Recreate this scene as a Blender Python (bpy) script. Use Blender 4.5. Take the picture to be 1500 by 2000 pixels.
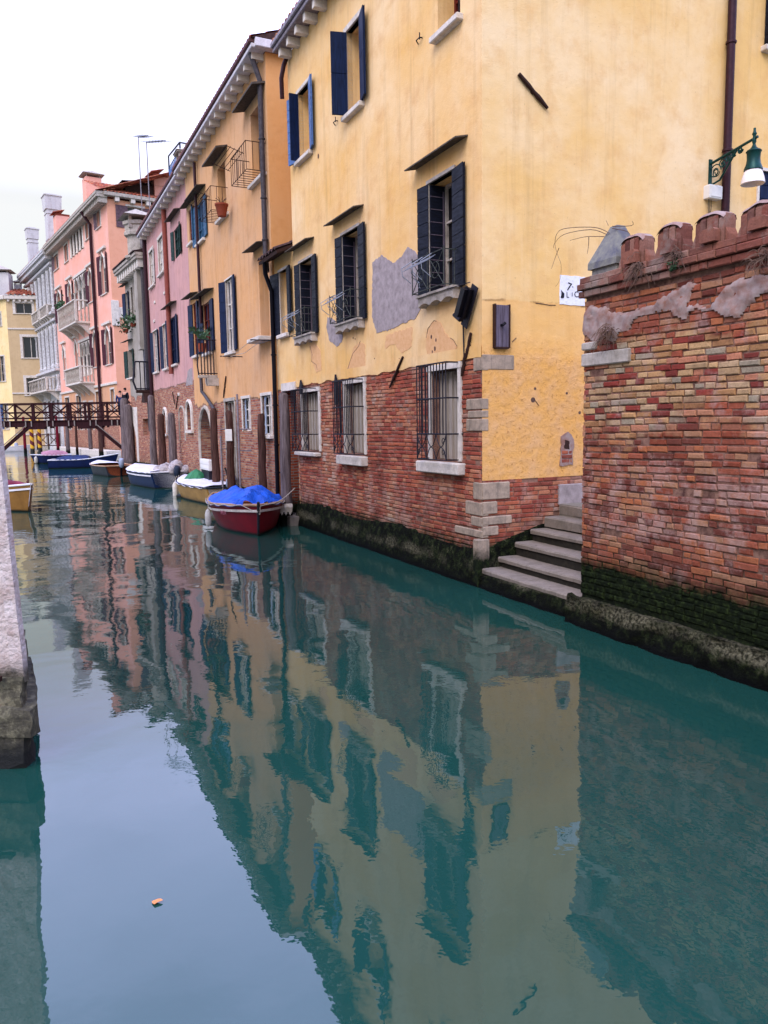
import bpy, bmesh, math, random
from mathutils import Vector, Matrix, noise as mnoise
random.seed(7)
R = math.radians
PI = math.pi
scn = bpy.context.scene
col = scn.collection
for o in list(bpy.data.objects):
    bpy.data.objects.remove(o)

# ------------------------------------------------------------------ camera
FOC, CAMH = 1480.0, 2.4
pitch = math.atan(173.0 / FOC); roll = 0.016
FW = Vector((0, math.cos(pitch), -math.sin(pitch)))
XW = Vector((1, 0, 0)); U0 = Vector((0, math.sin(pitch), math.cos(pitch)))
RT = math.cos(roll) * XW - math.sin(roll) * U0
UP = math.sin(roll) * XW + math.cos(roll) * U0
cam_d = bpy.data.cameras.new('camera'); cam = bpy.data.objects.new('camera', cam_d); col.objects.link(cam)
cam.matrix_world = Matrix(((RT.x, UP.x, -FW.x, 0), (RT.y, UP.y, -FW.y, 0), (RT.z, UP.z, -FW.z, CAMH), (0, 0, 0, 1)))
cam_d.sensor_fit = 'VERTICAL'; cam_d.sensor_height = 36; cam_d.lens = FOC / 2000 * 36
cam_d.clip_start = 0.05; cam_d.clip_end = 3000
scn.camera = cam
scn.render.resolution_x = 768; scn.render.resolution_y = 1024

# ------------------------------------------------------------------ world, sun, exposure
SUN_AZ, SUN_EL = R(205), R(48)           # compass-like azimuth from +Y clockwise
w = bpy.data.worlds.new('World'); scn.world = w; w.use_nodes = True
nt = w.node_tree; nt.nodes.clear()
wo = nt.nodes.new('ShaderNodeOutputWorld'); bg = nt.nodes.new('ShaderNodeBackground')
sky = nt.nodes.new('ShaderNodeTexSky'); sky.sky_type = 'NISHITA'; sky.sun_disc = False
sky.sun_elevation = SUN_EL; sky.sun_rotation = SUN_AZ; sky.air_density = 1.0; sky.dust_density = 1.5
tc = nt.nodes.new('ShaderNodeTexCoord'); mp = nt.nodes.new('ShaderNodeMapping'); mp.inputs['Scale'].default_value = (1.2, 1.2, 3.0)
nz = nt.nodes.new('ShaderNodeTexNoise'); nz.inputs['Scale'].default_value = 2.2; nz.inputs['Detail'].default_value = 5; nz.inputs['Roughness'].default_value = .55
cr = nt.nodes.new('ShaderNodeMapRange'); cr.inputs['From Min'].default_value = .42; cr.inputs['From Max'].default_value = .62
cr.inputs['To Min'].default_value = .98; cr.inputs['To Max'].default_value = .84
sx = nt.nodes.new('ShaderNodeSeparateXYZ'); el = nt.nodes.new('ShaderNodeMapRange')
el.inputs['From Min'].default_value = .30; el.inputs['From Max'].default_value = .75; el.inputs['To Min'].default_value = 1.0; el.inputs['To Max'].default_value = .8
mu = nt.nodes.new('ShaderNodeMath'); mu.operation = 'MULTIPLY'
mx = nt.nodes.new('ShaderNodeMix'); mx.data_type = 'RGBA'
cg = nt.nodes.new('ShaderNodeValToRGB'); ge = cg.color_ramp.elements; ge.new(.5); ge.new(.7)
for e_, (p_, c_) in zip(ge, ((0.0, (.55, .60, .595, 1)), (.26, (.61, .615, .62, 1)), (.42, (1.42, 1.50, 2.45, 1)), (1.0, (1.15, 1.45, 2.8, 1)))): e_.position = p_; e_.color = c_
cm = nt.nodes.new('ShaderNodeVectorMath'); cm.operation = 'SCALE'; cm.inputs[3].default_value = 9.3
L = nt.links.new
L(tc.outputs['Generated'], mp.inputs[0]); L(mp.outputs[0], nz.inputs[0]); L(nz.outputs[0], cr.inputs[0])
L(tc.outputs['Generated'], sx.inputs[0]); L(sx.outputs[2], el.inputs[0])
L(cr.outputs[0], mu.inputs[0]); L(el.outputs[0], mu.inputs[1]); L(mu.outputs[0], mx.inputs[0])
L(sx.outputs[2], cg.inputs[0]); L(cg.outputs[0], cm.inputs[0]); L(cm.outputs[0], mx.inputs[7]); L(sky.outputs[0], mx.inputs[6]); L(mx.outputs[2], bg.inputs[0]); L(bg.outputs[0], wo.inputs[0])
bg.inputs[1].default_value = 0.105
sd = bpy.data.lights.new('sun', 'SUN'); so = bpy.data.objects.new('sun', sd); col.objects.link(so)
sd.energy = 1.5; sd.angle = R(35); sd.color = (1, .92, .80)
sdir = Vector((math.sin(SUN_AZ) * math.cos(SUN_EL), math.cos(SUN_AZ) * math.cos(SUN_EL), math.sin(SUN_EL)))
so.rotation_euler = sdir.to_track_quat('Z', 'Y').to_euler(); so.location = (0, -10, 40)
vs = scn.view_settings; vs.view_transform = 'Standard'; vs.look = 'None'; vs.exposure = 0.68; vs.gamma = 1

# ------------------------------------------------------------------ picture geometry of real planes
CP = Vector((0, 0, CAMH))
def ray(px, py): return FW * FOC + RT * (px - 750) + UP * (1000 - py)
def wpt(px, py, z=0.0):
    r = ray(px, py); return CP + r * ((z - CAMH) / r.z)
class Fac:
    """a vertical wall plane on the water: local x along the wall, y into the building, z up"""
    def __init__(s, O, vpx=None, xdir=None):
        s.O = Vector((O[0], O[1], 0))
        if xdir is None:
            v = ray(vpx, 838.4 - .016 * (vpx - 38)); v.z = 0; xdir = -v.normalized()
        s.x = Vector(xdir).normalized(); s.y = Vector((0, 0, 1)).cross(s.x)
        s.rz = math.atan2(s.x.y, s.x.x)
    def at(s, px, py, d=0.0):
        r = ray(px, py); t = ((s.O - CP).dot(s.y) + d) / r.dot(s.y); P = CP + r * t
        return (P - s.O).dot(s.x), P.z
    def side(s, px, py, x=0.0):
        r = ray(px, py); t = ((s.O - CP).dot(s.x) + x) / r.dot(s.x); P = CP + r * t
        return (P - s.O).dot(s.y), P.z
    def rect(s, l, r, t, b, d=0.0):
        cx, cy = (l + r) / 2, (t + b) / 2
        return s.at(l, cy, d)[0], s.at(r, cy, d)[0], s.at(cx, b, d)[1], s.at(cx, t, d)[1]
    def srect(s, l, r, t, b, x=0.0):
        cx, cy = (l + r) / 2, (t + b) / 2
        return s.side(l, cy, x)[0], s.side(r, cy, x)[0], s.side(cx, b, x)[1], s.side(cx, t, x)[1]
    def P(s, x, y, z=0): return s.O + s.x * x + s.y * y + Vector((0, 0, z))
    def sub(s, x, y=0): return Fac(s.P(x, y), xdir=s.x)
SIDE = Matrix(((0, -1, 0, 0), (1, 0, 0, 0), (0, 0, 1, 0), (0, 0, 0, 1)))   # canonical wall frame -> the x=0 end wall
def side_at(x): return Matrix.Translation((x, 0, 0)) @ SIDE

# ------------------------------------------------------------------ scene helpers
def tag(o, label=None, cat=None, group=None, kind=None):
    if label: o['label'] = label
    if cat: o['category'] = cat
    if group: o['group'] = group
    if kind: o['kind'] = kind
    return o
def empty(name, loc=(0, 0, 0), rz=0.0, label=None, cat=None, group=None):
    o = bpy.data.objects.new(name, None); col.objects.link(o); o.location = loc; o.rotation_euler = (0, 0, rz)
    o.empty_display_size = .2
    return tag(o, label, cat, group)
class MB:
    def __init__(s, T=None): s.v = []; s.f = []; s.T = T
    def add(s, vs, fs):
        b = len(s.v)
        if s.T is not None: vs = [tuple(s.T @ Vector(v)) for v in vs]
        s.v += [tuple(v) for v in vs]; s.f += [tuple(b + i for i in f) for f in fs]
    def quad(s, a, b, c, d): s.add([a, b, c, d], [(0, 1, 2, 3)])
    def box(s, x0, x1, y0, y1, z0, z1):
        v = [(x0, y0, z0), (x1, y0, z0), (x1, y1, z0), (x0, y1, z0), (x0, y0, z1), (x1, y0, z1), (x1, y1, z1), (x0, y1, z1)]
        s.add(v, [(0, 3, 2, 1), (4, 5, 6, 7), (0, 1, 5, 4), (1, 2, 6, 5), (2, 3, 7, 6), (3, 0, 4, 7)])
    def cbox(s, x0, x1, y0, y1, z0, z1, c=.01):
        """box with chamfered edges"""
        v = []
        for (zz, k) in ((z0, c), (z0 + c, 0), (z1 - c, 0), (z1, c)):
            v += [(x0 + k, y0 + k, zz), (x1 - k, y0 + k, zz), (x1 - k, y1 - k, zz), (x0 + k, y1 - k, zz)]
        f = [(3, 2, 1, 0), (12, 13, 14, 15)]
        for l in range(3):
            for i in range(4):
                j = (i + 1) % 4; f.append((l * 4 + i, l * 4 + j, l * 4 + 4 + j, l * 4 + 4 + i))
        s.add(v, f)
    def obox(s, c, a, b, d):
        c, a, b, d = Vector(c), Vector(a), Vector(b), Vector(d); v = []
        for k in (-1, 1):
            v += [c - a - b + d * k, c + a - b + d * k, c + a + b + d * k, c - a + b + d * k]
        s.add(v, [(0, 3, 2, 1), (4, 5, 6, 7), (0, 1, 5, 4), (1, 2, 6, 5), (2, 3, 7, 6), (3, 0, 4, 7)])
    def bar(s, p, q, w, h=None, up=(0, 0, 1)):
        p, q = Vector(p), Vector(q); h = h or w; a = (q - p); n = a.cross(Vector(up))
        if n.length < 1e-5: n = a.cross(Vector((1, 0, 0)))
        n.normalize(); m = n.cross(a).normalized()
        s.obox((p + q) / 2, a / 2, n * w / 2, m * h / 2)
    def tube(s, pts, r, n=6):
        pts = [Vector(p) for p in pts]; rs = r if isinstance(r, (list, tuple)) else [r] * len(pts); rings = []
        prev = None
        for i, p in enumerate(pts):
            d = (pts[min(i + 1, len(pts) - 1)] - pts[max(i - 1, 0)])
            if d.length < 1e-9: d = Vector((0, 0, 1))
            d.normalize()
            ref = prev if prev is not None else (Vector((0, 0, 1)) if abs(d.z) < .9 else Vector((1, 0, 0)))
            a = ref - d * ref.dot(d)
            if a.length < 1e-6: a = Vector((1, 0, 0)).cross(d)
            a.normalize(); prev = a; b = d.cross(a)
            rings.append([p + (a * math.cos(2 * PI * k / n) + b * math.sin(2 * PI * k / n)) * rs[i] for k in range(n)])
        v = [q for ring in rings for q in ring]; f = []
        for i in range(len(pts) - 1):
            for k in range(n):
                k2 = (k + 1) % n; f.append((i * n + k, i * n + k2, (i + 1) * n + k2, (i + 1) * n + k))
        f.append(tuple(range(n))[::-1]); f.append(tuple(range((len(pts) - 1) * n, len(pts) * n)))
        s.add(v, f)
    def lathe(s, prof, c=(0, 0, 0), n=16, sq=1.0):
        v = []; f = []
        for (r, z) in prof:
            for k in range(n):
                a = 2 * PI * k / n; v.append((c[0] + r * math.cos(a), c[1] + r * math.sin(a) * sq, c[2] + z))
        for i in range(len(prof) - 1):
            for k in range(n):
                k2 = (k + 1) % n; f.append((i * n + k, i * n + k2, (i + 1) * n + k2, (i + 1) * n + k))
        f.append(tuple(range(n))[::-1]); f.append(tuple(range((len(prof) - 1) * n, len(prof) * n)))
        s.add(v, f)
    def prism(s, pts, d0, d1):
        """polygon in the wall plane (x, z), from depth y=d0 to y=d1"""
        n = len(pts); v = [(x, d0, z) for x, z in pts] + [(x, d1, z) for x, z in pts]
        f = [tuple(range(n)), tuple(range(2 * n - 1, n - 1, -1))] + [(i, i + n, (i + 1) % n + n, (i + 1) % n) for i in range(n)]
        s.add(v, f)
    def build(s, name, mat, parent=None, label=None, smooth=False, loc=None, fix=True):
        me = bpy.data.meshes.new(name); me.from_pydata(s.v, [], s.f); me.update()
        if fix:
            bm = bmesh.new(); bm.from_mesh(me); bmesh.ops.recalc_face_normals(bm, faces=bm.faces); bm.to_mesh(me); bm.free()
        o = bpy.data.objects.new(name, me); col.objects.link(o)
        if mat: me.materials.append(mat)
        if smooth:
            for p in me.polygons: p.use_smooth = True
            me.set_sharp_from_angle(angle=.7)
        if parent: o.parent = parent
        if label: o['label'] = label
        if loc is not None: o.location = loc
        return o
def relief(mb, pts, step=.025, base=-.02, amp=.02, seed=0):
    """lumpy render clinging to a wall inside the outline pts"""
    def inside(x, z):
        c = False; n = len(pts)
        for i in range(n):
            (x1, z1), (x2, z2) = pts[i], pts[(i + 1) % n]
            if (z1 > z) != (z2 > z) and x < (x2 - x1) * (z - z1) / (z2 - z1) + x1: c = not c
        return c
    xs = [p[0] for p in pts]; zs = [p[1] for p in pts]; nx = int((max(xs) - min(xs)) / step) + 2; nz = int((max(zs) - min(zs)) / step) + 2; ok = {}
    for i in range(nx + 1):
        for j in range(nz + 1):
            x = min(xs) - step / 2 + i * step; z = min(zs) - step / 2 + j * step; q = mnoise.noise_vector(Vector((x * 7, z * 7, seed))) * .035 + mnoise.noise_vector(Vector((x * 23, z * 23, seed))) * .016
            if inside(x + q.x, z + q.z): ok[(i, j)] = (x, z)
    vi = {}; v = []; f = []
    def vert(i, j):
        if (i, j) not in vi:
            x = min(xs) - step / 2 + i * step; z = min(zs) - step / 2 + j * step; edge = sum((i + a, j + b) in ok for a in (-1, 0, 1) for b in (-1, 0, 1)) / 9
            y = base * min(1, edge * 1.3) + .02 * (1 - min(1, edge * 1.3)) + amp * (mnoise.noise(Vector((x * 9, z * 9, seed))) + .6 * mnoise.noise(Vector((x * 27, z * 31, seed))))
            vi[(i, j)] = len(v); v.append((x, y, z))
        return vi[(i, j)]
    for (i, j) in ok: f.append((vert(i, j), vert(i + 1, j), vert(i + 1, j + 1), vert(i, j + 1)))
    mb.add(v, f)
def tex_poly(pts, amp=.02, seg=.06, seed=0):
    """rough up the outline of a polygon (broken plaster edges)"""
    rnd = random.Random(seed); out = []
    for i in range(len(pts)):
        a, b = Vector(pts[i]), Vector(pts[(i + 1) % len(pts)]); n = max(1, int((b - a).length / seg))
        for k in range(n):
            p = a.lerp(b, k / n); out.append((p.x + rnd.uniform(-amp, amp) * (k > 0), p.y + rnd.uniform(-amp, amp) * (k > 0)))
    return out

# ------------------------------------------------------------------ materials
def S(h, k=1.0):
    v = [int(h[i:i + 2], 16) / 255 for i in (0, 2, 4)]
    return tuple((c / 12.92 if c <= .04045 else ((c + .055) / 1.055) ** 2.4) * k for c in v) + (1,)
class NT:
    def __init__(s, name, rough=.85, metal=0.0, spec=.4):
        s.m = bpy.data.materials.new(name); s.m.use_nodes = True; s.t = s.m.node_tree; s.b = s.t.nodes['Principled BSDF']
        s.b.inputs['Roughness'].default_value = rough; s.b.inputs['Metallic'].default_value = metal
        s.b.inputs['Specular IOR Level'].default_value = spec
    def n(s, t, **k):
        x = s.t.nodes.new(t)
        for a, b in k.items(): setattr(x, a, b)
        return x
    def l(s, a, b): s.t.links.new(a, b)
    def obj(s):
        if not hasattr(s, '_o'): s._o = s.n('ShaderNodeTexCoord').outputs['Object']
        return s._o
    def sc(s, v, scale):
        x = s.n('ShaderNodeMapping'); x.inputs['Scale'].default_value = scale; s.l(v, x.inputs[0]); return x.outputs[0]
    def noise(s, scale, detail=4, vec=None, rough=.55, dist=0.0):
        x = s.n('ShaderNodeTexNoise'); x.inputs['Scale'].default_value = scale; x.inputs['Detail'].default_value = detail
        x.inputs['Roughness'].default_value = rough; x.inputs['Distortion'].default_value = dist
        s.l(vec or s.obj(), x.inputs['Vector']); return x.outputs[0]
    def ramp(s, f, stops, interp='LINEAR'):
        x = s.n('ShaderNodeValToRGB'); x.color_ramp.interpolation = interp; e = x.color_ramp.elements
        while len(e) < len(stops): e.new(.5)
        for k, (p, c) in zip(e, stops): k.position = p; k.color = c if isinstance(c, tuple) else (c, c, c, 1)
        s.l(f, x.inputs[0]); return x.outputs[0]
    def mix(s, f, a, b, mode='MIX'):
        x = s.n('ShaderNodeMix', data_type='RGBA', blend_type=mode)
        for i, v in ((0, f), (6, a), (7, b)):
            if isinstance(v, (float, int)): x.inputs[i].default_value = v if i == 0 else (v, v, v, 1)
            elif isinstance(v, tuple): x.inputs[i].default_value = v
            else: s.l(v, x.inputs[i])
        return x.outputs[2]
    def math(s, op, a, b=0.0, c=None):
        x = s.n('ShaderNodeMath', operation=op)
        for i, v in enumerate((a, b, c)):
            if v is None: continue
            if isinstance(v, (float, int)): x.inputs[i].default_value = v
            else: s.l(v, x.inputs[i])
        return x.outputs[0]
    def rng(s, f, a, b, c=0.0, d=1.0):
        x = s.n('ShaderNodeMapRange')
        for i, v in enumerate((a, b, c, d)): x.inputs[i + 1].default_value = v
        s.l(f, x.inputs[0]); return x.outputs[0]
    def xyz(s, v=None):
        x = s.n('ShaderNodeSeparateXYZ'); s.l(v or s.obj(), x.inputs[0]); return x.outputs
    def comb(s, a, b, c=0.0):
        x = s.n('ShaderNodeCombineXYZ')
        for i, v in enumerate((a, b, c)):
            if isinstance(v, (float, int)): x.inputs[i].default_value = v
            else: s.l(v, x.inputs[i])
        return x.outputs[0]
    def bump(s, h, strength=.5, dist=.01, prev=None):
        x = s.n('ShaderNodeBump'); x.inputs['Strength'].default_value = strength; x.inputs['Distance'].default_value = dist
        s.l(h, x.inputs['Height'])
        if prev: s.l(prev, x.inputs['Normal'])
        return x.outputs[0]
    def done(s, colr=None, nrm=None, rough=None):
        if colr is not None:
            if isinstance(colr, tuple): s.b.inputs['Base Color'].default_value = colr
            else: s.l(colr, s.b.inputs['Base Color'])
        if nrm is not None: s.l(nrm, s.b.inputs['Normal'])
        if rough is not None: s.l(rough, s.b.inputs['Roughness'])
        return s.m

def plaster_nodes(q, a, b, c, streak=.35, rough_low=None):
    """weathered plaster colour: two-tone mottling, pale runs, dirty streaks, specks. returns colour, height"""
    big = q.noise(.45, 5, rough=.6); mid = q.noise(2.3, 6, rough=.65)
    colr = q.mix(q.rng(big, .38, .64), a, b)
    colr = q.mix(q.rng(mid, .5, .72, 0, .55), colr, c)
    sv = q.sc(q.obj(), (2.6, 2.6, .16)); st = q.noise(1.6, 6, sv, .7)
    colr = q.mix(q.rng(st, .52, .75, 0, streak), colr, q.mix(.6, c, (.16, .11, .06, 1)))
    st2 = q.noise(3.7, 5, sv, .7)
    colr = q.mix(q.rng(st2, .55, .8, 0, streak * .8), colr, q.mix(.5, a, (.85, .75, .6, 1)))
    sp = q.noise(26, 3)
    colr = q.mix(q.rng(sp, .66, .74, 0, .28), colr, (.12, .08, .05, 1))
    h = q.math('ADD', q.noise(55, 4), q.math('MULTIPLY', q.noise(7, 5), 2.2))
    return colr, h
def brick_nodes(q, cols, mortar, row=.07, wid=.25, msize=.012, jitter=.012):
    o = q.xyz(); u = q.math('ADD', o[0], o[1])
    wob = q.noise(1.7, 3)
    v = q.comb(q.math('ADD', u, q.math('MULTIPLY', wob, .05)), q.math('ADD', o[2], q.math('MULTIPLY', wob, .05)))
    bt = q.n('ShaderNodeTexBrick'); q.l(v, bt.inputs['Vector'])
    bt.inputs['Scale'].default_value = 1; bt.inputs['Brick Width'].default_value = wid; bt.inputs['Row Height'].default_value = row
    bt.inputs['Mortar Size'].default_value = msize; bt.inputs['Mortar Smooth'].default_value = .25; bt.inputs['Bias'].default_value = 0
    bt.inputs['Color1'].default_value = (0, 0, 0, 1); bt.inputs['Color2'].default_value = (1, 1, 1, 1); bt.inputs['Mortar'].default_value = (.5, .5, .5, 1)
    f = q.math('ADD', q.math('MULTIPLY', bt.outputs['Color'], .55), q.math('MULTIPLY', q.noise(1.4, 6, rough=.75), .60))
    c = q.ramp(f, [(i / (len(cols) - 1), k) for i, k in enumerate(cols)])
    c = q.mix(q.rng(q.noise(38, 4), .4, .7, 0, .5), c, q.mix(.5, c, (.06, .03, .02, 1)))
    c = q.mix(bt.outputs['Fac'], c, mortar)
    pale = q.noise(1.3, 5, rough=.65)
    c = q.mix(q.rng(pale, .54, .68, 0, .45), c, q.mix(.5, c, mortar))
    h = q.math('ADD', q.math('MULTIPLY', bt.outputs['Fac'], -1.0), q.math('MULTIPLY', q.noise(34, 5), .6))
    return c, h
def algae(q, c, top=.55, soft=.14, dry=True):
    z = q.xyz()[2]
    zz = q.math('ADD', z, q.math('MULTIPLY', q.math('SUBTRACT', q.noise(2.6, 6, rough=.7), .5), .55))
    if dry:
        c = q.mix(q.rng(zz, top + .75, top, 0, .5), c, q.mix(.6, c, (.035, .03, .02, 1)))
    g = q.ramp(q.noise(14, 6, rough=.75), [(.3, (.002, .003, .002, 1)), (.5, (.007, .010, .004, 1)), (.64, (.022, .032, .009, 1)), (.78, (.09, .09, .05, 1))])
    return q.mix(q.rng(zz, top + soft, top - soft * .4), c, g), zz
def plaster(name, a, b, c, streak=.35, bump=.35):
    q = NT(name, .95, spec=.05); colr, h = plaster_nodes(q, a, b, c, streak); return q.done(colr, q.bump(h, bump, .012))
def wallmix(name, a, b, c, cols, mortar, zline, amp=.5, streak=.35, top=.5, row=.07, wid=.25, keep=None):
    """plaster above a ragged line, brick below it, algae at the water"""
    q = NT(name, .95, spec=.05)
    pc, ph = plaster_nodes(q, a, b, c, streak); bc, bh = brick_nodes(q, cols, mortar, row, wid)
    bc, _ = algae(q, bc, top)
    z = q.xyz()[2]
    e = q.math('ADD', z, q.math('MULTIPLY', q.math('SUBTRACT', q.noise(1.1, 7, rough=.6), .5), amp))
    f = q.rng(e, zline - .02, zline + .02)
    cc = q.mix(f, bc, pc)
    edge = q.math('MULTIPLY', q.rng(e, zline - .05, zline), q.rng(e, zline + .06, zline))
    cc = q.mix(q.math('MULTIPLY', edge, .55), cc, (.2, .15, .11, 1))
    hh = q.math('ADD', q.math('MULTIPLY', q.math('SUBTRACT', 1.0, f), q.math('MULTIPLY', bh, 1.0)), q.math('MULTIPLY', f, q.math('ADD', 1.5, q.math('MULTIPLY', ph, .35))))
    return q.done(cc, q.bump(hh, .6, .02))
def simple(name, c, rough=.6, metal=0.0, var=.25, scale=9, bump=.15, c2=None, spec=.14, stretch=None):
    q = NT(name, rough, metal, spec); v = q.sc(q.obj(), stretch) if stretch else q.obj()
    n = q.noise(scale, 5, v, .65)
    colr = q.mix(q.rng(n, .35, .7, 0, 1), c, c2 or tuple(k * (1 - var) for k in c[:3]) + (1,))
    return q.done(colr, q.bump(n, bump, .01), q.rng(n, .3, .7, rough * .8, min(1, rough * 1.2)))
def stone(name, c, dirt=.5, moss=False):
    q = NT(name, .9, spec=.08); n = q.noise(5, 7, rough=.7); m = q.noise(28, 5)
    colr = q.mix(q.rng(n, .42, .7, 0, dirt), c, (.13, .11, .085, 1)); colr = q.mix(q.rng(m, .5, .72, 0, .4), colr, tuple(k * .55 for k in c[:3]) + (1,))
    sv = q.noise(3, 5, q.sc(q.obj(), (4, 4, .3)), .7); colr = q.mix(q.rng(sv, .55, .75, 0, dirt), colr, (.10, .085, .07, 1))
    if moss: colr, _ = algae(q, colr, .42, .12, dry=False)
    return q.done(colr, q.bump(q.math('ADD', m, n), .5, .012))

RED = [S('4a1a16'), S('7c2c20'), S('9c3f2a'), S('b25c3c'), S('8a3a30'), S('b98460')]
ROSE = [S('5c2822'), S('96503a'), S('ae6a4c'), S('84403a'), S('c49470'), S('a0604a'), S('b08878')]
MIXB = [S('5a221c'), S('8a3424'), S('b1683c'), S('c79a5c'), S('9c4630'), S('a8846c')]
MORT = S('a39686', .8); MORTP = S('a08a7c', .8)
YA, YB, YC = S('dfaf6a'), S('e7c594'), S('cc9860')
m_yellow = plaster('yellow_plaster', YA, YB, YC, .42)
def sidewall():
    q = NT('yellow_side_plaster', .95, spec=.05)
    pc, ph = plaster_nodes(q, S('e2b672'), S('eacb9c'), S('d4a468'), .32)
    z = q.xyz()[2]
    low = q.rng(q.math('ADD', z, q.math('MULTIPLY', q.noise(1.2, 6, rough=.7), .9)), 4.15, 3.7)   # rough patched render lower down
    pc = q.mix(q.math('MULTIPLY', low, .7), pc, q.mix(q.rng(q.noise(4, 6), .4, .65), S('dca054'), S('d4a67c')))
    seam = q.rng(q.math('ADD', z, q.math('MULTIPLY', q.noise(2, 5), .12)), 4.19, 4.17)
    pc = q.mix(q.math('MULTIPLY', seam, .35), pc, S('e0a050'))
    ln = q.math('MULTIPLY', q.rng(q.math('ADD', z, q.math('MULTIPLY', q.noise(2, 5), .12)), 4.20, 4.185), q.rng(q.math('ADD', z, q.math('MULTIPLY', q.noise(2, 5), .12)), 4.15, 4.17))
    pc = q.mix(q.math('MULTIPLY', ln, q.rng(q.noise(5, 3), .45, .6, 0, .6)), pc, S('7c5834'))
    pit = q.math('MULTIPLY', q.rng(q.noise(15, 6, rough=.7), .56, .66), low)
    pc = q.mix(q.math('MULTIPLY', pit, .7), pc, S('a06c38'))
    h = q.math('ADD', q.math('MULTIPLY', ph, .5), q.math('MULTIPLY', low, q.math('MULTIPLY', q.noise(8, 9, rough=.7), 5.0)))
    return q.done(pc, q.bump(h, .6, .012))
m_side = sidewall()
m_orange_side = plaster('orange_plaster', S('da9c5e'), S('d89e66'), S('cc8c50'), .15)
m_orange = wallmix('orange_plaster_on_brick', S('d29c68'), S('cb9f78'), S('b98658'), ROSE, MORTP, 3.15, .75, .5, .45)
m_pink = wallmix('pink_plaster_on_brick', S('c8968c'), S('bc8f8a'), S('a67a72'), ROSE, MORTP, 4.1, .5, .65, .45)
m_old = wallmix('old_grey_plaster_on_brick', S('a99f92'), S('8f8579'), S('6f6558'), ROSE, MORTP, 4.0, 2.2, .6, .45)
m_salmon = plaster('salmon_plaster', S('e6a48c'), S('e8ae9c'), S('d99a82'), .2)
m_salmon_d = plaster('deep_salmon_plaster', S('da9a7a'), S('dd9f80'), S('cc8c6c'), .12)
m_palbase = wallmix('palace_base_wall', S('d09a72'), S('c99878'), S('b98060'), ROSE, MORTP, 3.2, 1.4, .4, .4)
m_white_pal = stone('white_palace_stone', S('d2cecc'), .75)
m_far_yellow = plaster('far_yellow_plaster', S('e6c88c'), S('e8d09c'), S('d4b078'), .25)
m_far_tan = plaster('far_tan_plaster', S('c4a880'), S('bca078'), S('ae906c'), .25)
m_lilac = plaster('pale_grey_plaster', S('c2bcba'), S('cdc8c2'), S('9c9690'), .5)
m_istria = stone('istrian_stone', S('d8ccbe'), .4)
m_istria_d = stone('dirty_istrian_stone', S('b6aa9c'), .7)
m_quoin = stone('corner_stone', S('a8937e'), .8, moss=True)
m_step = stone('step_stone', S('82766a'), .8)
m_step_r = simple('dark_riser_stone', (.012, .010, .008, 1), .8, c2=(.035, .03, .02, 1), scale=14)  # riser stone, far darker than the treads
m_canopy = simple('lichened_slab', S('5c5248'), .95, c2=S('3c3630'), scale=14, bump=.4)
m_cement = simple('grey_cement_patch', S('a49692'), .95, c2=S('827672'), scale=8, bump=.5)
m_scrape = simple('scraped_plaster', S('dcac7c'), .95, c2=S('d09c66'), scale=13, bump=.7)
m_cementd = simple('rough_grey_render', S('9c8a82'), .95, c2=S('845c4c'), scale=8, bump=1.0)
def island(name, reds, tans, mortarish, top=None, f_lo=.45, f_hi=.6, bands=False):
    q = NT(name, .95, spec=.05); g = q.n('ShaderNodeNewGeometry'); rnd = g.outputs['Random Per Island']
    n1 = q.noise(.9, 5, rough=.6)
    a = q.ramp(rnd, [(i / len(reds), k) for i, k in enumerate(reds)], 'CONSTANT')
    b = q.ramp(rnd, [(i / len(tans), k) for i, k in enumerate(tans)], 'CONSTANT')
    zf_ = n1 if not bands else q.math('ADD', n1, q.math('ADD', q.rng(q.xyz()[2], 1.9, 2.5, -.10, .06), q.rng(q.xyz()[2], 3.15, 3.4, 0, -.16)))
    c = q.mix(q.rng(zf_, f_lo, f_hi), a, b)
    sp = q.noise(45, 6, rough=.7)
    c = q.mix(q.rng(sp, .45, .68, 0, .6), c, q.mix(.55, c, (.05, .025, .02, 1)))
    ef = q.noise(2.2, 6, rough=.7)
    if bands:
        zz = q.xyz()[2]; ef = q.math('ADD', ef, q.math('MULTIPLY', q.math('MULTIPLY', q.rng(zz, 1.0, 1.35), q.rng(zz, 2.3, 1.9)), .07))
    else:
        ef = q.math('ADD', ef, q.rng(q.xyz()[2], 1.6, .9, 0, .06))
    c = q.mix(q.rng(ef, .54, .66, 0, .72 if bands else .55), c, mortarish)
    st = q.noise(1.6, 8, q.sc(q.obj(), (1, 1, .6)), .72)
    c = q.mix(q.rng(st, .52, .70, 0, .6), c, q.mix(.72, c, (.030, .016, .012, 1)))
    c = q.mix(q.rng(q.noise(3.1, 8, rough=.75), .55, .68, 0, .5), c, q.mix(.25, mortarish, c))
    if top is not None: c, _ = algae(q, c, top, .16)
    return q.done(c, q.bump(q.math('ADD', sp, q.math('MULTIPLY', q.noise(14, 4), 1.5)), .8, .008))
m_brk_wall = island('old_wall_brick', [S('82422f'), S('96523c'), S('64342a'), S('a2603f'), S('884a38'), S('9e7052'), S('6c3c30'), S('925c46')],
                    [S('ae8c66'), S('98503a'), S('b49470'), S('a4784f'), S('8a3c32'), S('c29a6c'), S('b8785a'), S('9c8c74'), S('7a3830'), S('b4885c')], S('a28478'), .72, .46, .58, True)
m_brk_house = island('house_brick', [S('9a4c3a'), S('8a4236'), S('a85c42'), S('944e3e'), S('b07254'), S('844638')],
                     [S('b07c60'), S('a06048'), S('c09878'), S('a87458'), S('b89c88')], S('ac8c7c'), .52, .5, .66)
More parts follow.
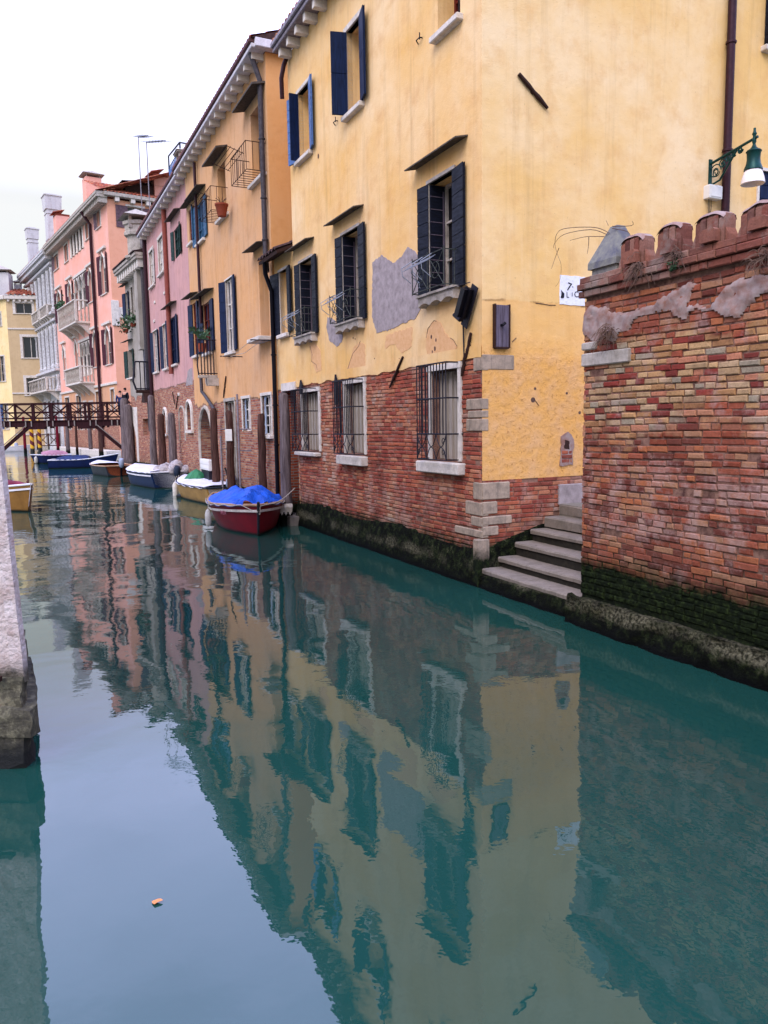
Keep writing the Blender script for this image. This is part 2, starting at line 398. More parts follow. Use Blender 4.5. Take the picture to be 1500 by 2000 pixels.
m_brk_cap = island('coping_brick', [S('6c4236'), S('7e4a3c'), S('8c5a48'), S('5c3830'), S('8a6050')], [S('865044'), S('6c463c'), S('947060')], S('8c8074'))
def mortar_mat(name, c, c2, top):
    q = NT(name, .95, spec=.1); n = q.noise(9, 6, rough=.7); k = q.mix(q.rng(n, .35, .65), c, c2); k, _ = algae(q, k, top, .12)
    return q.done(k, q.bump(n, .8, .012))
m_mort_wall = mortar_mat('old_wall_mortar', S('8e6a58'), S('4a302a'), .85)
m_mort_house = mortar_mat('house_mortar', S('94705e'), S('6c4c40'), .6)
def slime_mat():
    q = NT('algae_crust', .95, spec=.06); n = q.noise(9, 8, rough=.75); z = q.xyz()[2]
    c = q.ramp(n, [(.32, (.002, .002, .002, 1)), (.48, (.005, .006, .003, 1)), (.58, (.016, .022, .007, 1)), (.72, (.09, .08, .045, 1))])
    b = q.math('ADD', z, q.math('MULTIPLY', q.noise(3, 5), .2))
    band = q.math('MULTIPLY', q.rng(b, .27, .34), q.rng(b, .50, .40))
    c = q.mix(q.math('MULTIPLY', band, q.rng(q.noise(1.3, 3), .42, .6, 0, .8)), c, q.ramp(q.noise(30, 5), [(.4, (.02, .018, .010, 1)), (.64, (.17, .15, .09, 1))]))
    c = q.mix(q.rng(z, .16, .03), c, (.003, .003, .003, 1))
    return q.done(c, q.bump(q.math('ADD', n, q.noise(40, 4)), 1.0, .03))
m_slime = slime_mat()
m_iron = simple('dark_iron', S('2a2830'), .6, .3, scale=30)
m_black = simple('black_metal', S('17151c'), .45, .4, scale=20)
m_rust = simple('rusty_iron', S('3a2620'), .8, .1, scale=20)
m_cage = simple('grey_green_iron', S('4a4e46'), .6, .1, scale=30, c2=S('26282a'))
m_pipe = simple('brown_drainpipe', S('3c2026'), .45, .1, scale=14, c2=S('2c1a20'))
m_pipeg = simple('grey_drainpipe', S('4c4648'), .55, .2, scale=14, c2=S('332e30'))
m_sh_dark = simple('navy_black_shutter_paint', S('141826'), .6, scale=7, c2=S('090b12'), stretch=(1, 1, 6))
m_sh_blue = simple('blue_shutter_paint', S('0c1f42'), .6, scale=7, c2=S('050f24'), stretch=(6, 6, .6))
m_sh_slate = simple('slate_blue_shutter_paint', S('54709c'), .5, scale=6, c2=S('3f5a88'), stretch=(1, 1, 4))
m_sh_teal = simple('faded_blue_shutter_paint', S('3c6280'), .6, scale=6, c2=S('284860'), stretch=(5, 5, .6))
m_sh_green = simple('dark_green_shutter_paint', S('1e3a34'), .6, scale=6, c2=S('122420'))
m_sh_maroon = simple('maroon_shutter_paint', S('481420'), .6, scale=6, c2=S('300c18'))
m_sh_brown = simple('grey_brown_shutter_paint', S('6c5458'), .7, scale=6, c2=S('4c3a40'))
m_redwood = simple('red_brown_window_wood', S('6a2418'), .55, scale=7, c2=S('451610'), stretch=(5, 5, .5))
m_curtain = simple('mauve_curtain', S('86758a'), .9, scale=5, c2=S('5c5064'), stretch=(12, 12, .3))
m_lace = simple('cream_inner_shutter', S('b9ac9c'), .8, scale=8, c2=S('8c8074'), stretch=(12, 12, .4))
m_dark = simple('dark_room', (.012, .010, .011, 1), .9, spec=.1)  # near-black colour stands in for the shade of unlit interiors
def glass():
    q = NT('window_glass', .08, spec=.5); return q.done((.012, .014, .018, 1), q.bump(q.noise(2.2, 2), .08, .02))
m_glass = glass()
m_tile = island('terracotta_roof_tile', [S('a85038'), S('8c4434'), S('b86a4c'), S('7c4038')], [S('9c5844'), S('b07858')], S('8c7468'))
m_tiledark = simple('dark_roof_tile', S('4a3430'), .9, scale=12, c2=S('2c2220'))
m_gutter = simple('grey_gutter', S('8f8588'), .6, .2, scale=12, c2=S('6c6266'))
m_eave = simple('mauve_brown_eave', S('6c4a48'), .9, scale=14, c2=S('4a3234'))
m_whiteg = stone('white_cornice_stone', S('ded6d8'), .3)
def wood(name, a, b, wet=True):
    q = NT(name, .9, spec=.08); n = q.noise(4, 7, q.sc(q.obj(), (7, 7, .5)), .7); c = q.mix(q.rng(n, .35, .68), a, b)
    if wet:
        z = q.xyz()[2]; c = q.mix(q.rng(q.math('ADD', z, q.math('MULTIPLY', n, .3)), .75, .5), c, (.006, .006, .004, 1))
    return q.done(c, q.bump(n, .9, .02))
m_pole = wood('weathered_pole_wood', S('7c6e6c'), S('352a2a'))
m_poled = wood('brown_pole_wood', S('5c4038'), S('241814'))
m_polered = wood('red_painted_pole', S('7c1c2c'), S('4c1420'))
m_bridge = wood('dark_bridge_wood', S('3c2022'), S('1c1012'), wet=False)
m_bridge_g = simple('worn_bridge_edge', S('857870'), .85, scale=12)
m_plankw = wood('grey_weathered_board', S('6f6470'), S('443a40'), wet=False)
def striped():
    q = NT('yellow_and_maroon_stripes', .6); o = q.xyz(); a = q.math('ARCTAN2', o[1], o[0])
    t = q.math('FRACT', q.math('ADD', q.math('MULTIPLY', o[2], 1.15), q.math('DIVIDE', a, 2 * PI)))
    c = q.mix(q.math('GREATER_THAN', t, .5), S('d6a21c'), S('5c1820')); c = q.mix(q.rng(o[2], .5, .35), c, (.01, .01, .008, 1)); return q.done(c)
m_stripe = striped()
def paint(name, c, c2=None, rough=.5, wet=True):
    q = NT(name, rough, spec=.2); n = q.noise(3.5, 5, rough=.65); k = q.mix(q.rng(n, .4, .7, 0, .7), c, c2 or tuple(x * .6 for x in c[:3]) + (1,))
    if wet: z = q.xyz()[2]; k = q.mix(q.rng(q.math('ADD', z, q.math('MULTIPLY', n, .06)), .11, .05), k, (.01, .012, .008, 1))
    return q.done(k, q.bump(q.noise(12, 3), .08, .01))
m_b_maroon = paint('maroon_hull_paint', S('7a0c1c'), S('580816'))
m_b_mustard = paint('mustard_hull_paint', S('a07c44'), S('7c5c30'))
m_b_blue = paint('dark_blue_hull_paint', S('10264a'), S('0a1830'))
m_b_navy = paint('navy_hull_paint', S('101f4a'), S('0a1430'))
m_b_grey = paint('grey_black_hull_paint', S('2c3036'), S('181a20'))
m_b_brown = paint('orange_brown_hull_paint', S('8c6430'), S('6c4a20'))
m_b_white = paint('white_boat_paint', S('d8d4d4'), S('b8b4b4'), wet=False)
m_b_wood = simple('varnished_boat_wood', S('8c4a2c'), .5, scale=5, c2=S('5c2c1c'), stretch=(.5, 6, 6))
m_b_tan = simple('pale_boat_wood', S('b89474'), .6, scale=5, c2=S('8c6c50'))
def cloth(name, c, c2, sc=3.5, b=.8, rough=.6):
    q = NT(name, rough, spec=.35); n = q.noise(sc, 5, rough=.6, dist=.6)
    return q.done(q.mix(q.rng(n, .35, .65), c, c2), q.bump(q.math('ADD', n, q.math('MULTIPLY', q.noise(sc * 3, 5, dist=1.2), .6)), b, .07))
m_tarp = cloth('blue_tarpaulin', S('0a5cd4'), S('0646a8'))
m_tarpg = cloth('green_tarpaulin', S('2f7a4c'), S('1c5838'))
m_tarpr = cloth('faded_red_boat_cover', S('b47a84'), S('94606c'))
m_tarpw = cloth('white_boat_cover', S('dcd6de'), S('c4bec8'), 2, .3)
m_tarpgr = cloth('grey_motor_cover', S('c0b4b0'), S('8c8488'), 6, .9)
m_tarpn = cloth('navy_boat_cover', S('1f2f5c'), S('141f40'))
m_fender = simple('white_rubber_fender', S('d8d0c4'), .5, c2=S('b0a898'))
m_rope = simple('pale_rope', S('b8ac9c'), .9)
m_motor = simple('dark_motor_cowl', S('2c3444'), .3, scale=3)
m_grey = simple('pale_grey_motor_cowl', S('9aa2b4'), .35, scale=3)
m_lampg = simple('dark_green_lamp_paint', S('16403c'), .35, .2, scale=6, c2=S('0e2c2a'))
m_lampglass = simple('frosted_lamp_glass', S('e6dcd8'), .25, var=.08)
m_boxw = simple('white_plastic', S('dcd8d0'), .5, var=.12)
m_sign = stone('whitewashed_sign', S('e4e2e6'), .12)
m_ink = simple('sign_ink', (.02, .02, .025, 1), .9)
m_leafg = simple('plant_leaves', S('4c6444'), .7, scale=12, c2=S('2c4430'))
m_dry = simple('dry_weed', S('6c5444'), .9, scale=12, c2=S('4c3a34'))
m_terra = simple('terracotta_pot', S('8c4430'), .8)
m_skin = simple('skin', S('c08c74'), .6, var=.1); m_coat1 = simple('blue_jacket', S('28345c'), .8); m_coat2 = simple('black_coat', S('14141c'), .8)
m_hair = simple('dark_hair', S('1c1412'), .7); m_jeans = simple('dark_trousers', S('1f2432'), .85)
m_red = cloth('dark_red_banner_cloth', S('8c1434'), S('6c0c28'))
m_pave = stone('paving_stone', S('7c7468'), .4)
m_marble = stone('pale_pier_marble', S('d9cdc8'), .25)
def j_mat():
    q = NT('whitewashed_pier_wall', .9, spec=.2); n = q.noise(6, 7, rough=.7); m = q.noise(30, 5)
    c = q.mix(q.rng(n, .4, .66), S('cdbfb8'), S('a89288')); c = q.mix(q.rng(q.noise(2.2, 5), .6, .7, 0, .7), c, S('a06050'))
    z = q.xyz()[2]; c = q.mix(q.rng(q.math('ADD', z, q.math('MULTIPLY', n, .25)), .92, .8), c, q.ramp(n, [(.35, (.01, .009, .007, 1)), (.6, (.12, .10, .07, 1))]))
    return q.done(c, q.bump(q.math('ADD', n, m), .9, .03))
m_jwall = j_mat()
def j_base():
    q = NT('weedy_pier_stone', .8); n = q.noise(7, 8, rough=.75)
    c = q.ramp(n, [(.34, (.012, .009, .006, 1)), (.5, (.07, .06, .035, 1)), (.6, (.17, .15, .09, 1)), (.7, (.10, .045, .02, 1))])
    z = q.xyz()[2]; c = q.mix(q.rng(q.math('ADD', z, q.math('MULTIPLY', n, .2)), .36, .2), c, (.004, .004, .003, 1))
    return q.done(c, q.bump(n, 1.0, .04))
m_jbase = j_base()
def water_mat():
    q = NT('canal_water', .015, spec=.5); q.b.inputs['IOR'].default_value = 1.75; q.b.inputs['Specular IOR Level'].default_value = .5
    v = q.n('ShaderNodeNewGeometry').outputs['Position']
    cl = q.noise(.35, 4, v)
    q.l(q.mix(cl, (.006, .038, .029, 1), (.011, .056, .042, 1)), q.b.inputs['Base Color'])
    a = q.noise(.8, 2, v, .4, .5); b = q.noise(2.9, 4, v, .58, .1)
    c = q.noise(9, 2, q.sc(v, (1, .5, 1)), .5)
    ygate = q.rng(q.xyz(v)[1], 8, 30)
    h = q.math('ADD', q.math('MULTIPLY', a, 1.0), q.math('MULTIPLY', b, .15))
    h = q.math('ADD', h, q.math('MULTIPLY', q.math('MULTIPLY', c, ygate), .05))
    patch = q.rng(q.noise(.22, 2, v), .38, .62, .45, 1.2)
    h = q.math('MULTIPLY', h, patch)
    h = q.math('MULTIPLY', h, q.rng(q.xyz(v)[1], 3, 22, .72, 1.25))
    q.l(q.bump(h, 1.0, .018), q.b.inputs['Normal'])
    return q.m
m_water = water_mat()
def text_mesh(body, size, mat, name, parent, M, ext=.003, space=1.0):
    cu = bpy.data.curves.new(name, 'FONT'); cu.body = body; cu.size = size; cu.extrude = ext; cu.space_character = space
    t = bpy.data.objects.new(name + '_tmp', cu); col.objects.link(t)
    bpy.context.view_layer.update(); me = bpy.data.meshes.new_from_object(t); bpy.data.objects.remove(t)
    me.transform(M); me.materials.clear(); me.materials.append(mat)
    o = bpy.data.objects.new(name, me); col.objects.link(o); o.parent = parent; return o

# ------------------------------------------------------------------ wall pieces (canonical frame: u along, d into the wall, z up)
def wall(mb, u0, u1, z0, z1, ops=(), dep=.28, d=0.0):
    us = sorted({u0, u1} | {u for o in ops for u in o[:2] if u0 < u < u1}); zs = sorted({z0, z1} | {z for o in ops for z in o[2:4] if z0 < z < z1})
    for i in range(len(us) - 1):
        for j in range(len(zs) - 1):
            cu, cz = (us[i] + us[i + 1]) / 2, (zs[j] + zs[j + 1]) / 2
            if any(o[0] < cu < o[1] and o[2] < cz < o[3] for o in ops): continue
            mb.quad((us[i], d, zs[j]), (us[i + 1], d, zs[j]), (us[i + 1], d, zs[j + 1]), (us[i], d, zs[j + 1]))
    for o in ops:
        a, b, c, e = o[:4]; D = d + (o[4] if len(o) > 4 else dep)
        e2, b2, a2 = min(e, z1), min(b, u1), max(a, u0)
        mb.quad((a, d, c), (a, D, c), (a, D, e2), (a, d, e2)); mb.quad((b, d, c), (b, d, e2), (b, D, e2), (b, D, c))
        mb.quad((a2, d, c), (b2, d, c), (b2, D, c), (a2, D, c)); mb.quad((a2, d, e2), (a2, D, e2), (b2, D, e2), (b2, d, e2))
def arch_fill(mb, a, b, zs, zt, d=0.0, dep=.28, n=8, point=0.0):
    """fills the two corners above a round (or pointed) arch inside the rectangular opening a..b, zs..zt"""
    c = (a + b) / 2; r = (b - a) / 2; pts = []
    for k in range(n + 1):
        t = PI * k / n; x = c - r * math.cos(t); z = zs + (zt - zs) * (math.sin(t) ** (1 - .3 * point)); pts.append((x, z))
    for k in range(n):
        p, q = pts[k], pts[k + 1]
        mb.quad((p[0], d, p[1]), (q[0], d, q[1]), (q[0], d, zt), (p[0], d, zt))
        mb.quad((p[0], d, p[1]), (p[0], d + dep, p[1]), (q[0], d + dep, q[1]), (q[0], d, q[1]))
def body(mb, u0, u1, z0, z1, depth, ops=(), dep=.28, left=True, side_ops=None, right=True):
    """front with openings, two ends, back"""
    wall(mb, u0, u1, z0, z1, ops, dep)
    if left: mb.quad((u0, 0, z0), (u0, 0, z1), (u0, depth, z1), (u0, depth, z0))
    if right: mb.quad((u1, 0, z0), (u1, depth, z0), (u1, depth, z1), (u1, 0, z1))
    mb.quad((u0, depth, z0), (u0, depth, z1), (u1, depth, z1), (u1, depth, z0))
def leaf(B, parent, T, hx, w, z0, z1, ang, mat, boards=7, d=-.015, th=.035):
    mb = MB(T); a = R(ang); ux = Vector((math.cos(a), -math.sin(a), 0)); nx = Vector((math.sin(a), math.cos(a), 0))
    c = Vector((hx, d, 0)) + ux * w / 2; hz = (z1 - z0)
    mb.obox(c + Vector((0, 0, (z0 + z1) / 2)), ux * w / 2 * .96, nx * th * .3, Vector((0, 0, hz / 2 * .985)))
    for k in range(boards):
        za = z0 + hz * k / boards + .006; zb = z0 + hz * (k + 1) / boards - .006
        for sgn in (-1, 1):
            mb.obox(c + nx * sgn * th * .42 + Vector((0, 0, (za + zb) / 2)), ux * w / 2, nx * th * .16, Vector((0, 0, (zb - za) / 2)))
    return mb.build('shutter', mat, parent)
def canopy(parent, T, u0, u1, z, out=.32, th=.02, drop=.05):
    mb = MB(T); out *= .62
    mb.add([(u0, 0, z), (u1, 0, z), (u1, -out, z - drop), (u0, -out, z - drop), (u0, 0, z + th), (u1, 0, z + th), (u1, -out, z + th - drop), (u0, -out, z + th - drop)],
           [(0, 3, 2, 1), (4, 5, 6, 7), (0, 1, 5, 4), (1, 2, 6, 5), (2, 3, 7, 6), (3, 0, 4, 7)])
    return mb.build('canopy', m_canopy, parent)
def window(B, T, r, dep=.25, fw=.0, sill=True, pane=None, leaves=(), lf_mat=None, can=None, frame_mat=None, cas=m_redwood, rungs=False, label=None, name='window', boards=7, bars=2, arch=False, sill_mat=None, lintel=True):
    """r = (u0, u1, z0, z1) clear opening. leaves = [(side, width, angle)]"""
    u0, u1, z0, z1 = r; mb = MB(T)
    if fw:
        f = fw; p = -.025
        mb.box(u0 - f, u0, p, .10, z0, z1); mb.box(u1, u1 + f, p, .10, z0, z1)
        if lintel: mb.box(u0 - f - .01, u1 + f + .01, p - .01, .10, z1, z1 + f)
    c = .05; D = dep - .03
    mb.box(u0 + .003, u0 + c, D - .05, D, z0 + .003, z1 - .003); mb.box(u1 - c, u1 - .003, D - .05, D, z0 + .003, z1 - .003)
    mb.box(u0 + c, u1 - c, D - .05, D, z1 - c, z1 - .003); mb.box(u0 + c, u1 - c, D - .05, D, z0 + .003, z0 + c)
    mb.box((u0 + u1) / 2 - .03, (u0 + u1) / 2 + .03, D - .06, D, z0 + c, z1 - c)
    for k in range(1, bars + 1):
        z = z0 + (z1 - z0) * k / (bars + 1); mb.box(u0 + c, u1 - c, D - .045, D, z - .015, z + .015)
    W = mb.build(name, frame_mat if (fw and frame_mat) else (m_istria if fw else cas), B, label)
    pm = MB(T); pm.box(u0 + .004, u1 - .004, dep - .02, dep - .005, z0 + .004, z1 - .004); pm.build('pane', pane or m_glass, W)
    if sill:
        s = MB(T); f = max(fw, .05); s.cbox(u0 - f - .03, u1 + f + .03, -.11, .08, z0 - .09, z0 + .001, .012); s.build('sill', sill_mat or m_istria, W)
    for (sd, wd, an) in leaves:
        leaf(B, W, T, u0 if sd == 'l' else u1, wd, z0, z1, an, lf_mat or m_sh_dark, boards)
    if rungs:
        s = MB(T); s.box(u0 + .012, u0 + .035, -.01, dep - .09, z0 + .02, z1 - .02); s.build('inner_shutter', m_sh_dark, W)
        s = MB(T)
        s.box(u0 + .036, u0 + .040, dep - .13, dep - .10, z0 + .1, z1 - .1)
        for k in range(1, 9):
            z = z0 + (z1 - z0) * k / 9; s.box(u0 + .036, u0 + .042, -.01, dep - .09, z - .006, z + .006)
        s.build('batten', m_plankw, W)
    if can: canopy(W, T, *can)
    return W
def brickwork(mb, u0, u1, z0, z1, ops=(), course=.068, gap=.011, d=0.0, out=.014, skip=0.0, seed=1, keep=None, lmin=.2, lmax=.29, chw=.006, sag=.0, rough=1.0):
    rnd = random.Random(seed); n = math.ceil((z1 - z0) / course - .35)
    for j in range(n):
        za = z0 + j * course; zb = za + course - gap * rnd.uniform(.6, 1.4); u = u0 + rnd.uniform(-.2, 0)
        while u < u1:
            L_ = rnd.uniform(lmin, lmax) if rnd.random() > .3 else rnd.uniform(.10, .15)
            a, b = max(u, u0), min(u + L_ - gap, u1); u += L_
            if b - a < .03: continue
            cu, cz = (a + b) / 2, (za + zb) / 2
            hit = False
            for o in ops:
                if b > o[0] and a < o[1] and zb > o[2] and za < o[3]:
                    if a < o[0] - .03: b = min(b, o[0])
                    elif b > o[1] + .03: a = max(a, o[1])
                    else: hit = True
            if hit or b - a < .03 or rnd.random() < skip: continue
            if keep and not keep((a + b) / 2, cz): continue
            p = d - out * rnd.uniform(.25, 1.25); c = chw * rnd.uniform(.7, 1.8); j1 = [rnd.uniform(-.005, .005) * rough for _ in range(8)]
            w_ = sag * math.sin(cu * 1.3 + j * .2)
            v = [(a, d + .03, za + w_), (b, d + .03, za + w_), (b, d + .03, zb + w_), (a, d + .03, zb + w_),
                 (a + j1[0], p + c, za + j1[1] * .6 + w_), (b + j1[2], p + c, za + j1[3] * .6 + w_), (b + j1[4], p + c, zb + j1[5] * .6 + w_), (a + j1[6], p + c, zb + j1[7] * .6 + w_),
                 (a + c + j1[0], p, za + c + w_), (b - c + j1[2], p, za + c + w_), (b - c + j1[4], p, zb - c + w_), (a + c + j1[6], p, zb - c + w_)]
            mb.add(v, [(0, 1, 5, 4), (1, 2, 6, 5), (2, 3, 7, 6), (3, 0, 4, 7), (4, 5, 9, 8), (5, 6, 10, 9), (6, 7, 11, 10), (7, 4, 8, 11), (8, 9, 10, 11)])
def crust(u0, u1, T=None, top=.58, foot=.16, name='algae_base', parent=None, topfn=None, z0=-.4, mat=None, step=.09, amp=.03):
    """swollen weedy masonry at the waterline"""
    mb = MB(T); n = max(2, int((u1 - u0) / step)); prof = [0, .08, .18, .3, .42, .52, .62, .72, .82, .9, .96, 1.0]; m = len(prof); v = []
    for i in range(n + 1):
        u = u0 + (u1 - u0) * i / n; tp = topfn(u) if topfn else top
        for k, t in enumerate(prof):
            z = z0 + (tp - z0) * t; b = -foot * (1 - t) ** .6 - .012
            q = mnoise.noise(Vector((u * 3.1, z * 6, 3.3))) * amp + mnoise.noise(Vector((u * 11, z * 17, 1.3))) * amp * .5
            v.append((u, b + q * (1 if t < 1 else .2), z + (mnoise.noise(Vector((u * 4, 9, 2))) * .05 if t > .5 else 0)))
    f = [(i * m + k, (i + 1) * m + k, (i + 1) * m + k + 1, i * m + k + 1) for i in range(n) for k in range(m - 1)]
    b0 = len(v); 
    for i in range(n + 1): v.append((u0 + (u1 - u0) * i / n, .05, v[i * m + m - 1][2] + .005))
    f += [(i * m + m - 1, (i + 1) * m + m - 1, b0 + i + 1, b0 + i) for i in range(n)]
    mb.add(v, f); return mb.build(name, mat or m_slime, parent, smooth=True, fix=False)
def tiles(mb, u0, u1, y0, y1, z0, slope, pitch_=.22, h=.05):
    n = int((u1 - u0) / pitch_)
    for i in range(n):
        a = u0 + (u1 - u0) * i / n; b = u0 + (u1 - u0) * (i + 1) / n; rows = max(1, int((y1 - y0) / .38))
        for r_ in range(rows):
            ya = y0 + (y1 - y0) * r_ / rows; yb = y0 + (y1 - y0) * (r_ + 1) / rows + .03; v = []; jz = random.uniform(-.006, .006)
            for (yy, dz) in ((ya, .018), (yb, 0)):
                for k in range(6):
                    t = k / 5; v.append((a + (b - a) * t, yy, z0 + (yy - y0) * slope + dz + jz + h * math.sin(PI * min(1, t * 1.25))))
            for k in range(6): x_, y_, z_ = v[k]; v.append((x_, y_, z_ - .03))
            mb.add(v, [(k, k + 1, 7 + k, 6 + k) for k in range(5)] + [(12 + k, 13 + k, k + 1, k) for k in range(5)])
def roof(B, u0, u1, z, depth, proj=.35, slope=.36, mat=None, y0=None):
    mb = MB(); hy = depth / 2; tiles(mb, u0, u1, -proj if y0 is None else y0, hy, z, slope)
    r = mb.build('roof', mat or m_tile, B, fix=False)
    top = z + (hy + proj) * slope
    g = MB(); g.add([(u0, hy, top), (u1, hy, top), (u1, depth + .2, z), (u0, depth + .2, z), (u0, -proj + .02, z - .02), (u1, -proj + .02, z - .02), (u1, hy, z - .02), (u0, hy, z - .02)],
                    [(0, 1, 2, 3), (4, 5, 6, 7), (4, 0, 3, 7), (5, 6, 2, 1)])
    g.build('roof_backing', m_tiledark, r); return r
def cornice(B, u0, u1, z, proj=.3, th=.16, mat=m_gutter, brk=m_istria, step=.55, T=None, bsz=.13, top=None):
    mb = MB(T); mb.cbox(u0, u1, -proj, -.0, z, z + th * .45, .015)
    if top: t_ = MB(T); t_.cbox(u0 - .01, u1 + .01, -proj - .05, 0, z + th * .45 + .001, z + th, .02); t_.build('eave_edge', top, B)
    else: mb.cbox(u0 - .01, u1 + .01, -proj - .05, 0, z + th * .45 + .001, z + th, .02)
    c = mb.build('cornice', mat, B)
    n = int((u1 - u0) / step); first = None
    for i in range(n):
        u = u0 + (i + .5) * (u1 - u0) / n
        if first is None:
            b = MB(T); b.prism([(-bsz / 2, 0), (bsz / 2, 0), (bsz / 2, -bsz * 1.2), (-bsz / 2, -bsz * 1.2)], -proj * .8, .0)
            first = b.build('bracket', brk, B)
            off = (T.to_3x3() @ Vector((1, 0, 0))) if T else Vector((1, 0, 0)); o = first
        else:
            o = first.copy(); col.objects.link(o)
        o.location = off * u + Vector((0, 0, z - .001))
    return c
def pipe(B, pts, r, mat, T=None, clamps=(), name='drainpipe'):
    mb = MB(T); mb.tube(pts, r, 10); o = mb.build(name, mat, B, smooth=True)
    if clamps:
        c = MB(T)
        for (x, y, z) in clamps: c.lathe([(r + .012, -.02), (r + .018, -.015), (r + .018, .015), (r + .012, .02)], (x, y, z), 10)
        c.build('clamp', mat, o)
    return o
def chimney(B, u, y, z0, z1, w, mat, cap='flat', d=None, rings=()):
    d = d or w; mb = MB(); mb.box(u - w / 2, u + w / 2, y - d / 2, y + d / 2, z0, z1)
    c = mb.build('chimney', mat, B); k = MB()
    for rz_ in rings: k.box(u - w / 2 - .06, u + w / 2 + .06, y - d / 2 - .06, y + d / 2 + .06, rz_, rz_ + .1)
    if cap == 'flat':
        for sx_ in (-1, 1):
            for sy in (-1, 1): k.box(u + sx_ * w * .42 - .05, u + sx_ * w * .42 + .05, y + sy * d * .42 - .05, y + sy * d * .42 + .05, z1, z1 + .22)
        k.box(u - w * .62, u + w * .62, y - d * .62, y + d * .62, z1 + .221, z1 + .3)
        k.add([(u - w * .7, y - d * .7, z1 + .302), (u + w * .7, y - d * .7, z1 + .302), (u + w * .7, y + d * .7, z1 + .302), (u - w * .7, y + d * .7, z1 + .302), (u, y, z1 + .302 + w * .35)], [(0, 1, 4), (1, 2, 4), (2, 3, 4), (3, 0, 4), (3, 2, 1, 0)])
    elif cap == 'bell':
        a, b = w * .58, w * .62
        k.add([(u - a, y - a, z1), (u + a, y - a, z1), (u + a, y + a, z1), (u - a, y + a, z1), (u - b, y - b, z1 + w * 1.0), (u + b, y - b, z1 + w * 1.0), (u + b, y + b, z1 + w * 1.0), (u - b, y + b, z1 + w * 1.0)],
              [(0, 1, 5, 4), (1, 2, 6, 5), (2, 3, 7, 6), (3, 0, 4, 7), (0, 3, 2, 1)])
        k.box(u - b - .08, u + b + .08, y - b - .08, y + b + .08, z1 + w + .001, z1 + w + .12)
        k.box(u - b * .6, u + b * .6, y - b * .6, y + b * .6, z1 + w + .121, z1 + w + .3)
    elif cap == 'tile':
        tiles(k, u - w * .7, u + w * .7, y - d * .7, y + d * .1, z1 + .25, .3, .2, .06)
        for sx_ in (-1, 0, 1): k.box(u + sx_ * w * .4 - .07, u + sx_ * w * .4 + .07, y - d * .5, y + d * .5, z1, z1 + .25)
    if k.v: k.build('chimney_cap', m_tile if cap in ('tile',) else (m_istria_d if cap == 'flat' else mat), c)
    return c
def anchor(B, T, p, q, name='tie_rod_anchor', w=.045, d=-.03):
    mb = MB(T); P, Q = Vector((p[0], d, p[1])), Vector((q[0], d, q[1])); mb.tube([P, P.lerp(Q, .33), P.lerp(Q, .5), P.lerp(Q, .67), Q], [w * .45, w * .55, w * .4, w * .6, w * .35], 6)
    mb.tube([P.lerp(Q, .5), P.lerp(Q, .5) + Vector((0, .05, 0))], w * .6, 6); return mb.build(name, m_rust, B)

# ------------------------------------------------------------------ water and paving
mb = MB(); mb.quad((-400, -60, 0), (300, -60, 0), (300, 700, 0), (-400, 700, 0))
tag(mb.build('canal_water', m_water, fix=False), 'calm blue green canal water mirroring the houses', kind='structure')
A0 = wpt(942, 1145); FA = Fac(A0, 38)
mb = MB(); mb.box(0.02, 9.5, 1.38, 9.0, .9, 1.136)
o = mb.build('alley_pavement', m_pave); o.location = FA.O; o.rotation_euler.z = FA.rz; tag(o, 'stone paved alley behind the brick wall', kind='structure')

# ------------------------------------------------------------------ yellow corner house
AL = -8.02; ZP = 3.33; ZC = 10.66
YH = empty('corner_house', FA.O, FA.rz, 'tall yellow plastered house at the alley corner with a brick ground floor', 'house')
opA = []
w3 = FA.rect(840, 887, 345, 574); w4 = FA.rect(671, 703, 450, 632); w5 = FA.rect(588, 612, 507, 658)
w1 = FA.rect(584, 602, 172, 309); w2 = FA.rect(679, 694, 53, 221); w0 = list(FA.rect(855, 899, 5, 51)); w0[3] = w0[2] + 1.5; w0 = tuple(w0)
w1 = (w1[0], w1[0] + .72, w1[2], w1[3]); w2 = (w2[0], w2[0] + .62, w2[2], w2[3])
g1 = FA.rect(843, 896, 722, 899); g2 = FA.rect(676, 712, 748, 886); g3 = FA.rect(592, 624, 765, 880)
wx = (-4.4 + 2.0, -4.4 + 2.0 + .001, 0, 0)
ups = [w0, w1, w2, w3, w4, w5]; DA = .36
mb = MB(); wall(mb, AL, 0, ZP, ZC, ups, DA)
mb.quad((AL, 0, 0), (AL, 0, ZC), (AL, 9, ZC), (AL, 9, 0)); mb.quad((AL, 9, 0), (AL, 9, ZC), (0, 9, ZC), (0, 9, 0))
mb.build('wall', m_yellow, YH)
# end wall on the alley (canonical side frame u = depth along the alley)
sw1 = FA.srect(1480, 1560, 340, 470); sw2 = FA.srect(1495, 1580, -40, 105)
zb0 = FA.side(1000, 936)[1]
mb = MB(SIDE); wall(mb, 0, 9, zb0, ZC, [sw1, sw2], .3); mb.build('alley_wall', m_side, YH)
# ragged lower strip of plaster
rnd = random.Random(3)
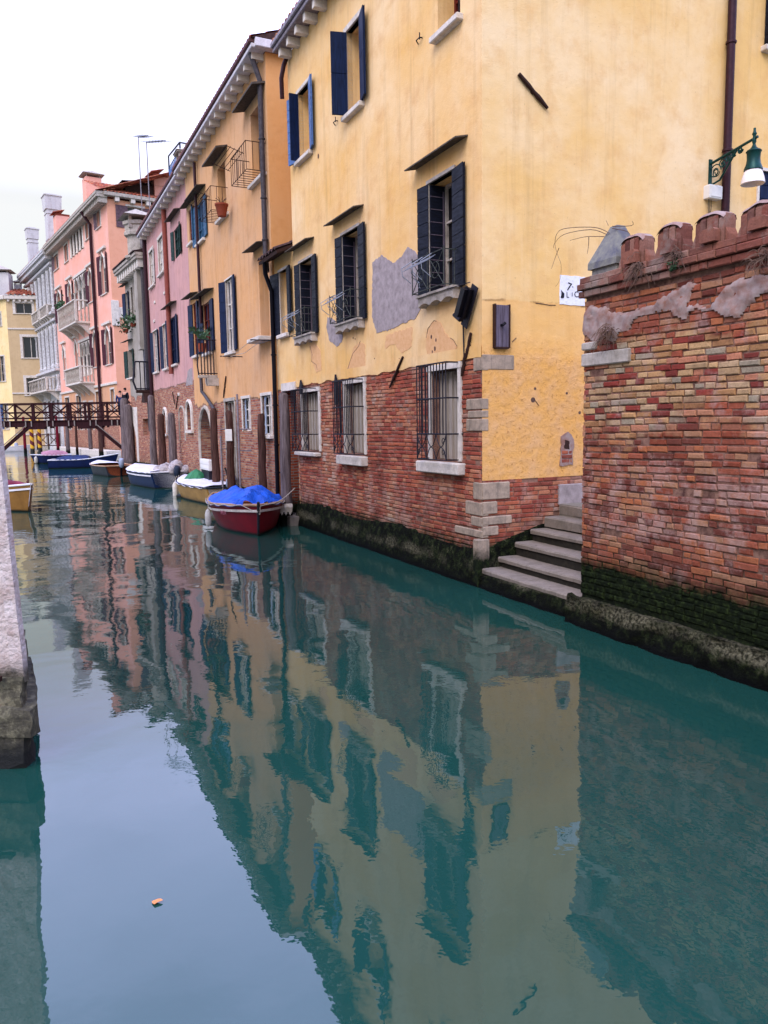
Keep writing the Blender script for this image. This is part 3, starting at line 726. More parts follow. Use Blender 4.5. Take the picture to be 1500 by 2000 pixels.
# brick ground floor, every brick modelled
gops = [(g[0] - .09, g[1] + .09, g[2] - .12, g[3] + .1) for g in (g1, g2, g3)]
mb = MB(); wall(mb, AL, 0, -.3, ZP + .02, [g1, g2, g3], .34, d=.012); m_ = mb.build('ground_floor_wall', m_mort_house, YH)
mb = MB(); brickwork(mb, AL, -.02, .36, ZP, gops, d=.012, out=.017, chw=.008, seed=5, skip=.012, sag=.012)
bk = mb.build('brickwork', m_brk_house, m_, fix=False)
mb = MB(SIDE); wall(mb, 0, 9, -.3, zb0 + .02, [], .3, d=.012); m2_ = mb.build('alley_base_wall', m_mort_house, YH)
mb = MB(SIDE); brickwork(mb, 0.02, 4.2, .42, zb0 + .01, (), d=.012, out=.016, seed=8, skip=.03, sag=.012); mb.build('brickwork', m_brk_house, m2_, fix=False)
# exposed brick below the peeled plaster at the corner of the alley side
crust(AL, .02, parent=YH, top=.58, foot=.13, topfn=lambda u: .56 + .05 * math.sin(u * 1.7))
crust(0, 1.2, SIDE, parent=YH, topfn=lambda u: .55 + u * .28, foot=.06, name='algae_base')
# plaster edge shadow line: thickness of the upper render
mb = MB(); pts = []; n = 90
for i in range(n + 1):
    u = AL + (0 - AL) * i / n; pts.append((u, ZP - .02 + mnoise.noise(Vector((u * 2.1, 4, 0))) * .07 + mnoise.noise(Vector((u * 9, 4, 0))) * .02))
gg = [g for g in (g1, g2, g3)]
v = []; 
for (u, z) in pts: v += [(u, -.016, z), (u, -.016, ZP + .16), (u, .0, z - .004)]
mb.add(v, [(3 * i, 3 * i + 3, 3 * i + 4, 3 * i + 1) for i in range(n)] + [(3 * i, 3 * i + 2, 3 * i + 5, 3 * i + 3) for i in range(n)])
mb.build('plaster_edge', m_yellow, YH, fix=False)
# corner stones
def pq(F, pts, d=0): return [F.at(x, y, d) for x, y in pts]
def ps(F, pts): return [F.side(x, y) for x, y in pts]
mb = MB()
for i, (l, r, t, b) in enumerate([(926, 947, 697, 724), (912, 946, 779, 800), (912, 946, 818, 842), (915, 945, 802, 816)]):
    u0, u1, z0, z1 = FA.rect(l, r, t, b); mb = MB(); mb.cbox(u0, .008, -.012, .1, z0, z1, .010); mb.build('corner_stone', m_quoin, YH)
for i, (l, t, b) in enumerate([(926, 941, 976), (911, 978, 1006), (922, 1008, 1028), (890, 1030, 1046)]):
    u0, _, z0, z1 = FA.rect(l, 944, t, b); mb = MB(); mb.cbox(u0, .010, -.016, .1, z0, z1 - .012, .012); mb.build('corner_stone', m_quoin, YH)
mb = MB(SIDE)
for (r, t, b) in [(1003, 693, 722)]:
    _, u1, z0, z1 = FA.srect(944, r, t, b); mb = MB(SIDE); mb.cbox(.0, u1, -.010, .1, z0, z1, .010); mb.build('corner_stone', m_quoin, YH)
for (r, t, b) in [(994, 940, 975), (970, 978, 1004), (998, 1006, 1024), (972, 1026, 1046)]:
    _, u1, z0, z1 = FA.srect(944, r, t, b); mb = MB(SIDE); mb.cbox(-.0, u1, -.018, .1, z0, z1 - .012, .012); mb.build('corner_stone', m_quoin, YH)
mb = MB(); mb.cbox(-.09, .035, -.10, .10, -.3, .70, .014); mb.build('corner_post', m_quoin, YH)
# patches of grey cement and scraped plaster
P = lambda pts, s=0, a=.018: tex_poly(pq(FA, pts), a, .05, s)
mb = MB(); mb.prism(P([(728, 512), (745, 498), (770, 513), (786, 500), (797, 482), (812, 492), (819, 500), (821, 560), (822, 603), (812, 622), (785, 632), (768, 642), (736, 651), (727, 618)], 1), -.007, .02)
mb.build('cement_patch', m_cement, YH, 'large grey cement patch between two upper windows')
mb = MB(); mb.prism(P([(640, 619), (650, 622), (664, 640), (670, 655), (668, 668), (658, 678), (643, 664), (638, 640)], 2), -.007, .02); mb.build('cement_patch', m_cement, YH, 'small grey cement patch below the left upper windows')
mb = MB(); mb.prism(P([(842, 632), (852, 624), (862, 632), (868, 648), (882, 662), (893, 678), (880, 692), (862, 700), (838, 702), (832, 680), (833, 655)], 3), -.005, .02); mb.build('scraped_patch', m_scrape, YH)
mb = MB(); mb.prism(P([(754, 655), (800, 640), (806, 640), (804, 676), (786, 690), (770, 672), (752, 680)], 4), -.004, .02); mb.build('scraped_patch', m_scrape, YH)
mb = MB(); mb.prism(P([(690, 680), (702, 668), (713, 672), (714, 728), (690, 732), (676, 728), (684, 705)], 5), -.004, .02); mb.build('scraped_patch', m_scrape, YH)
mb = MB(); mb.prism(P([(604, 672), (614, 668), (626, 684), (628, 722), (618, 728), (612, 712), (608, 700)], 6), -.004, .02); mb.build('scraped_patch', m_scrape, YH)
# dark cracks and holes in the render
mb = MB()
for pts in ([(678, 727), (684, 706), (690, 690), (701, 676), (704, 666)], [(606, 676), (610, 692), (609, 706), (618, 712), (620, 722)], [(833, 660), (836, 642), (848, 626), (853, 628)], [(880, 660), (886, 664), (893, 676)]):
    q = [FA.at(*p) for p in pts]; mb = MB(); mb.tube([(u, -.004, z) for u, z in q], .005, 4); mb.build('crack', m_dry, YH)
for (x, y, r) in [(843, 658, .035), (852, 664, .03), (850, 681, .04), (845, 687, .025), (856, 692, .015), (866, 688, .012), (800, 712, .01), (770, 716, .012), (780, 700, .008), (732, 700, .012), (690, 660, .02), (694, 662, .015), (702, 725, .03), (622, 305, .05)]:
    u, z = FA.at(x, y); mb = MB(); mb.prism([(u + r * math.cos(a) * .7, z + r * math.sin(a)) for a in [k * PI / 4 + .2 for k in range(8)]], -.0075, 0); mb.build('hole', m_dry, YH)
# upper windows
def rail_cage(W, T, u0, u1, z0, z1, out=.3, mat=m_cage, planks=True, sd=0):
    r_ = .0085; mb = MB(T)
    for z in (z0 + .02, z1): mb.tube([(u0 - .12, 0, z), (u0 - .05, -out, z), (u1 + .05, -out, z), (u1 + .05, 0, z)], r_, 5)
    mb.tube([(u1 + .05, 0, z1), (u1 + .22, .0, z1)], r_ * 1.2, 5); mb.tube([(u1 + .05, -.01, z0 + .06), (u1 + .22, -.01, z0 + .06)], r_, 5)
    for (u, y) in ((u0 - .05, -out), (u1 + .05, -out), ((u0 + u1) / 2, -out)): mb.tube([(u, y, z0), (u, y, z1 + .04)], r_, 5)
    m = (u0 + u1) / 2
    for (a, b) in ((u0 - .05, m), (m, u1 + .05)):
        mb.tube([(a, -out, z0 + .02), (b, -out, z1)], r_ * .8, 5); mb.tube([(b, -out, z0 + .02), (a, -out, z1)], r_ * .8, 5)
        mb.tube([((a + b) / 2 + .12 * math.cos(t), -out, (z0 + z1) / 2 + .12 * math.sin(t)) for t in [k * PI / 5 for k in range(11)]], r_ * .7, 5)
    for y in (-out * .33, -out * .66): mb.tube([(u1 + .05, y, z0 + .02), (u1 + .05, y, z1)], r_ * .7, 5)
    o = mb.build('railing', mat, W)
    if planks:
        k = MB(T); rn = random.Random(sd)
        for i in range(5):   # drying rack hung outside the railing
            z = z1 - .06 - .02 * i; k.tube([(u0 - .1, -out - .03 - .03 * i, z - .02), (u1 - .12, -out - .04 - .03 * i, z + .0)], .0045, 4)
        for u in (u0 - .05, u0 + .3, u1 - .3): k.tube([(u, -out, z1), (u, -out - .19, z1 - .12), (u, -out - .17, z1 - .24), (u, -out - .02, z0 + .18)], .007, 5)
        for i in range(3): k.tube([(u0 - .12, -.04 - .07 * i, z0 + .12 + .1 * i), (u0 - .2, -.06 - .07 * i, z0 + .16 + .1 * i), (u0 - .2, -.07 - .07 * i, z0 + .24 + .08 * i), (u0 - .1, -out, z0 + .3 + .06 * i)], .006, 4)
        k.build('drying_rack', simple_rack, W)
    return o
simple_rack = simple('pale_metal_rack', S('9ca0a8'), .5, .2, scale=30)
def scallop_sill(W, T, u0, u1, z):
    mb = MB(T); pts = [(u0, z), (u1, z), (u1, z - .15)]; n = 12
    for k in range(n + 1):
        t = k / n; pts.append((u1 - (u1 - u0) * t, z - .15 + .05 * abs(math.sin(t * PI * 3))))
    mb.prism(pts, -.14, .05); mb.box(u0 - .02, u1 + .02, -.17, .05, z + .001, z + .035); return mb.build('sill', m_istria_d, W)
for (r, px, lab, can, cz) in ((w3, .30, 'large barred upper window nearest the corner', (-1.93, -.36), 6.42), (w4, .28, 'upper window left of the large cement patch', (-5.5, -3.98), 6.40), (w5, .27, 'upper window nearest the low house', (-8.0, -6.6), 6.40)):
    W = window(YH, None, r, .34, fw=.05, sill=False, leaves=[('l', px, 174), ('r', px + .08, 7)], rungs=True, frame_mat=m_istria_d, pane=m_dark, can=(can[0], can[1], cz, .34), label=lab, boards=9, lf_mat=m_sh_dark)
    scallop_sill(W, None, r[0] - .16, r[1] + .2, r[2] - .002); rail_cage(W, None, r[0] - .05, r[1] + .1, r[2] + .03, r[2] + .55, .27, sd=int(px * 100))
    k = MB()
    if r is w3: k.box(r[0] + .42, r[1] - .12, .25, .27, r[2] + .03, r[3] - .05); k.build('curtain', m_redwood, W)
    if r is w4: k.box(r[0] + .45, r[1] - .06, .25, .27, r[2] + .03, r[3] - .35); k.build('curtain', m_curtain, W)
    if r is w5: k.box(r[0] + .5, r[1] - .12, .25, .27, r[2] + .03, r[3] - .3); k.build('curtain', m_redwood, W)
W = window(YH, None, w1, .36, fw=.07, leaves=[('l', .42, 166), ('r', .36, 14)], frame_mat=m_istria, lf_mat=m_sh_slate, label='top window with slate blue shutters nearest the drainpipe', boards=6, pane=m_glass)
leaf(YH, W, None, w1[0] + .0, .20, w1[2], w1[3], 88, m_sh_blue, 1)
W = window(YH, None, w2, .36, fw=.09, leaves=[('l', .30, 104), ('r', .40, 14)], frame_mat=m_istria, lf_mat=m_sh_blue, label='tall top window with navy shutter standing open', boards=2, pane=m_dark)
W = window(YH, None, w0, .36, fw=.0, leaves=[], label='top window nearest the corner, cut by the photo edge', pane=m_dark)
s_ = MB(); s_.cbox(w0[0] - .02, w0[1] + .03, -.04, .2, w0[2] - .1, w0[2] + .004, .01); s_.build('sill', m_istria, W)
leaf(YH, W, None, w0[0] + .12, .32, w0[2] + .02, w0[3], 18, m_sh_dark, 1, d=.3)
# shutter hooks
for (x, y) in ((822, 77), (658, 238)):
    u, z = FA.at(x, y); mb = MB(); mb.tube([(u - .06, -.01, z - .05), (u - .06, -.05, z), (u + .05, -.05, z), (u + .05, 0, z)], .01, 5); mb.tube([(u + .05, -.05, z - .03), (u + .05, -.05, z + .07)], .009, 5); mb.build('shutter_hook', m_black, YH)
# barred ground floor windows
def barred(r, cage, sillr, lab, inner):
    u0, u1, z0, z1 = r
    W = window(YH, None, r, .33, fw=.09, sill=False, pane=m_dark, frame_mat=m_istria, label=lab, cas=m_redwood, bars=0)
    s = MB(); s.cbox(sillr[0], sillr[1], -.13, .25, sillr[2], sillr[3], .015); s.build('sill', m_istria, W)
    k = MB(); uu = u0 + (u1 - u0) * inner; n = 6
    for i in range(n): a = u0 + .01 + (uu - u0) * i / n; k.box(a, a + (uu - u0) / n - .008, .14 + .03 * (i % 2), .19 + .03 * (i % 2), z0 + .01, z1 - .03 - .04 * (i % 2))
    k.build('inner_shutter', m_lace, W)
    a, b, c, d = cage; out = .24; mb = MB(); zm = c + (d - c) * .27; z3 = c + (d - c) * .64
    n = max(5, int((b - a) / .085))
    for z in (c, zm, z3, d): mb.tube([(a, .0, z), (a, -out, z), (b, -out, z), (b, 0, z)], .013 if z != c else .009, 5)
    mb.tube([(b, 0, zm), (b + .1, 0, zm)], .012, 5)
    for i in range(n + 1): u = a + (b - a) * i / n; mb.tube([(u, -out, zm), (u, -out, d)], .0095, 5)
    for i in range(1, 3): mb.tube([(a, -out * i / 3, c), (a, -out * i / 3, d)], .009, 5)
    for u in (a, b): mb.tube([(u, -out, c), (u, -out, zm)], .012, 5)
    m = 3; h = zm - c; ww = (b - a) / m
    for i in range(m):
        x0 = a + ww * i
        for (p, q) in (((x0, c), (x0 + ww, zm)), ((x0, zm), (x0 + ww, c))):
            pts = [(p[0] + (q[0] - p[0]) * t, -out, p[1] + (q[1] - p[1]) * (t + .12 * math.sin(2 * PI * t))) for t in [k_ / 8 for k_ in range(9)]]
            mb.tube(pts, .008, 5)
    for cx_ in (b - .09, a + .06):
        for zz in (c + h * .28, c + h * .72): mb.tube([(cx_ + .05 * math.cos(t) * (1 - t / 9), -out, zz + .06 * math.sin(t) * (1 - t / 9)) for t in [k_ * .6 for k_ in range(12)]], .007, 4)
    mb.build('window_grille', m_iron, W)
barred(g1, (FA.at(846, 800)[0] - .1, FA.at(902, 800)[0] - .06, g1[2] + .02, g1[3] + .08), FA.rect(826, 909, 902, 924), 'barred ground floor window nearest the alley', .58)
barred(g2, (g2[0] - .1, g2[1] + .02, g2[2] + .0, g2[3] + .05), FA.rect(668, 718, 890, 908), 'middle barred ground floor window', .6)
barred(g3, (g3[0] - .12, g3[1] - .1, g3[2] + .0, g3[3] + .06), FA.rect(585, 626, 883, 890), 'barred ground floor window nearest the low house', .5)
# tie rods
anchor(YH, None, FA.at(790, 697), FA.at(764, 757)); anchor(YH, None, FA.at(923, 650), FA.at(913, 700))
anchor(YH, None, FA.at(912, 690), FA.at(905, 735))
anchor(YH, SIDE, FA.side(1011, 146), FA.side(1067, 213), w=.06)
for (x, t, b) in ((662, 731, 790), (593, 742, 770)):
    u, z0 = FA.at(x, b); _, z1 = FA.at(x, t); mb = MB(); mb.prism([(u - .07, z0), (u + .07, z0), (u + .09, z0 + (z1 - z0) * .6), (u, z1), (u - .08, z0 + (z1 - z0) * .55)], -.08, -.04); mb.build('iron_spike_plate', m_iron, YH)
cornice(YH, AL, .02, ZC, .34, .2, brk=m_istria, step=.52, bsz=.13); roof(YH, AL, .1, ZC + .21, 9, .36)
pipe(YH, [(AL + .12, -.02, ZC), (AL + .10, -.12, ZC - .25), (AL + .02, -.16, ZC - .5), (AL - .08, -.12, ZC - .9)], .05, m_pipe)
# alley side: windows, pipe, niche
W = window(YH, SIDE, sw1, .28, fw=.05, leaves=[], label='blue shuttered alley window beside the lamp', pane=m_dark)
leaf(YH, W, SIDE, sw1[0], (sw1[1] - sw1[0]) / 2, sw1[2], sw1[3], 2, m_sh_blue, 5, d=.03); leaf(YH, W, SIDE, sw1[1], (sw1[1] - sw1[0]) / 2, sw1[2], sw1[3], 178, m_sh_blue, 5, d=.03)
W = window(YH, SIDE, sw2, .28, fw=.0, leaves=[('l', .12, 90)], label='upper alley window at the photo edge', pane=m_glass, lf_mat=m_sh_dark)
yp, zp = FA.side(1415, 200)
pipe(YH, [(.09, yp, 1.1), (.09, yp, ZC)], .065, m_pipe, None, [(.09, yp, FA.side(1418, 88)[1]), (.09, yp, FA.side(1414, 298)[1]), (.09, yp, 3.2)])
u, z = FA.side(1106, 878); mb = MB(SIDE); mb.prism(tex_poly([(u - .13, z - .24), (u + .12, z - .24), (u + .13, z + .15), (u + .02, z + .27), (u - .11, z + .2)], .02, .06, 4), -.015, .02)
nb = mb.build('bricked_niche', m_cementd, YH); k = MB(SIDE); k.prism(tex_poly([(u - .05, z + .02), (u + .05, z + .0), (u + .04, z + .13), (u - .04, z + .15)], .01, .03, 6), -.017, .0); k.build('hole', m_rust, nb); k = MB(SIDE); brickwork(k, u - .1, u + .1, z - .2, z - .02, (), course=.065, d=-.012, out=.012, seed=3); k.build('brickwork', m_brk_house, nb, fix=False)
mb = MB(SIDE)
for (x, y, r) in ((1045, 759, .022), (1041, 781, .04), (1107, 768, .02), (1132, 806, .025)):
    u, z = FA.side(x, y); mb = MB(SIDE); mb.prism([(u + r * math.cos(a), z + r * math.sin(a)) for a in [k * PI / 4 for k in range(8)]], -.003, 0); mb.build('hole', m_dry, YH)
for pts in ([(1046, 592), (1062, 594), (1072, 596), (1085, 596)], [(1045, 782), (1052, 792)], [(1000, 668), (1008, 660)]):
    q = [FA.side(*p) for p in pts]; mb = MB(SIDE); mb.tube([(u, -.004, z) for u, z in q], .006, 4); mb.build('crack', m_dry, YH)
u0, u1, z0, z1 = FA.srect(1090, 1136, 945, 982); mb = MB(SIDE); mb.cbox(u0, u1 + .3, -.03, .05, z0 - .02, z1, .01); mb.build('cement_block', m_cement, YH)

# ---- things fixed to the corner house
def thing(name, F, label, cat, group=None, x=0, y=0): return empty(name, F.P(x, y), F.rz, label, cat, group)
# wooden board
u0, u1, z0, z1 = FA.srect(962, 992, 595, 680)
t = thing('wooden_board', FA, 'grey weathered board fixed upright on the yellow alley wall', 'board')
mb = MB(SIDE); mb.cbox(u0 + .02, u1 - .02, -.05, -.004, z0 + .01, z1 - .01, .006); mb.build('board', m_plankw, t)
mb = MB(SIDE); mb.box(u0, u0 + .02, -.065, 0, z0, z1); mb.box(u1 - .02, u1, -.065, 0, z0, z1); mb.box(u0 + .02, u1 - .02, -.066, 0, z0 - .012, z0 + .01); mb.build('edge_strip', m_rust, t)
mb = MB(SIDE); uu, zz = FA.side(975, 636); mb.tube([(uu, -.05, zz), (uu, -.10, zz), (uu + .03, -.11, zz + .03)], .02, 6); mb.build('bolt', m_black, t)
# street sign with remnants of lettering
u0, u1, z0, z1 = FA.srect(1093, 1142, 539, 596)
t = thing('street_sign', FA, 'peeling whitewashed street sign panel at the end of the brick wall', 'sign')
mb = MB(SIDE); mb.prism(tex_poly([(u0, z0), (u1, z0), (u1, z1), (u0, z1)], .006, .06, 9), -.008, .0); mb.build('panel', m_sign, t)
def stxt(body, px, py, sz, rot=0):
    u, z = FA.side(px, py); M = SIDE @ Matrix.Translation((u, -.011, z)) @ Matrix.Rotation(PI / 2, 4, 'X') @ Matrix.Rotation(rot, 4, 'Z')
    text_mesh(body, sz, m_ink, 'lettering', t, M, .002)
stxt('7', 1105, 566, .17, -.25); stxt('-', 1116, 563, .09); stxt('L', 1105, 581, .11); stxt('I', 1115.5, 579, .085); stxt('C', 1120.5, 580, .12)
mb = MB(SIDE); u, z = FA.side(1097.5, 575); mb.prism(tex_poly([(u - .03, z - .05), (u + .03, z - .05), (u + .035, z + .02), (u - .02, z + .06)], .01, .03, 2), -.012, -.007); mb.build('chipped_corner', m_iron, t)
# junction box
u0, u1, z0, z1 = FA.srect(1374, 1399, 365, 392)
t = thing('junction_box', FA, 'small white electrical box beside the drainpipe under the lamp', 'electrical box')
mb = MB(SIDE); mb.cbox(u0, u1, -.12, 0, z0, z1, .012); b_ = mb.build('box', m_boxw, t)
mb = MB(SIDE); mb.cbox(u0 + .03, u1 - .03, -.128, -.121, z0 + .03, z1 - .03, .003); mb.build('lid', m_boxw, b_)
mb = MB(SIDE)
for i in range(3): mb.tube([(u0 + .06 + .03 * i, -.05, z0), (u0 + .07 + .035 * i, -.04, z0 - .12), (u0 + .12 + .01 * i, -.02, z0 - .25), (u0 + .14, -.015, z0 - .7)], .006, 4)
mb.build('cable', m_iron, t)
# lamp on an ornamental bracket
yl, zl = FA.side(1386, 338); t = empty('wall_lamp', FA.P(0, yl), FA.rz, 'green street lamp on an ornamental bracket above the brick wall', 'street lamp')
zt = FA.side(1386, 321)[1]
# arm runs out from the wall (+x); find its length from the lamp's place
LX = .1
for i in range(400):
    x = i * .01; v_ = (FA.P(x, yl, zt + .12 * x) - CP); 
    if 750 + FOC * v_.dot(RT) / v_.dot(FW) > 1473: LX = x; break
sl = (lambda x: zt + (x / LX) * .13)
mb = MB(); mb.tube([(0, 0, sl(0)), (LX + .06, 0, sl(LX + .06))], .022, 8); mb.tube([(0.0, 0, zt - .34), (LX * .25, 0, zt - .30), (LX * .5, 0, sl(LX * .5) - .12), (LX * .62, 0, sl(LX * .62) - .02)], .018, 6)
mb.obox((.012, 0, zt - .17), (.012, 0, 0), (0, .03, 0), (0, 0, .24)); mb.build('bracket', m_lampg, t, smooth=True)
mb = MB()
def scroll(cx_, cz_, r, turns=1.6, s=1, y=0):
    return [(cx_ + r * (1 - t / (2 * PI * turns) * .8) * math.cos(t * s), y, cz_ + r * (1 - t / (2 * PI * turns) * .8) * math.sin(t * s)) for t in [k * 2 * PI * turns / 22 for k in range(23)]]
for (fx, dz, r) in ((.13, -.16, .12), (.30, -.10, .075), (.43, -.07, .055), (.55, -.055, .04)): mb.tube(scroll(LX * fx, sl(LX * fx) + dz, r), .010, 5); mb.tube(scroll(LX * fx + .02, sl(LX * fx) + dz - .02, r * .6, s=-1), .008, 5)
mb.tube(scroll(.0 + .04, zt - .42, .05), .014, 5); mb.tube(scroll(LX * .7, sl(LX * .7) - .05, .05, s=-1), .014, 5); mb.build('scrollwork', m_lampg, t)
mb = MB(); c = (LX, 0, sl(LX)); mb.lathe([(.001, .16), (.018, .15), (.02, .10), (.035, .07), (.02, .03), (.03, 0), (.03, -.05), (.02, -.08), (.035, -.12), (.06, -.15), (.10, -.17), (.115, -.19), (.10, -.21), (.095, -.30), (.105, -.37), (.13, -.43), (.135, -.46), (.12, -.465), (.001, -.44)], c, 20); mb.build('lamp_cap', m_lampg, t, smooth=True)
mb = MB(); mb.lathe([(.118, -.467), (.135, -.50), (.16, -.58), (.175, -.66), (.165, -.665), (.15, -.60), (.11, -.50), (.001, -.49)], c, 20); mb.build('lamp_shade', m_lampglass, t, smooth=True)
# slanted iron gutter box at the corner
t = thing('metal_chute', FA, 'slanted dark metal chute hanging beside the corner window', 'metal chute')
pt_, pb_ = FA.at(934, 563), FA.at(914, 634); A_ = Vector((pt_[0], -.16, pt_[1])); B_ = Vector((pb_[0], -.16, pb_[1])); ax_ = (A_ - B_); cr_ = Vector((0, 1, 0)).cross(ax_).normalized()
mb = MB(); mb.obox((A_ + B_) / 2 + Vector((0, .10, 0)), ax_ * .56, cr_ * .085, Vector((0, .008, 0))); mb.build('plate', m_iron, t)
mb = MB(); mb.obox((A_ + B_) / 2 + ax_ * .06 - cr_ * .02, ax_ * .40, cr_ * .055, Vector((0, .075, 0))); mb.obox((A_ + B_) / 2 + ax_ * .06, ax_ * .44, cr_ * .075, Vector((0, .012, 0))); mb.build('chute_box', m_black, t)
mb = MB(); mb.tube([B_ + ax_ * .18 - cr_ * .10 - Vector((0, .05, 0)), B_ + ax_ * .18 + cr_ * .09 - Vector((0, .05, 0))], .03, 8); mb.build('roller', m_black, t)
mb = MB(); u, z = FA.at(930, 552); mb.tube([(u, -.1, z), (u - .35, -.27, z - .05)], .007, 5); mb.build('stay_rod', m_iron, t); mb = MB(); u, z = FA.at(908, 630); mb.tube([(u, -.03, z), (u + .01, -.02, z - .6)], .012, 5); mb.build('stay_rod', m_iron, t)

# ------------------------------------------------------------------ low link house
FD = FA.sub(AL - .001); DU = -1.46
LH = empty('link_house', FD.O, FD.rz, 'narrow low yellow house with a tiled eave and a dark water doorway', 'house')
dw = FA.rect(549, 557, 528, 654); dw = (dw[0] - AL - .05, dw[0] - AL + .55, dw[2], dw[3]); dd = (-.95, -.04, .25, 3.22)
mb = MB(); wall(mb, DU, 0, -.3, 6.55, [dw, dd + (1.1,)], .3); mb.quad((DU, 6, -.3), (0, 6, -.3), (0, 6, 6.55), (DU, 6, 6.55)); mb.quad((DU, 0, -.3), (DU, 0, 6.55), (DU, 6, 6.55), (DU, 6, -.3)); mb.quad((0, 0, -.3), (0, 0, 6.55), (0, 6, 6.55), (0, 6, -.3)); mb.build('wall', wallmix('link_house_wall', YA, YB, YC, RED, MORTP, 3.28, .15, .25, .45), LH)
W = window(LH, None, dw, .25, fw=.05, leaves=[('l', .5, 172), ('r', .42, 10)], lf_mat=m_sh_dark, frame_mat=m_istria, label='black shuttered window under the tiled eave', boards=9)
mb = MB(); mb.box(-1.05, .0, -.05, .12, 3.23, 3.42); mb.build('lintel', m_istria, LH)
mb = MB(); mb.box(-.93, -.06, 1.0, 1.06, .25, 3.2); mb.build('doorway_shade_panel', m_dark, LH)  # near-black sheet, the doorway's inner shade put into its colour
mb = MB(); mb.box(-1.0, 0.4, -.02, 1.05, -.3, .25); mb.cbox(-.35, .12, -.30, -.03, -.3, .22, .02); mb.build('door_step', m_step, LH)
mb = MB(); mb.cbox(-1.12, -.96, -.03, .1, -.2, 3.229, .015); mb.build('jamb', m_plankw, LH)
mb = MB(); tiles(mb, DU - .02, -.02, -.42, 1.6, 6.42, .42, .21, .06); mb.build('roof', m_tiledark, LH, fix=False)
mb = MB(); mb.add([(DU, -.40, 6.40), (0, -.40, 6.40), (0, 1.6, 7.24), (DU, 1.6, 7.24), (DU, -.38, 6.33), (0, -.38, 6.33), (0, 1.6, 7.17), (DU, 1.6, 7.17)], [(0, 1, 2, 3), (7, 6, 5, 4), (0, 4, 5, 1), (1, 5, 6, 2), (2, 6, 7, 3), (3, 7, 4, 0)]); mb.build('eave_board', m_rust, LH)
pipe(LH, [(DU + .35, -.35, 6.38), (DU + .22, -.3, 6.1), (DU + .12, -.12, 5.7), (DU + .12, -.12, 3.6), (DU + .12, -.13, 0.1)], .055, m_black, None, [(DU + .12, -.12, z) for z in (4.15, 2.9, 1.9, 1.2)])
crust(DU - .1, -.96, parent=LH)
crust(-.04, .02, parent=LH)

# ------------------------------------------------------------------ orange house
XC = AL + DU; FC = FA.sub(XC - .002, -.05); CW = -9.92; CZ = 11.36
m_torn = simple('torn_pale_board', S('a4aebc'), .9, c2=S('7c8a9c'))
OH = empty('orange_house', FC.O, FC.rz, 'tall orange plastered house with a brick base and iron window racks', 'house')
def rc(*a): return FC.rect(*a)
c_up1 = rc(494, 510, 208, 352); c_up2 = rc(427, 440, 320, 425); c_up3 = rc(385, 399, 392, 473); c_up4 = rc(369, 376, 407, 476)
c_m1 = rc(507, 525, 497, 660); c_m2 = rc(443, 457, 543, 688); c_m3 = rc(398, 412, 590, 690); c_m4 = rc(378, 386, 590, 695)
c_g1 = rc(475, 489, 778, 842); c_g2 = rc(513, 531, 772, 850); c_door = rc(443, 461, 783, 930); c_arch = rc(393, 417, 798, 930)
def wd(r, w): c = (r[0] + r[1]) / 2; return (c - w / 2, c + w / 2, r[2], r[3])
c_up1 = wd(c_up1, 1.0); c_up2 = wd(c_up2, .95); c_m1 = (c_m1[0], c_m1[1], c_m1[2], c_m1[3])
c_door = (c_door[0], c_door[1], .35, c_door[3]); c_arch = (c_arch[0], c_arch[1], .35, c_arch[3])
ops = [c_up1 + (.5,), c_up2 + (.5,), c_up3 + (.13,), c_up4 + (.13,), c_m1 + (.45,), c_m2 + (.13,), c_m3 + (.13,), c_m4 + (.13,), c_g1 + (.16,), c_g2 + (.16,), c_door + (.16,), c_arch + (.4,)]
mb = MB(); wall(mb, CW, 0, -.3, CZ, ops, .3); mb.quad((CW, 0, 0), (CW, 0, CZ), (CW, 9, CZ), (CW, 9, 0)); mb.quad((CW, 9, 0), (CW, 9, CZ), (0, 9, CZ), (0, 9, 0))
zs = c_arch[3] - .55 * (c_arch[1] - c_arch[0]); arch_fill(mb, c_arch[0], c_arch[1], zs, c_arch[3], dep=.4); mb.build('wall', m_orange, OH)
mb = MB(SIDE); wall(mb, 0, 9, -.3, CZ, []); mb.build('side_wall', m_orange_side, OH)
def rack(W, r, out=.5):
    u0, u1, z0, z1 = r; mb = MB(); zt_, zb_ = z0 + .65, z0 + .0; a, b = u0 - .25, u1 + .2
    for z in (zb_ - .02, zt_): mb.tube([(a, 0, z), (a, -out, z), (b, -out, z), (b, 0, z)], .011, 5)
    for y in (-out, -out * .66, -out * .33): mb.tube([(b, y, zb_), (b, y, zt_)], .008, 4); mb.tube([(a, y, zb_), (a, y, zt_)], .008, 4)
    for k in range(9): u = a + (b - a) * k / 8; mb.tube([(u, -out, zb_), (u, -out, zt_)], .008, 4); mb.tube([(u, -out, zb_ - .02), (u, 0, zb_ - .02)], .008, 4)
    for k in range(5): y = -out - .05 - .1 * k; mb.tube([(a - .15, y, zt_ - .25 + .03 * k), (b - .1, y, zt_ - .25 + .03 * k)], .009, 4)
    for u in (a - .1, b - .15): mb.tube([(u, -out, zt_ - .27), (u, -out - .45, zt_ - .13)], .009, 4)
    return mb.build('iron_rack', m_rust, W)
m_ochre = m_orange_side
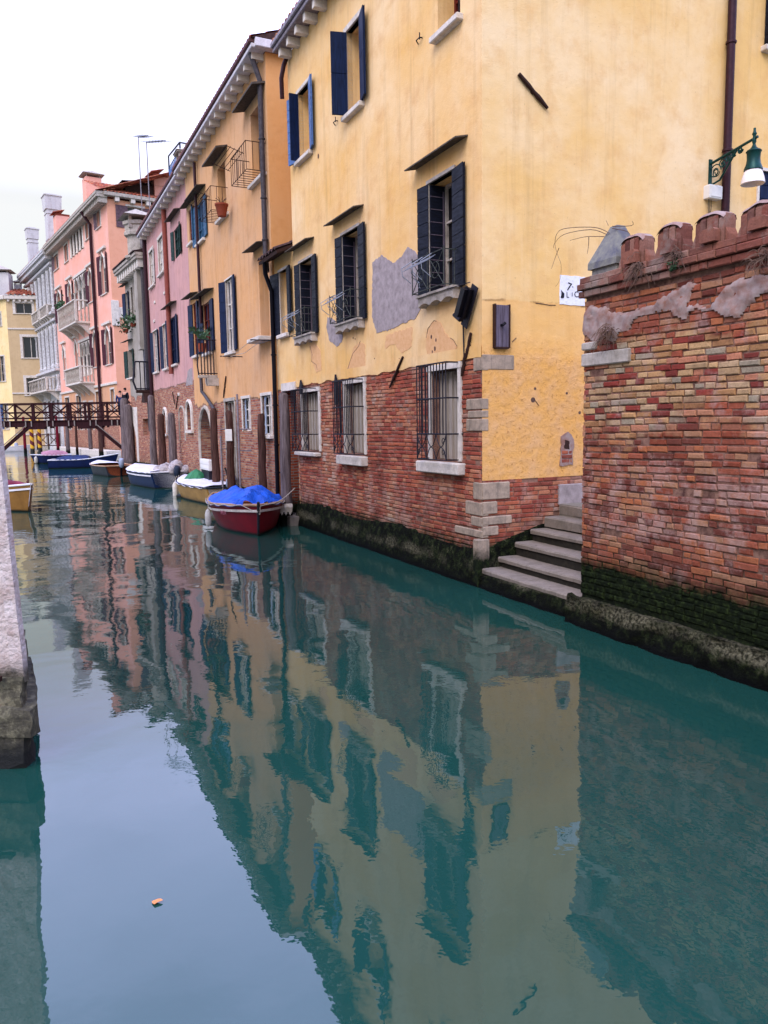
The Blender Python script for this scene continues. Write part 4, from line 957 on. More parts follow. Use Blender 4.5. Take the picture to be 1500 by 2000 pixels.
for (r, lab, cn) in ((c_up1, 'deep top window with iron rack nearest the drainpipe', (460, 512, 232, 193)), (c_up2, 'deep top window with iron rack holding a pot', (400, 438, 323, 297))):
    W = window(OH, None, r, .48, fw=0, sill=False, label=lab, cas=m_sh_teal, pane=m_sh_teal, bars=1)
    canopy(W, None, r[0] - .55, r[1] + .35, r[3] + .28, .55, .05, .08); rack(W, r); s_ = MB(); s_.cbox(r[0] - .1, r[1] + .25, -.12, .3, r[2] - .12, r[2] - .03, .01); s_.build('sill', m_istria, W)
window(OH, None, c_up3, .12, fw=0, pane=m_sh_teal, cas=m_sh_teal, leaves=[('l', .62, 178), ('r', .5, 4)], lf_mat=m_sh_teal, label='top window with closed looking teal shutters', can=(c_up3[0] - .5, c_up3[1] + .4, c_up3[3] + .3, .5))
window(OH, None, c_up4, .12, fw=0, leaves=[('r', .4, 10)], lf_mat=m_sh_teal, label='last top window before the pink house', can=(c_up4[0] - .4, c_up4[1] + .3, c_up4[3] + .2, .4))
W = window(OH, None, c_m1, .43, fw=0, sill=False, cas=m_sh_teal, pane=m_sh_teal, label='middle floor window with faded blue door leaf', can=(c_m1[0] - .45, c_m1[1] + .1, c_m1[3] + .25, .5), bars=0)
s_ = MB(); s_.cbox(c_m1[0] - .15, c_m1[1] + .15, -.35, .2, c_m1[2] - .12, c_m1[2] - .02, .01); s_.build('sill', m_istria, W)
window(OH, None, c_m2, .12, fw=.04, cas=m_sh_blue, leaves=[('l', .34, 160), ('r', .42, 8)], lf_mat=m_sh_blue, label='middle floor window with navy blue shutters', frame_mat=m_istria, pane=m_sh_blue)
W = window(OH, None, c_m3, .12, fw=0, leaves=[('l', .45, 176), ('r', .55, 3)], lf_mat=m_sh_blue, label='blue shuttered balcony window', boards=1, can=(c_m3[0] - .7, c_m3[1] + .6, c_m3[3] + .3, .5), pane=m_sh_blue)
window(OH, None, c_m4, .12, fw=0, leaves=[('l', .45, 172), ('r', .4, 6)], lf_mat=m_sh_blue, label='blue shuttered window next to the pink house', can=(c_m4[0] - .7, c_m4[1] + .3, c_m4[3] + .28, .45))
# balcony
ba, bb, bz0, bz1 = rc(388, 422, 672, 738); ba = FC.at(385, 705, -.62)[0]; bb = FC.at(424, 705)[0]; mb = MB(); mb.cbox(ba, bb, -.62, 0, bz0 - .1, bz0, .015); mb.prism([(0, 0), (.01, 0), (.01, .01)], -.1, 0)
bal = mb.build('balcony', m_istria_d, OH); mb = MB()
for z in (bz0 + .05, bz1): mb.tube([(ba, 0, z), (ba, -.6, z), (bb, -.6, z), (bb, 0, z)], .014, 5)
for k in range(17): u = ba + (bb - ba) * k / 16; mb.tube([(u, -.6, bz0), (u, -.63, bz0 + .3), (u, -.6, bz1)], .011, 4)
for k in range(1, 6):
    for u in (ba, bb): mb.tube([(u, -.6 * k / 6, bz0), (u, -.6 * k / 6, bz1)], .011, 4)
mb.build('balcony_railing', m_iron, bal)
mb = MB(); 
for u in (ba + .2, bb - .2): mb.prism([(u - .07, bz0 - .1), (u + .07, bz0 - .1), (u + .07, bz0 - .35), (u - .07, bz0 - .25)], -.35, 0)
mb.build('balcony_corbel', m_istria_d, bal)
mb = MB()
for r in (c_g1, c_g2): pass
window(OH, None, c_g1, .15, fw=.08, sill=False, frame_mat=m_istria, label='small ground window with a torn pale board', pane=m_dark); window(OH, None, c_g2, .15, fw=.08, frame_mat=m_istria, label='larger ground window beside the drainpipe', pane=m_dark, bars=3)
for r in (c_g1, c_g2):
    k = MB(); k.prism(tex_poly([(r[0] + .02, r[2] + .02), (r[0] + .16, r[2] + .05), (r[0] + .10, r[2] + .8), (r[0] + .22, r[3] - .02), (r[0] + .02, r[3] - .02)], .03, .1, 3), .05, .07); k.build('torn_board', m_torn, OH)
W = window(OH, None, c_door, .15, fw=.1, sill=False, frame_mat=m_istria_d, name='water_door', cas=m_plankw, pane=m_poled, bars=1, label='tall old water door of grey wood')
mb = MB(); mb.box(c_arch[0] + .005, c_arch[1] - .005, .36, .39, .35, c_arch[3]); mb.build('arch_shade_panel', m_dark, OH)  # near-black sheet closing the arch, painted as the dark inside it
mb = MB(); u0, u1 = c_arch[0], c_arch[1]; n = 10; cc_ = (u0 + u1) / 2; rr = (u1 - u0) / 2
mb.tube([(u0 - .05, -.02, .4)] + [(cc_ - (rr + .06) * math.cos(PI * k / n), -.02, zs + (c_arch[3] + .06 - zs) * math.sin(PI * k / n)) for k in range(n + 1)] + [(u1 + .05, -.02, .4)], .07, 6); mb.build('arch_surround', m_istria_d, OH)
crust(CW, 0, parent=OH, foot=.3)
cornice(OH, CW - .1, .12, CZ, .38, .22, mat=m_whiteg, top=m_eave, step=.62, bsz=.12); roof(OH, CW - .1, .2, CZ + .21, 9, .40)
mb = MB(SIDE); mb.cbox(-.3, 1.6, -.22, 0, CZ + .001, CZ + .2, .015); mb.build('cornice', m_whiteg, OH)
pipe(OH, [(-.22, -.3, CZ), (-.2, -.2, CZ - .3), (-.18, -.1, CZ - .6), (-.18, -.1, 6.7), (-.05, -.12, 6.2)], .065, m_pipeg, None, [(-.18, -.1, z) for z in (9.4, 8, 7)])
u, z = FC.at(392, 480); pipe(OH, [(u, -.1, CZ - .2), (u, -.1, 5.9)], .05, m_pipe)
q = [FC.at(*p) for p in ((399, 735), (401, 765), (409, 775), (426, 800))]; pipe(OH, [(a_, -.12, b_) for a_, b_ in q], .06, m_pipeg)
u, z = FC.at(446, 745); q2 = FC.at(440, 785); anchor(OH, None, FC.at(443, 735), FC.at(438, 777))
# rooftop chimney and terrace behind the eave
ux, uz = FC.at(355, 300, 3.2); cz0 = 12.0
mb = None
chimney(OH, FC.at(361, 310, 2.6)[0], 2.6, 11.6, FC.at(361, 312, 2.6)[1], .75, m_cementd, 'flat')
t = thing('roof_terrace', FC, 'small iron railed roof terrace behind the grey chimney', 'roof terrace')
p0 = FC.at(329, 305, 4.2); p1 = FC.at(351, 278, 3.4); p2 = FC.at(396, 288, 3.0)
mb = MB(); a = Vector((p0[0], 4.2, p0[1])); b = Vector((p1[0], 3.4, p1[1])); c = Vector((p2[0], 3.0, p2[1]))
mb.tube([a, b, c], .05, 5); mb.tube([a, (a.x, a.y, 12)], .05, 5); mb.tube([b, (b.x, b.y, 12)], .05, 5); mb.build('frame', m_iron, t)
mb = MB(); q0 = FC.at(329, 372, 4.2); zt_ = FC.at(329, 330, 4.2)[1]; ln = 2.4
for k in range(5):
    x = a.x - .0 + ln * k / 5
    mb.tube([(x, 4.2, q0[1] - .5), (x + ln / 5, 4.2, zt_)], .03, 4); mb.tube([(x, 4.2, zt_), (x + ln / 5, 4.2, q0[1] - .5)], .03, 4)
for z in (q0[1] - .5, zt_): mb.tube([(a.x, 4.2, z), (a.x + ln, 4.2, z)], .035, 4)
mb.build('lattice_panel', m_sh_slate, t); mb = MB(); mb.box(a.x - .1, a.x + 3, 4.25, 6, 11.3, q0[1] - .6); mb.build('deck', m_bridge, t)

# ------------------------------------------------------------------ pink house
FE = FC.sub(CW - .002, .03); EW = -9.66; EZ = 11.30
PH = empty('pink_house', FE.O, FE.rz, 'dusty pink plastered house with blue shutters and a bare brick base', 'house')
def re(*a): return FE.rect(*a)
e_u1 = re(340, 352, 443, 503); e_u2 = re(310, 320, 462, 535); e_u3 = re(293, 301, 488, 560)
e_l1 = re(333, 345, 618, 713); e_l2 = re(320, 328, 632, 720); e_l3 = re(301, 309, 645, 727)
e_a1 = re(366, 376, 786, 838); e_a2 = re(321, 327, 800, 845)
ops = [e_u1 + (.13,), e_u2 + (.13,), e_u3 + (.13,), e_l1 + (.13,), e_l2 + (.13,), e_l3 + (.13,), e_a1, e_a2]
mb = MB(); wall(mb, EW, 0, -.3, EZ, ops, .28); mb.quad((EW, 0, 0), (EW, 0, EZ), (EW, 9, EZ), (EW, 9, 0)); mb.quad((EW, 9, 0), (EW, 9, EZ), (0, 9, EZ), (0, 9, 0))
for r in (e_a1, e_a2): arch_fill(mb, r[0], r[1], r[3] - .35, r[3])
mb.build('wall', m_pink, PH)
window(PH, None, e_u1, .12, leaves=[('l', .3, 170), ('r', .4, 10)], lf_mat=m_sh_green, can=(e_u1[0] - .6, e_u1[1] + .3, e_u1[3] + .5, .4), label='dark green shuttered top window', sill=False, pane=m_sh_green, cas=m_sh_green)
window(PH, None, e_u2, .12, fw=.12, leaves=[('r', .3, 8)], lf_mat=m_lilac, frame_mat=m_istria, label='white framed top window right of the corner', pane=m_lilac)
window(PH, None, e_u3, .12, fw=.12, leaves=[('r', .3, 8)], lf_mat=m_lilac, frame_mat=m_istria, label='white framed top window nearest the old grey house', pane=m_lilac)
window(PH, None, e_l1, .12, leaves=[('l', .5, 172), ('r', .5, 6)], lf_mat=m_sh_blue, can=(e_l1[0] - .7, e_l1[1] + .4, e_l1[3] + .5, .4), label='blue shuttered window next to the orange house', boards=1, pane=m_sh_blue, cas=m_sh_blue)
window(PH, None, e_l2, .12, leaves=[('l', .45, 172), ('r', .4, 8)], lf_mat=m_sh_blue, fw=.05, frame_mat=m_istria, label='middle blue shuttered window', pane=m_sh_blue, cas=m_sh_blue)
window(PH, None, e_l3, .12, leaves=[('l', .45, 172), ('r', .4, 8)], lf_mat=m_sh_blue, fw=.05, frame_mat=m_istria, label='blue shuttered window nearest the old grey house', pane=m_sh_blue, cas=m_sh_blue)
for r in (e_a1, e_a2):
    m = (r[0] + r[1]) / 2; h = (r[1] - r[0]) / 2 + .06; k = MB(); k.tube([(m - h, -.02, r[2] - .03), (m - h, -.02, r[3] - .35)] + [(m - h * math.cos(PI * i / 8), -.02, r[3] - .35 + .42 * math.sin(PI * i / 8)) for i in range(9)] + [(m + h, -.02, r[2] - .03)], .07, 5); k.cbox(m - h - .06, m + h + .06, -.1, .05, r[2] - .16, r[2] - .05, .01)
    W = k.build('arched_window', m_istria, PH); k = MB(); k.box(r[0], r[1], .2, .24, r[2], r[3]); k.build('pane', m_dark, W)
for (l, r_, t_, b_) in ((351, 362, 796, 860), (337, 343, 812, 860)):
    r = re(l, r_, t_, b_); m = (r[0] + r[1]) / 2; h = (r[1] - r[0]) / 2; k = MB(); k.tube([(m - h, -.0, r[2]), (m - h, -.0, r[3] - .3)] + [(m - h * math.cos(PI * i / 8), 0, r[3] - .3 + .35 * math.sin(PI * i / 8)) for i in range(9)] + [(m + h, 0, r[2])], .05, 5); k.build('blind_arch', m_istria_d, PH)
crust(EW, 0, parent=PH, foot=.32)
cornice(PH, EW - .1, .0, EZ, .38, .22, mat=m_whiteg, top=m_eave, step=.8, bsz=.12); roof(PH, EW - .1, .0, EZ + .21, 9, .4)
u, z = FE.at(329, 520); pipe(PH, [(u, -.1, EZ - .1), (u, -.1, 4.6)], .09, simple('red_brown_pipe', S('8c4c40'), .8))
pipe(PH, [(EW + .1, -.1, EZ - .1), (EW + .1, -.1, 2.0)], .09, m_pipe)
for (x, y) in ((322, 572), (303, 590), (302, 627), (350, 770)):
    u, z = FE.at(x, y); mb = MB(); mb.cbox(u - .16, u + .16, -.04, .02, z - .06, z + .06, .01); mb.build('stone_block', m_istria, PH)
for (x, y, x2, y2) in ((338, 766, 343, 790), (349, 770, 345, 800)): anchor(PH, None, FE.at(x, y), FE.at(x2, y2))
u0, u1, z0, z1 = re(362, 376, 720, 752); mb = MB(); mb.prism(tex_poly([(u0, z0), (u1, z0), (u1, z1), (u0 + .5, z1 - .1)], .04, .15, 3), -.006, .02); mb.build('cement_patch', m_cement, PH)

# ------------------------------------------------------------------ old narrow grey house
OF = FE.P(EW - .002, 0); FF = Fac(OF, -125); FWID = FF.at(257, 800)[0]
OG = empty('old_grey_house', FF.O, FF.rz, 'narrow worn grey house with an ornate chimney beside the wooden bridge', 'house')
def rf(*a): return FF.rect(*a)
zf = FF.at(238, 545)[1]
f1 = rf(246, 251, 570, 625); f2 = rf(257, 261, 560, 620); f3 = rf(250, 260, 683, 738); f4 = rf(288, 295, 660, 745); f5 = rf(281, 293, 520, 600)
f_n = rf(279, 291, 818, 850)
mb = MB(); wall(mb, FWID, 0, -.3, zf, [f1, f2, f3, f4, f_n], .25); mb.quad((FWID, 0, 0), (FWID, 0, zf), (FWID, 8, zf), (FWID, 8, 0)); mb.quad((FWID, 8, 0), (FWID, 8, zf), (0, 8, zf), (0, 8, 0)); mb.build('wall', m_old, OG)
window(OG, None, f1, .22, leaves=[('l', .4, 170), ('r', .3, 10)], lf_mat=m_sh_blue, label='bright blue shuttered top window', can=(f1[0] - .5, f1[1] + .3, f1[3] + .4, .4), boards=1)
window(OG, None, f2, .22, fw=.1, frame_mat=m_istria_d, label='narrow stone framed top window'); window(OG, None, f3, .22, leaves=[('l', .5, 172), ('r', .4, 8)], lf_mat=m_sh_green, label='dark green shuttered middle window', can=(f3[0] - .5, f3[1] + .2, f3[3] + .5, .4))
window(OG, None, f4, .22, leaves=[('l', .4, 172)], lf_mat=m_sh_blue, label='tall dark balcony door')
mb = MB(); mb.box(f_n[0], f_n[1], .2, .24, f_n[2], f_n[3]); mb.build('niche_back', m_brk_cap, OG)
cornice(OG, FWID - .1, -.02, zf, .5, .3, mat=m_istria_d, step=.5, bsz=.3); roof(OG, FWID - .1, -.02, zf + .31, 8, .6, .3, m_tiledark)
# brick chimney stack running up the facade
cu = FF.at(267, 600, -.3)[0]
mb = MB(); mb.box(cu - .30, cu + .30, -.30, 0, 6.2, FF.at(268, 500, -.4)[1]); st = mb.build('chimney_breast', m_old, OG)
zt0 = FF.at(268, 500, -.3)[1]; zt1 = FF.at(266, 442, -.3)[1]
mb = MB(); mb.lathe([(.62, zt0), (.62, zt0 + .1), (.48, zt0 + .16), (.48, zt0 + 1.0), (.62, zt0 + 1.05), (.62, zt0 + 1.2), (.56, zt0 + 1.25), (.58, zt0 + 1.5), (.66, zt0 + 1.55), (.66, zt0 + 1.7), (.5, zt0 + 1.75), (.5, zt1)], (cu, -.1, 0), 8); mb.build('chimney', m_istria_d, OG)
mb = MB(); mb.lathe([(.5, zt1), (.5, zt1 + .1)], (cu, -.1, 0), 8)
for sx_ in (-1, 1):
    for sy in (-1, 1): mb.box(cu + sx_ * .4 - .07, cu + sx_ * .4 + .07, -.1 + sy * .4 - .07, -.1 + sy * .4 + .07, zt1, zt1 + .55)
mb.add([(cu - .85, -.85, zt1 + .55), (cu + .85, -.85, zt1 + .55), (cu + .85, .75, zt1 + .55), (cu - .85, .75, zt1 + .55), (cu, -.1, zt1 + 1.0)], [(0, 1, 4), (1, 2, 4), (2, 3, 4), (3, 0, 4), (3, 2, 1, 0)]); mb.build('chimney_cap', m_istria_d, OG)
ba, bb, bz0, bz1 = rf(266, 296, 712, 765); ba = FF.at(264, 740, -.8)[0]; bb = FF.at(299, 740)[0]; mb = MB(); mb.cbox(ba, bb, -.8, 0, bz0 - .15, bz0, .02); mb.prism([(ba + .2, bz0 - .15), (bb - .2, bz0 - .15), (bb - .5, bz0 - .6), (ba + .5, bz0 - .6)], -.5, 0); bal = mb.build('balcony', m_rust, OG); mb = MB()
for z in (bz0 + .05, bz1): mb.tube([(ba, 0, z), (ba, -.8, z), (bb, -.8, z), (bb, 0, z)], .03, 5)
for k in range(13): u = ba + (bb - ba) * k / 12; mb.tube([(u, -.8, bz0), (u, -.92, bz0 + .4), (u, -.8, bz1)], .025, 4)
for k in range(1, 4): mb.tube([(bb, -.8 * k / 4, bz0), (bb, -.8 * k / 4, bz1)], .025, 4)
mb.build('balcony_railing', m_iron, bal)
pipe(OG, [(-.3, -.15, zf), (-.3, -.15, 2.2)], .1, m_pipeg); pipe(OG, [(-.7, -.1, zf - .3), (-.65, -.12, 6.5), (-.8, -.12, 4.0)], .05, m_gutter)
mb = MB(); q = [FF.at(*p) for p in ((255, 795), (268, 795), (272, 890), (270, 895))]; mb.prism([(q[0][0], q[0][1]), (q[1][0], q[1][1]), (q[2][0], .4), (q[2][0] - .35, .4), (q[1][0] - .5, q[1][1] - 1.6)], -.03, .02); mb.build('limewashed_patch', m_istria, OG)
crust(FWID, 0, parent=OG, foot=.3)
for i, (x, y) in enumerate(((247, 640), (262, 628))):
    u, z = FF.at(x, y, -.3); t = empty('potted_plant', FF.P(u, -.35, z - .4), 0, ['bushy plant pot on the old grey house wall, left one', 'bushy plant pot on the old grey house wall, beside the chimney'][i], 'potted plant')
    mb = MB(); mb.lathe([(.12, .15), (.16, .3), (.17, .32), (.001, .3)], (0, 0, 0), 8); mb.build('pot', m_terra, t); mb = MB()
    for k in range(120):
        d_ = Vector((random.gauss(0, 1), random.gauss(0, 1), random.gauss(0, .7))).normalized() * random.uniform(.1, .5); c = Vector((0, 0, .55)) + d_; n = Vector((random.random() - .5, random.random() - .5, random.random() - .5)).normalized(); m_v = n.orthogonal().normalized()
        mb.add([c - n * .09, c + m_v * .04, c + n * .09, c - m_v * .04], [(0, 1, 2, 3)])
    mb.build('foliage', m_leafg, t, fix=False)

# ------------------------------------------------------------------ salmon palace beyond the bridge
FG = Fac(wpt(236, 890), -251); GWD = FG.at(110, 560)[0]; GZ = FG.at(203, 392)[1]
GP = empty('salmon_palace', FG.O, FG.rz, 'large salmon pink palace with pointed windows and stone balconies', 'palace')
GWD = FG.at(109, 600)[0]
def rg(*a): return FG.rect(*a)
top = [rg(106, 114, 497, 527), rg(126, 133, 477, 512), rg(167, 173, 432, 468), rg(189, 196, 408, 445)]
quad = rg(138, 163, 446, 496)
mid = [rg(113, 121, 568, 630), rg(134, 141, 550, 596), rg(174, 182, 525, 590), rg(198, 207, 495, 575)]
tri1 = rg(146, 171, 535, 605); low = [rg(124, 129, 676, 740), rg(147, 153, 665, 716), rg(183, 192, 648, 717), rg(207, 217, 640, 712)]; tri2 = rg(157, 178, 665, 735)
grd = [rg(129, 137, 776, 840), rg(151, 160, 772, 840), rg(189, 199, 764, 840), rg(217, 224, 760, 805), rg(164, 170, 785, 840), rg(176, 183, 785, 840)]
ops = top + [quad] + mid + [tri1] + low + [tri2]
zsb = FG.at(225, 748)[1]
mb = MB(); wall(mb, GWD, 0, zsb, GZ, ops, .3)
for r in mid + low: arch_fill(mb, r[0], r[1], r[3] - 1.3, r[3], point=1)
mb.quad((GWD, 0, 0), (GWD, 0, GZ), (GWD, 14, GZ), (GWD, 14, 0)); mb.build('wall', m_salmon, GP)
gs = FG.srect(250, 280, 405, 448); mb = MB(SIDE); wall(mb, 0, 14, 0, GZ, [gs], .3); mb.build('side_wall', m_salmon_d, GP)
mb = MB(); wall(mb, GWD, 0, -.2, zsb, grd, .3); mb.build('base_wall', m_palbase, GP)
mb = MB(); mb.cbox(GWD - .1, .1, -.12, 0, zsb - .1, zsb + .12, .02); mb.cbox(GWD - .1, .1, -1.2, 0, -.3, .45, .03); mb.build('stone_band', m_istria, GP)
labs = ['furthest left', 'second from left', 'third from left', 'rightmost']
for i, r in enumerate(top): window(GP, None, r, .28, fw=.22, frame_mat=m_istria, leaves=[('l', .7, 172)] if i in (0, 3) else [], lf_mat=m_sh_brown, label='square attic window, ' + labs[i], bars=0)
def colonnade(r, n, pointed, lab, nm='arcade_window', bal=None):
    u0, u1, z0, z1 = r; mb = MB(); wdt = (u1 - u0) / n
    for k in range(n + 1):
        u = u0 + wdt * k; mb.lathe([(.16, z0), (.16, z0 + .1), (.12, z0 + .15), (.11, z1 - (1.5 if pointed else .1)), (.2, z1 - (1.35 if pointed else .02))], (u, .0, 0), 8)
    W = mb.build(nm, m_istria, GP, lab, smooth=True)
    if pointed:
        k = MB()
        for i in range(n): arch_fill(k, u0 + wdt * i + .1, u0 + wdt * (i + 1) - .1, z1 - 1.35, z1 - .1, -.05, .2, 8, 1)
        k.box(u0 - .3, u1 + .3, -.08, .1, z1 - .0, z1 + .25); k.build('tracery', m_istria, W)
    k = MB(); k.box(u0, u1, .26, .28, z0, z1); k.build('pane', m_glass, W)
    return W
colonnade(quad, 4, False, 'group of four pale attic lights'); colonnade(tri1, 3, True, 'upper triple arched window'); colonnade(tri2, 3, True, 'lower triple arched window')
for rr_, nm in ((mid, 'upper'), (low, 'lower')):
    for i, r in enumerate(rr_):
        W = window(GP, None, r, .28, fw=.16, frame_mat=m_istria, lf_mat=m_sh_maroon, leaves=[('l', .8, 170), ('r', .7, 8)] if not (rr_ is low and i < 2) else [], pane=m_glass, label=f'{nm} pointed window with maroon shutters, {labs[i]}', lintel=False, boards=1)
        k = MB(); k.box(r[0] - .5, r[1] + .5, -.2, 0, r[3] + .3, r[3] + .5); k.tube([(r[0] - .1, -.03, r[3] - 1.3), (r[0] + .1, -.03, r[3] - .4), ((r[0] + r[1]) / 2, -.03, r[3] + .15), (r[1] - .1, -.03, r[3] - .4), (r[1] + .1, -.03, r[3] - 1.3)], .1, 5); k.build('pointed_hood', m_istria, W)
for i, r in enumerate(grd): window(GP, None, r, .28, fw=.15, frame_mat=m_istria, sill=False, pane=m_redwood if i == 2 else m_dark, label='ground floor opening, ' + ['far left', 'left of the balcony', 'red boarded beside the drainpipe', 'rightmost', 'left arch', 'right arch'][i])
def stone_balcony(B, r, out=1.3, lab=None, T=None, nb=14):
    u0, u1, z0, z1 = r; mb = MB(); mb.cbox(u0, u1, -out, 0, z0 - .18, z0, .03); mb.cbox(u0, u1, -out - .06, -out + .12, z1 - .14, z1, .03)
    for u in (u0, u1 - .14): mb.cbox(u, u + .14, -out, 0, z1 - .14, z1 - .002, .02); mb.cbox(u, u + .2, -out, -out + .2, z0, z1 - .14, .02)
    b = mb.build('balcony', m_istria, B, lab); mb = MB()
    for k in range(nb):
        u = u0 + .3 + (u1 - u0 - .6) * k / (nb - 1); h = z1 - .14 - z0; mb.lathe([(.06, 0), (.09, h * .25), (.05, h * .5), (.09, h * .75), (.06, h)], (u, -out + .1, z0), 6)
    for k in range(4):
        y = -out + .25 + (out - .3) * k / 3; h = z1 - .14 - z0
        for u in (u0 + .1, u1 - .1): mb.lathe([(.06, 0), (.09, h * .25), (.05, h * .5), (.09, h * .75), (.06, h)], (u, y, z0), 6)
    mb.build('balustrade', m_istria_d, b, smooth=True)
    for k in range(4): u = u0 + .3 + (u1 - u0 - .6) * k / 3; mb = MB(); mb.add([(u - .12, 0, z0 - .18), (u + .12, 0, z0 - .18), (u + .12, -out * .9, z0 - .18), (u - .12, -out * .9, z0 - .18), (u - .12, 0, z0 - 1.2), (u + .12, 0, z0 - 1.2), (u + .12, -out * .5, z0 - .55), (u - .12, -out * .5, z0 - .55)], [(0, 1, 2, 3), (4, 7, 6, 5), (0, 3, 7, 4), (1, 5, 6, 2), (2, 6, 7, 3), (0, 4, 5, 1)]); mb.build('corbel', m_istria, b)
    return b
b1 = stone_balcony(GP, (tri1[0] - 2.2, tri1[1] + .3, FG.at(160, 636)[1], FG.at(160, 594)[1]), lab='upper stone balcony with plants'); b2 = stone_balcony(GP, (tri2[0] - 1.2, tri2[1] + .9, FG.at(165, 750)[1], FG.at(165, 720)[1]), lab='lower stone balcony')
mb = MB()
zz = FG.at(160, 594)[1]
for k in range(160):
    c = Vector((tri1[0] - 2 + random.random() * 2.6, -1.3 + random.gauss(0, .12), zz + abs(random.gauss(0, .28)) + .05)); n = Vector((random.random() - .5, random.random() - .5, random.random() - .5)).normalized(); m_v = n.orthogonal().normalized(); mb.add([c - n * .14, c + m_v * .08, c + n * .14, c - m_v * .08], [(0, 1, 2, 3)])
o = mb.build('balcony_plants', m_leafg, None, fix=False); o.location = FG.O; o.rotation_euler.z = FG.rz; tag(o, 'row of green plants along the upper stone balcony rail', 'plants')
cornice(GP, GWD - .3, .3, GZ, .9, .45, mat=m_istria_d, brk=m_istria_d, step=.52, bsz=.34)
mb = MB(SIDE); mb.cbox(-.3, 14, -.5, 0, GZ + .15, GZ + .45, .03); c_ = mb.build('cornice', m_istria_d, GP)
for i in range(10): k = MB(SIDE); k.box(.6 + i * 1.3, .95 + i * 1.3, -.42, 0, GZ - .2, GZ + .149); k.build('cornice_block', m_istria, c_)
mb = MB(side_at(0)); tiles(mb, -.3, 14, -.5, 6, GZ + .45, .38, .3, .08); mb.build('roof', m_tile, GP, fix=False)
mb = MB(); tiles(mb, GWD, .4, -.9, 6, GZ + .45, .38, .4, .08); mb.build('roof', m_tile, GP, fix=False)
W = window(GP, SIDE, gs, .28, fw=.15, frame_mat=m_istria, leaves=[('l', 1.0, 178), ('r', 1.0, 2)], lf_mat=m_sh_brown, label='wide end window with brown shutters', bars=0)
mb = MB(SIDE); zq = FG.side(240, 609)[1]; mb.cbox(-.05, 3.6, -.1, 0, zq - .5, zq + .35, .02); mb.cbox(-.1, .5, -.14, .05, zq - 1.2, zq + .9, .03); mb.build('corner_stones', m_istria, GP)
q = [FG.at(*p) for p in ((178, 402), (200, 640), (205, 770))]; pipe(GP, [(q[0][0], -.9, GZ), (q[0][0], -.2, GZ - 1), (q[0][0], -.2, .6)], .14, m_pipe)
def chG(px, pt, pb, d, wd_, mat, cap, rings=(), B=GP, F=FG, z0=None):
    u, z1 = F.at(px, pt, d); return chimney(B, u, d, z0 or (GZ), z1, wd_, mat, cap, rings=rings)
chG(179, 350, 0, 2.5, 1.5, m_salmon, 'flat'); chG(120, 425, 0, 2.0, 1.5, m_salmon, 'tile')
_u, _z = FG.at(310, 352, 9); 
u_, z_ = FG.side(311, 350, -2.0); chimney(GP, -2.0, u_, GZ, z_, 1.5, m_salmon, 'tile', d=1.4)
mb = MB(); u_, z_ = FG.side(230, 356, -3); mb.box(-5, -1.5, 2, 5.5, GZ, z_ - .3); mb.add([(-5.3, 1.7, z_ - .3), (-1.2, 1.7, z_ - .3), (-1.2, 5.8, z_ - .3), (-5.3, 5.8, z_ - .3), (-3.2, 3.7, z_ + .5)], [(0, 1, 4), (1, 2, 4), (2, 3, 4), (3, 0, 4)]); mb.build('attic_dormer', m_tiledark, GP)

# ------------------------------------------------------------------ white palace
FH = FG.sub(GWD - .002); HW = FH.at(62, 700)[0]; HZ = FH.at(75, 530)[1]
HW = min(HW, -8)
WP = empty('white_palace', FH.O, FH.rz, 'grey white stone palace with crowded arched windows and a carved balcony', 'palace')
def rh(*a): return FH.rect(*a)
rows = [(598, 508, 4), (650, 600, 3), (735, 665, 4)]
HZ = FG.at(104, 496)[1]
ops = []
nrow = 7; zr = [(HZ - 5.6, HZ - 1.4), (HZ - 11.6, HZ - 7.4), (zsb + .8, HZ - 12.8)]
for (za, zb) in zr:
    for k in range(nrow): c = HW + (0 - HW) * (k + .5) / nrow; ops.append((c - .42, c + .42, za, zb))
grh = [(HW + 1 + 2.6 * k, HW + 2.4 + 2.6 * k, .6, zsb - .6) for k in range(int(-HW / 2.6))]
mb = MB(); wall(mb, HW, 0, -.2, HZ, ops + grh, .35)
for r in ops: arch_fill(mb, r[0], r[1], r[3] - .42, r[3], dep=.35)
mb.quad((HW, 0, 0), (HW, 0, HZ), (HW, 12, HZ), (HW, 12, 0)); mb.build('wall', m_white_pal, WP)
for i, r in enumerate(ops): window(WP, None, r, .33, fw=.14, frame_mat=m_white_pal, sill_mat=m_white_pal, lintel=False, bars=1, pane=m_glass, cas=m_istria_d, name='arched_window')
for i, r in enumerate(grh): window(WP, None, r, .33, fw=.12, frame_mat=m_istria, sill=False, pane=m_sh_blue if i % 2 else m_dark, name='ground_opening')
for k in range(nrow + 1):
    u = HW + (0 - HW) * k / nrow
    for (za, zb) in zr: mb = MB(); mb.lathe([(.26, za - .3), (.26, za), (.15, za + .1), (.13, zb - .5), (.24, zb - .2), (.24, zb + .1)], (min(max(u, HW + .3), -.3), -.15, 0), 8); mb.build('half_column', m_white_pal, WP, smooth=True)
mb = MB()
for z, o_ in ((HZ - 6.2, .5), (HZ - 6.9, .3), (HZ - 12.3, .5), (HZ - 1.0, .4), (zsb + .3, .4)): mb.cbox(HW - .1, .0, -o_, 0, z, z + .28, .03)
mb.build('string_courses', m_white_pal, WP)
stone_balcony(WP, (HW + 1.0, -1.2, zsb + .5, zsb + 1.9), 1.3, 'carved balcony across the first floor')
for k in range(3): stone_balcony(WP, (HW + .6 + k * (-HW - 1) / 3, HW + .6 + (k + .8) * (-HW - 1) / 3, HZ - 6.1, HZ - 5.0), .7, nb=6)
cornice(WP, HW - .4, .1, HZ, 1.0, .5, mat=m_white_pal, brk=m_white_pal, step=.5, bsz=.36)
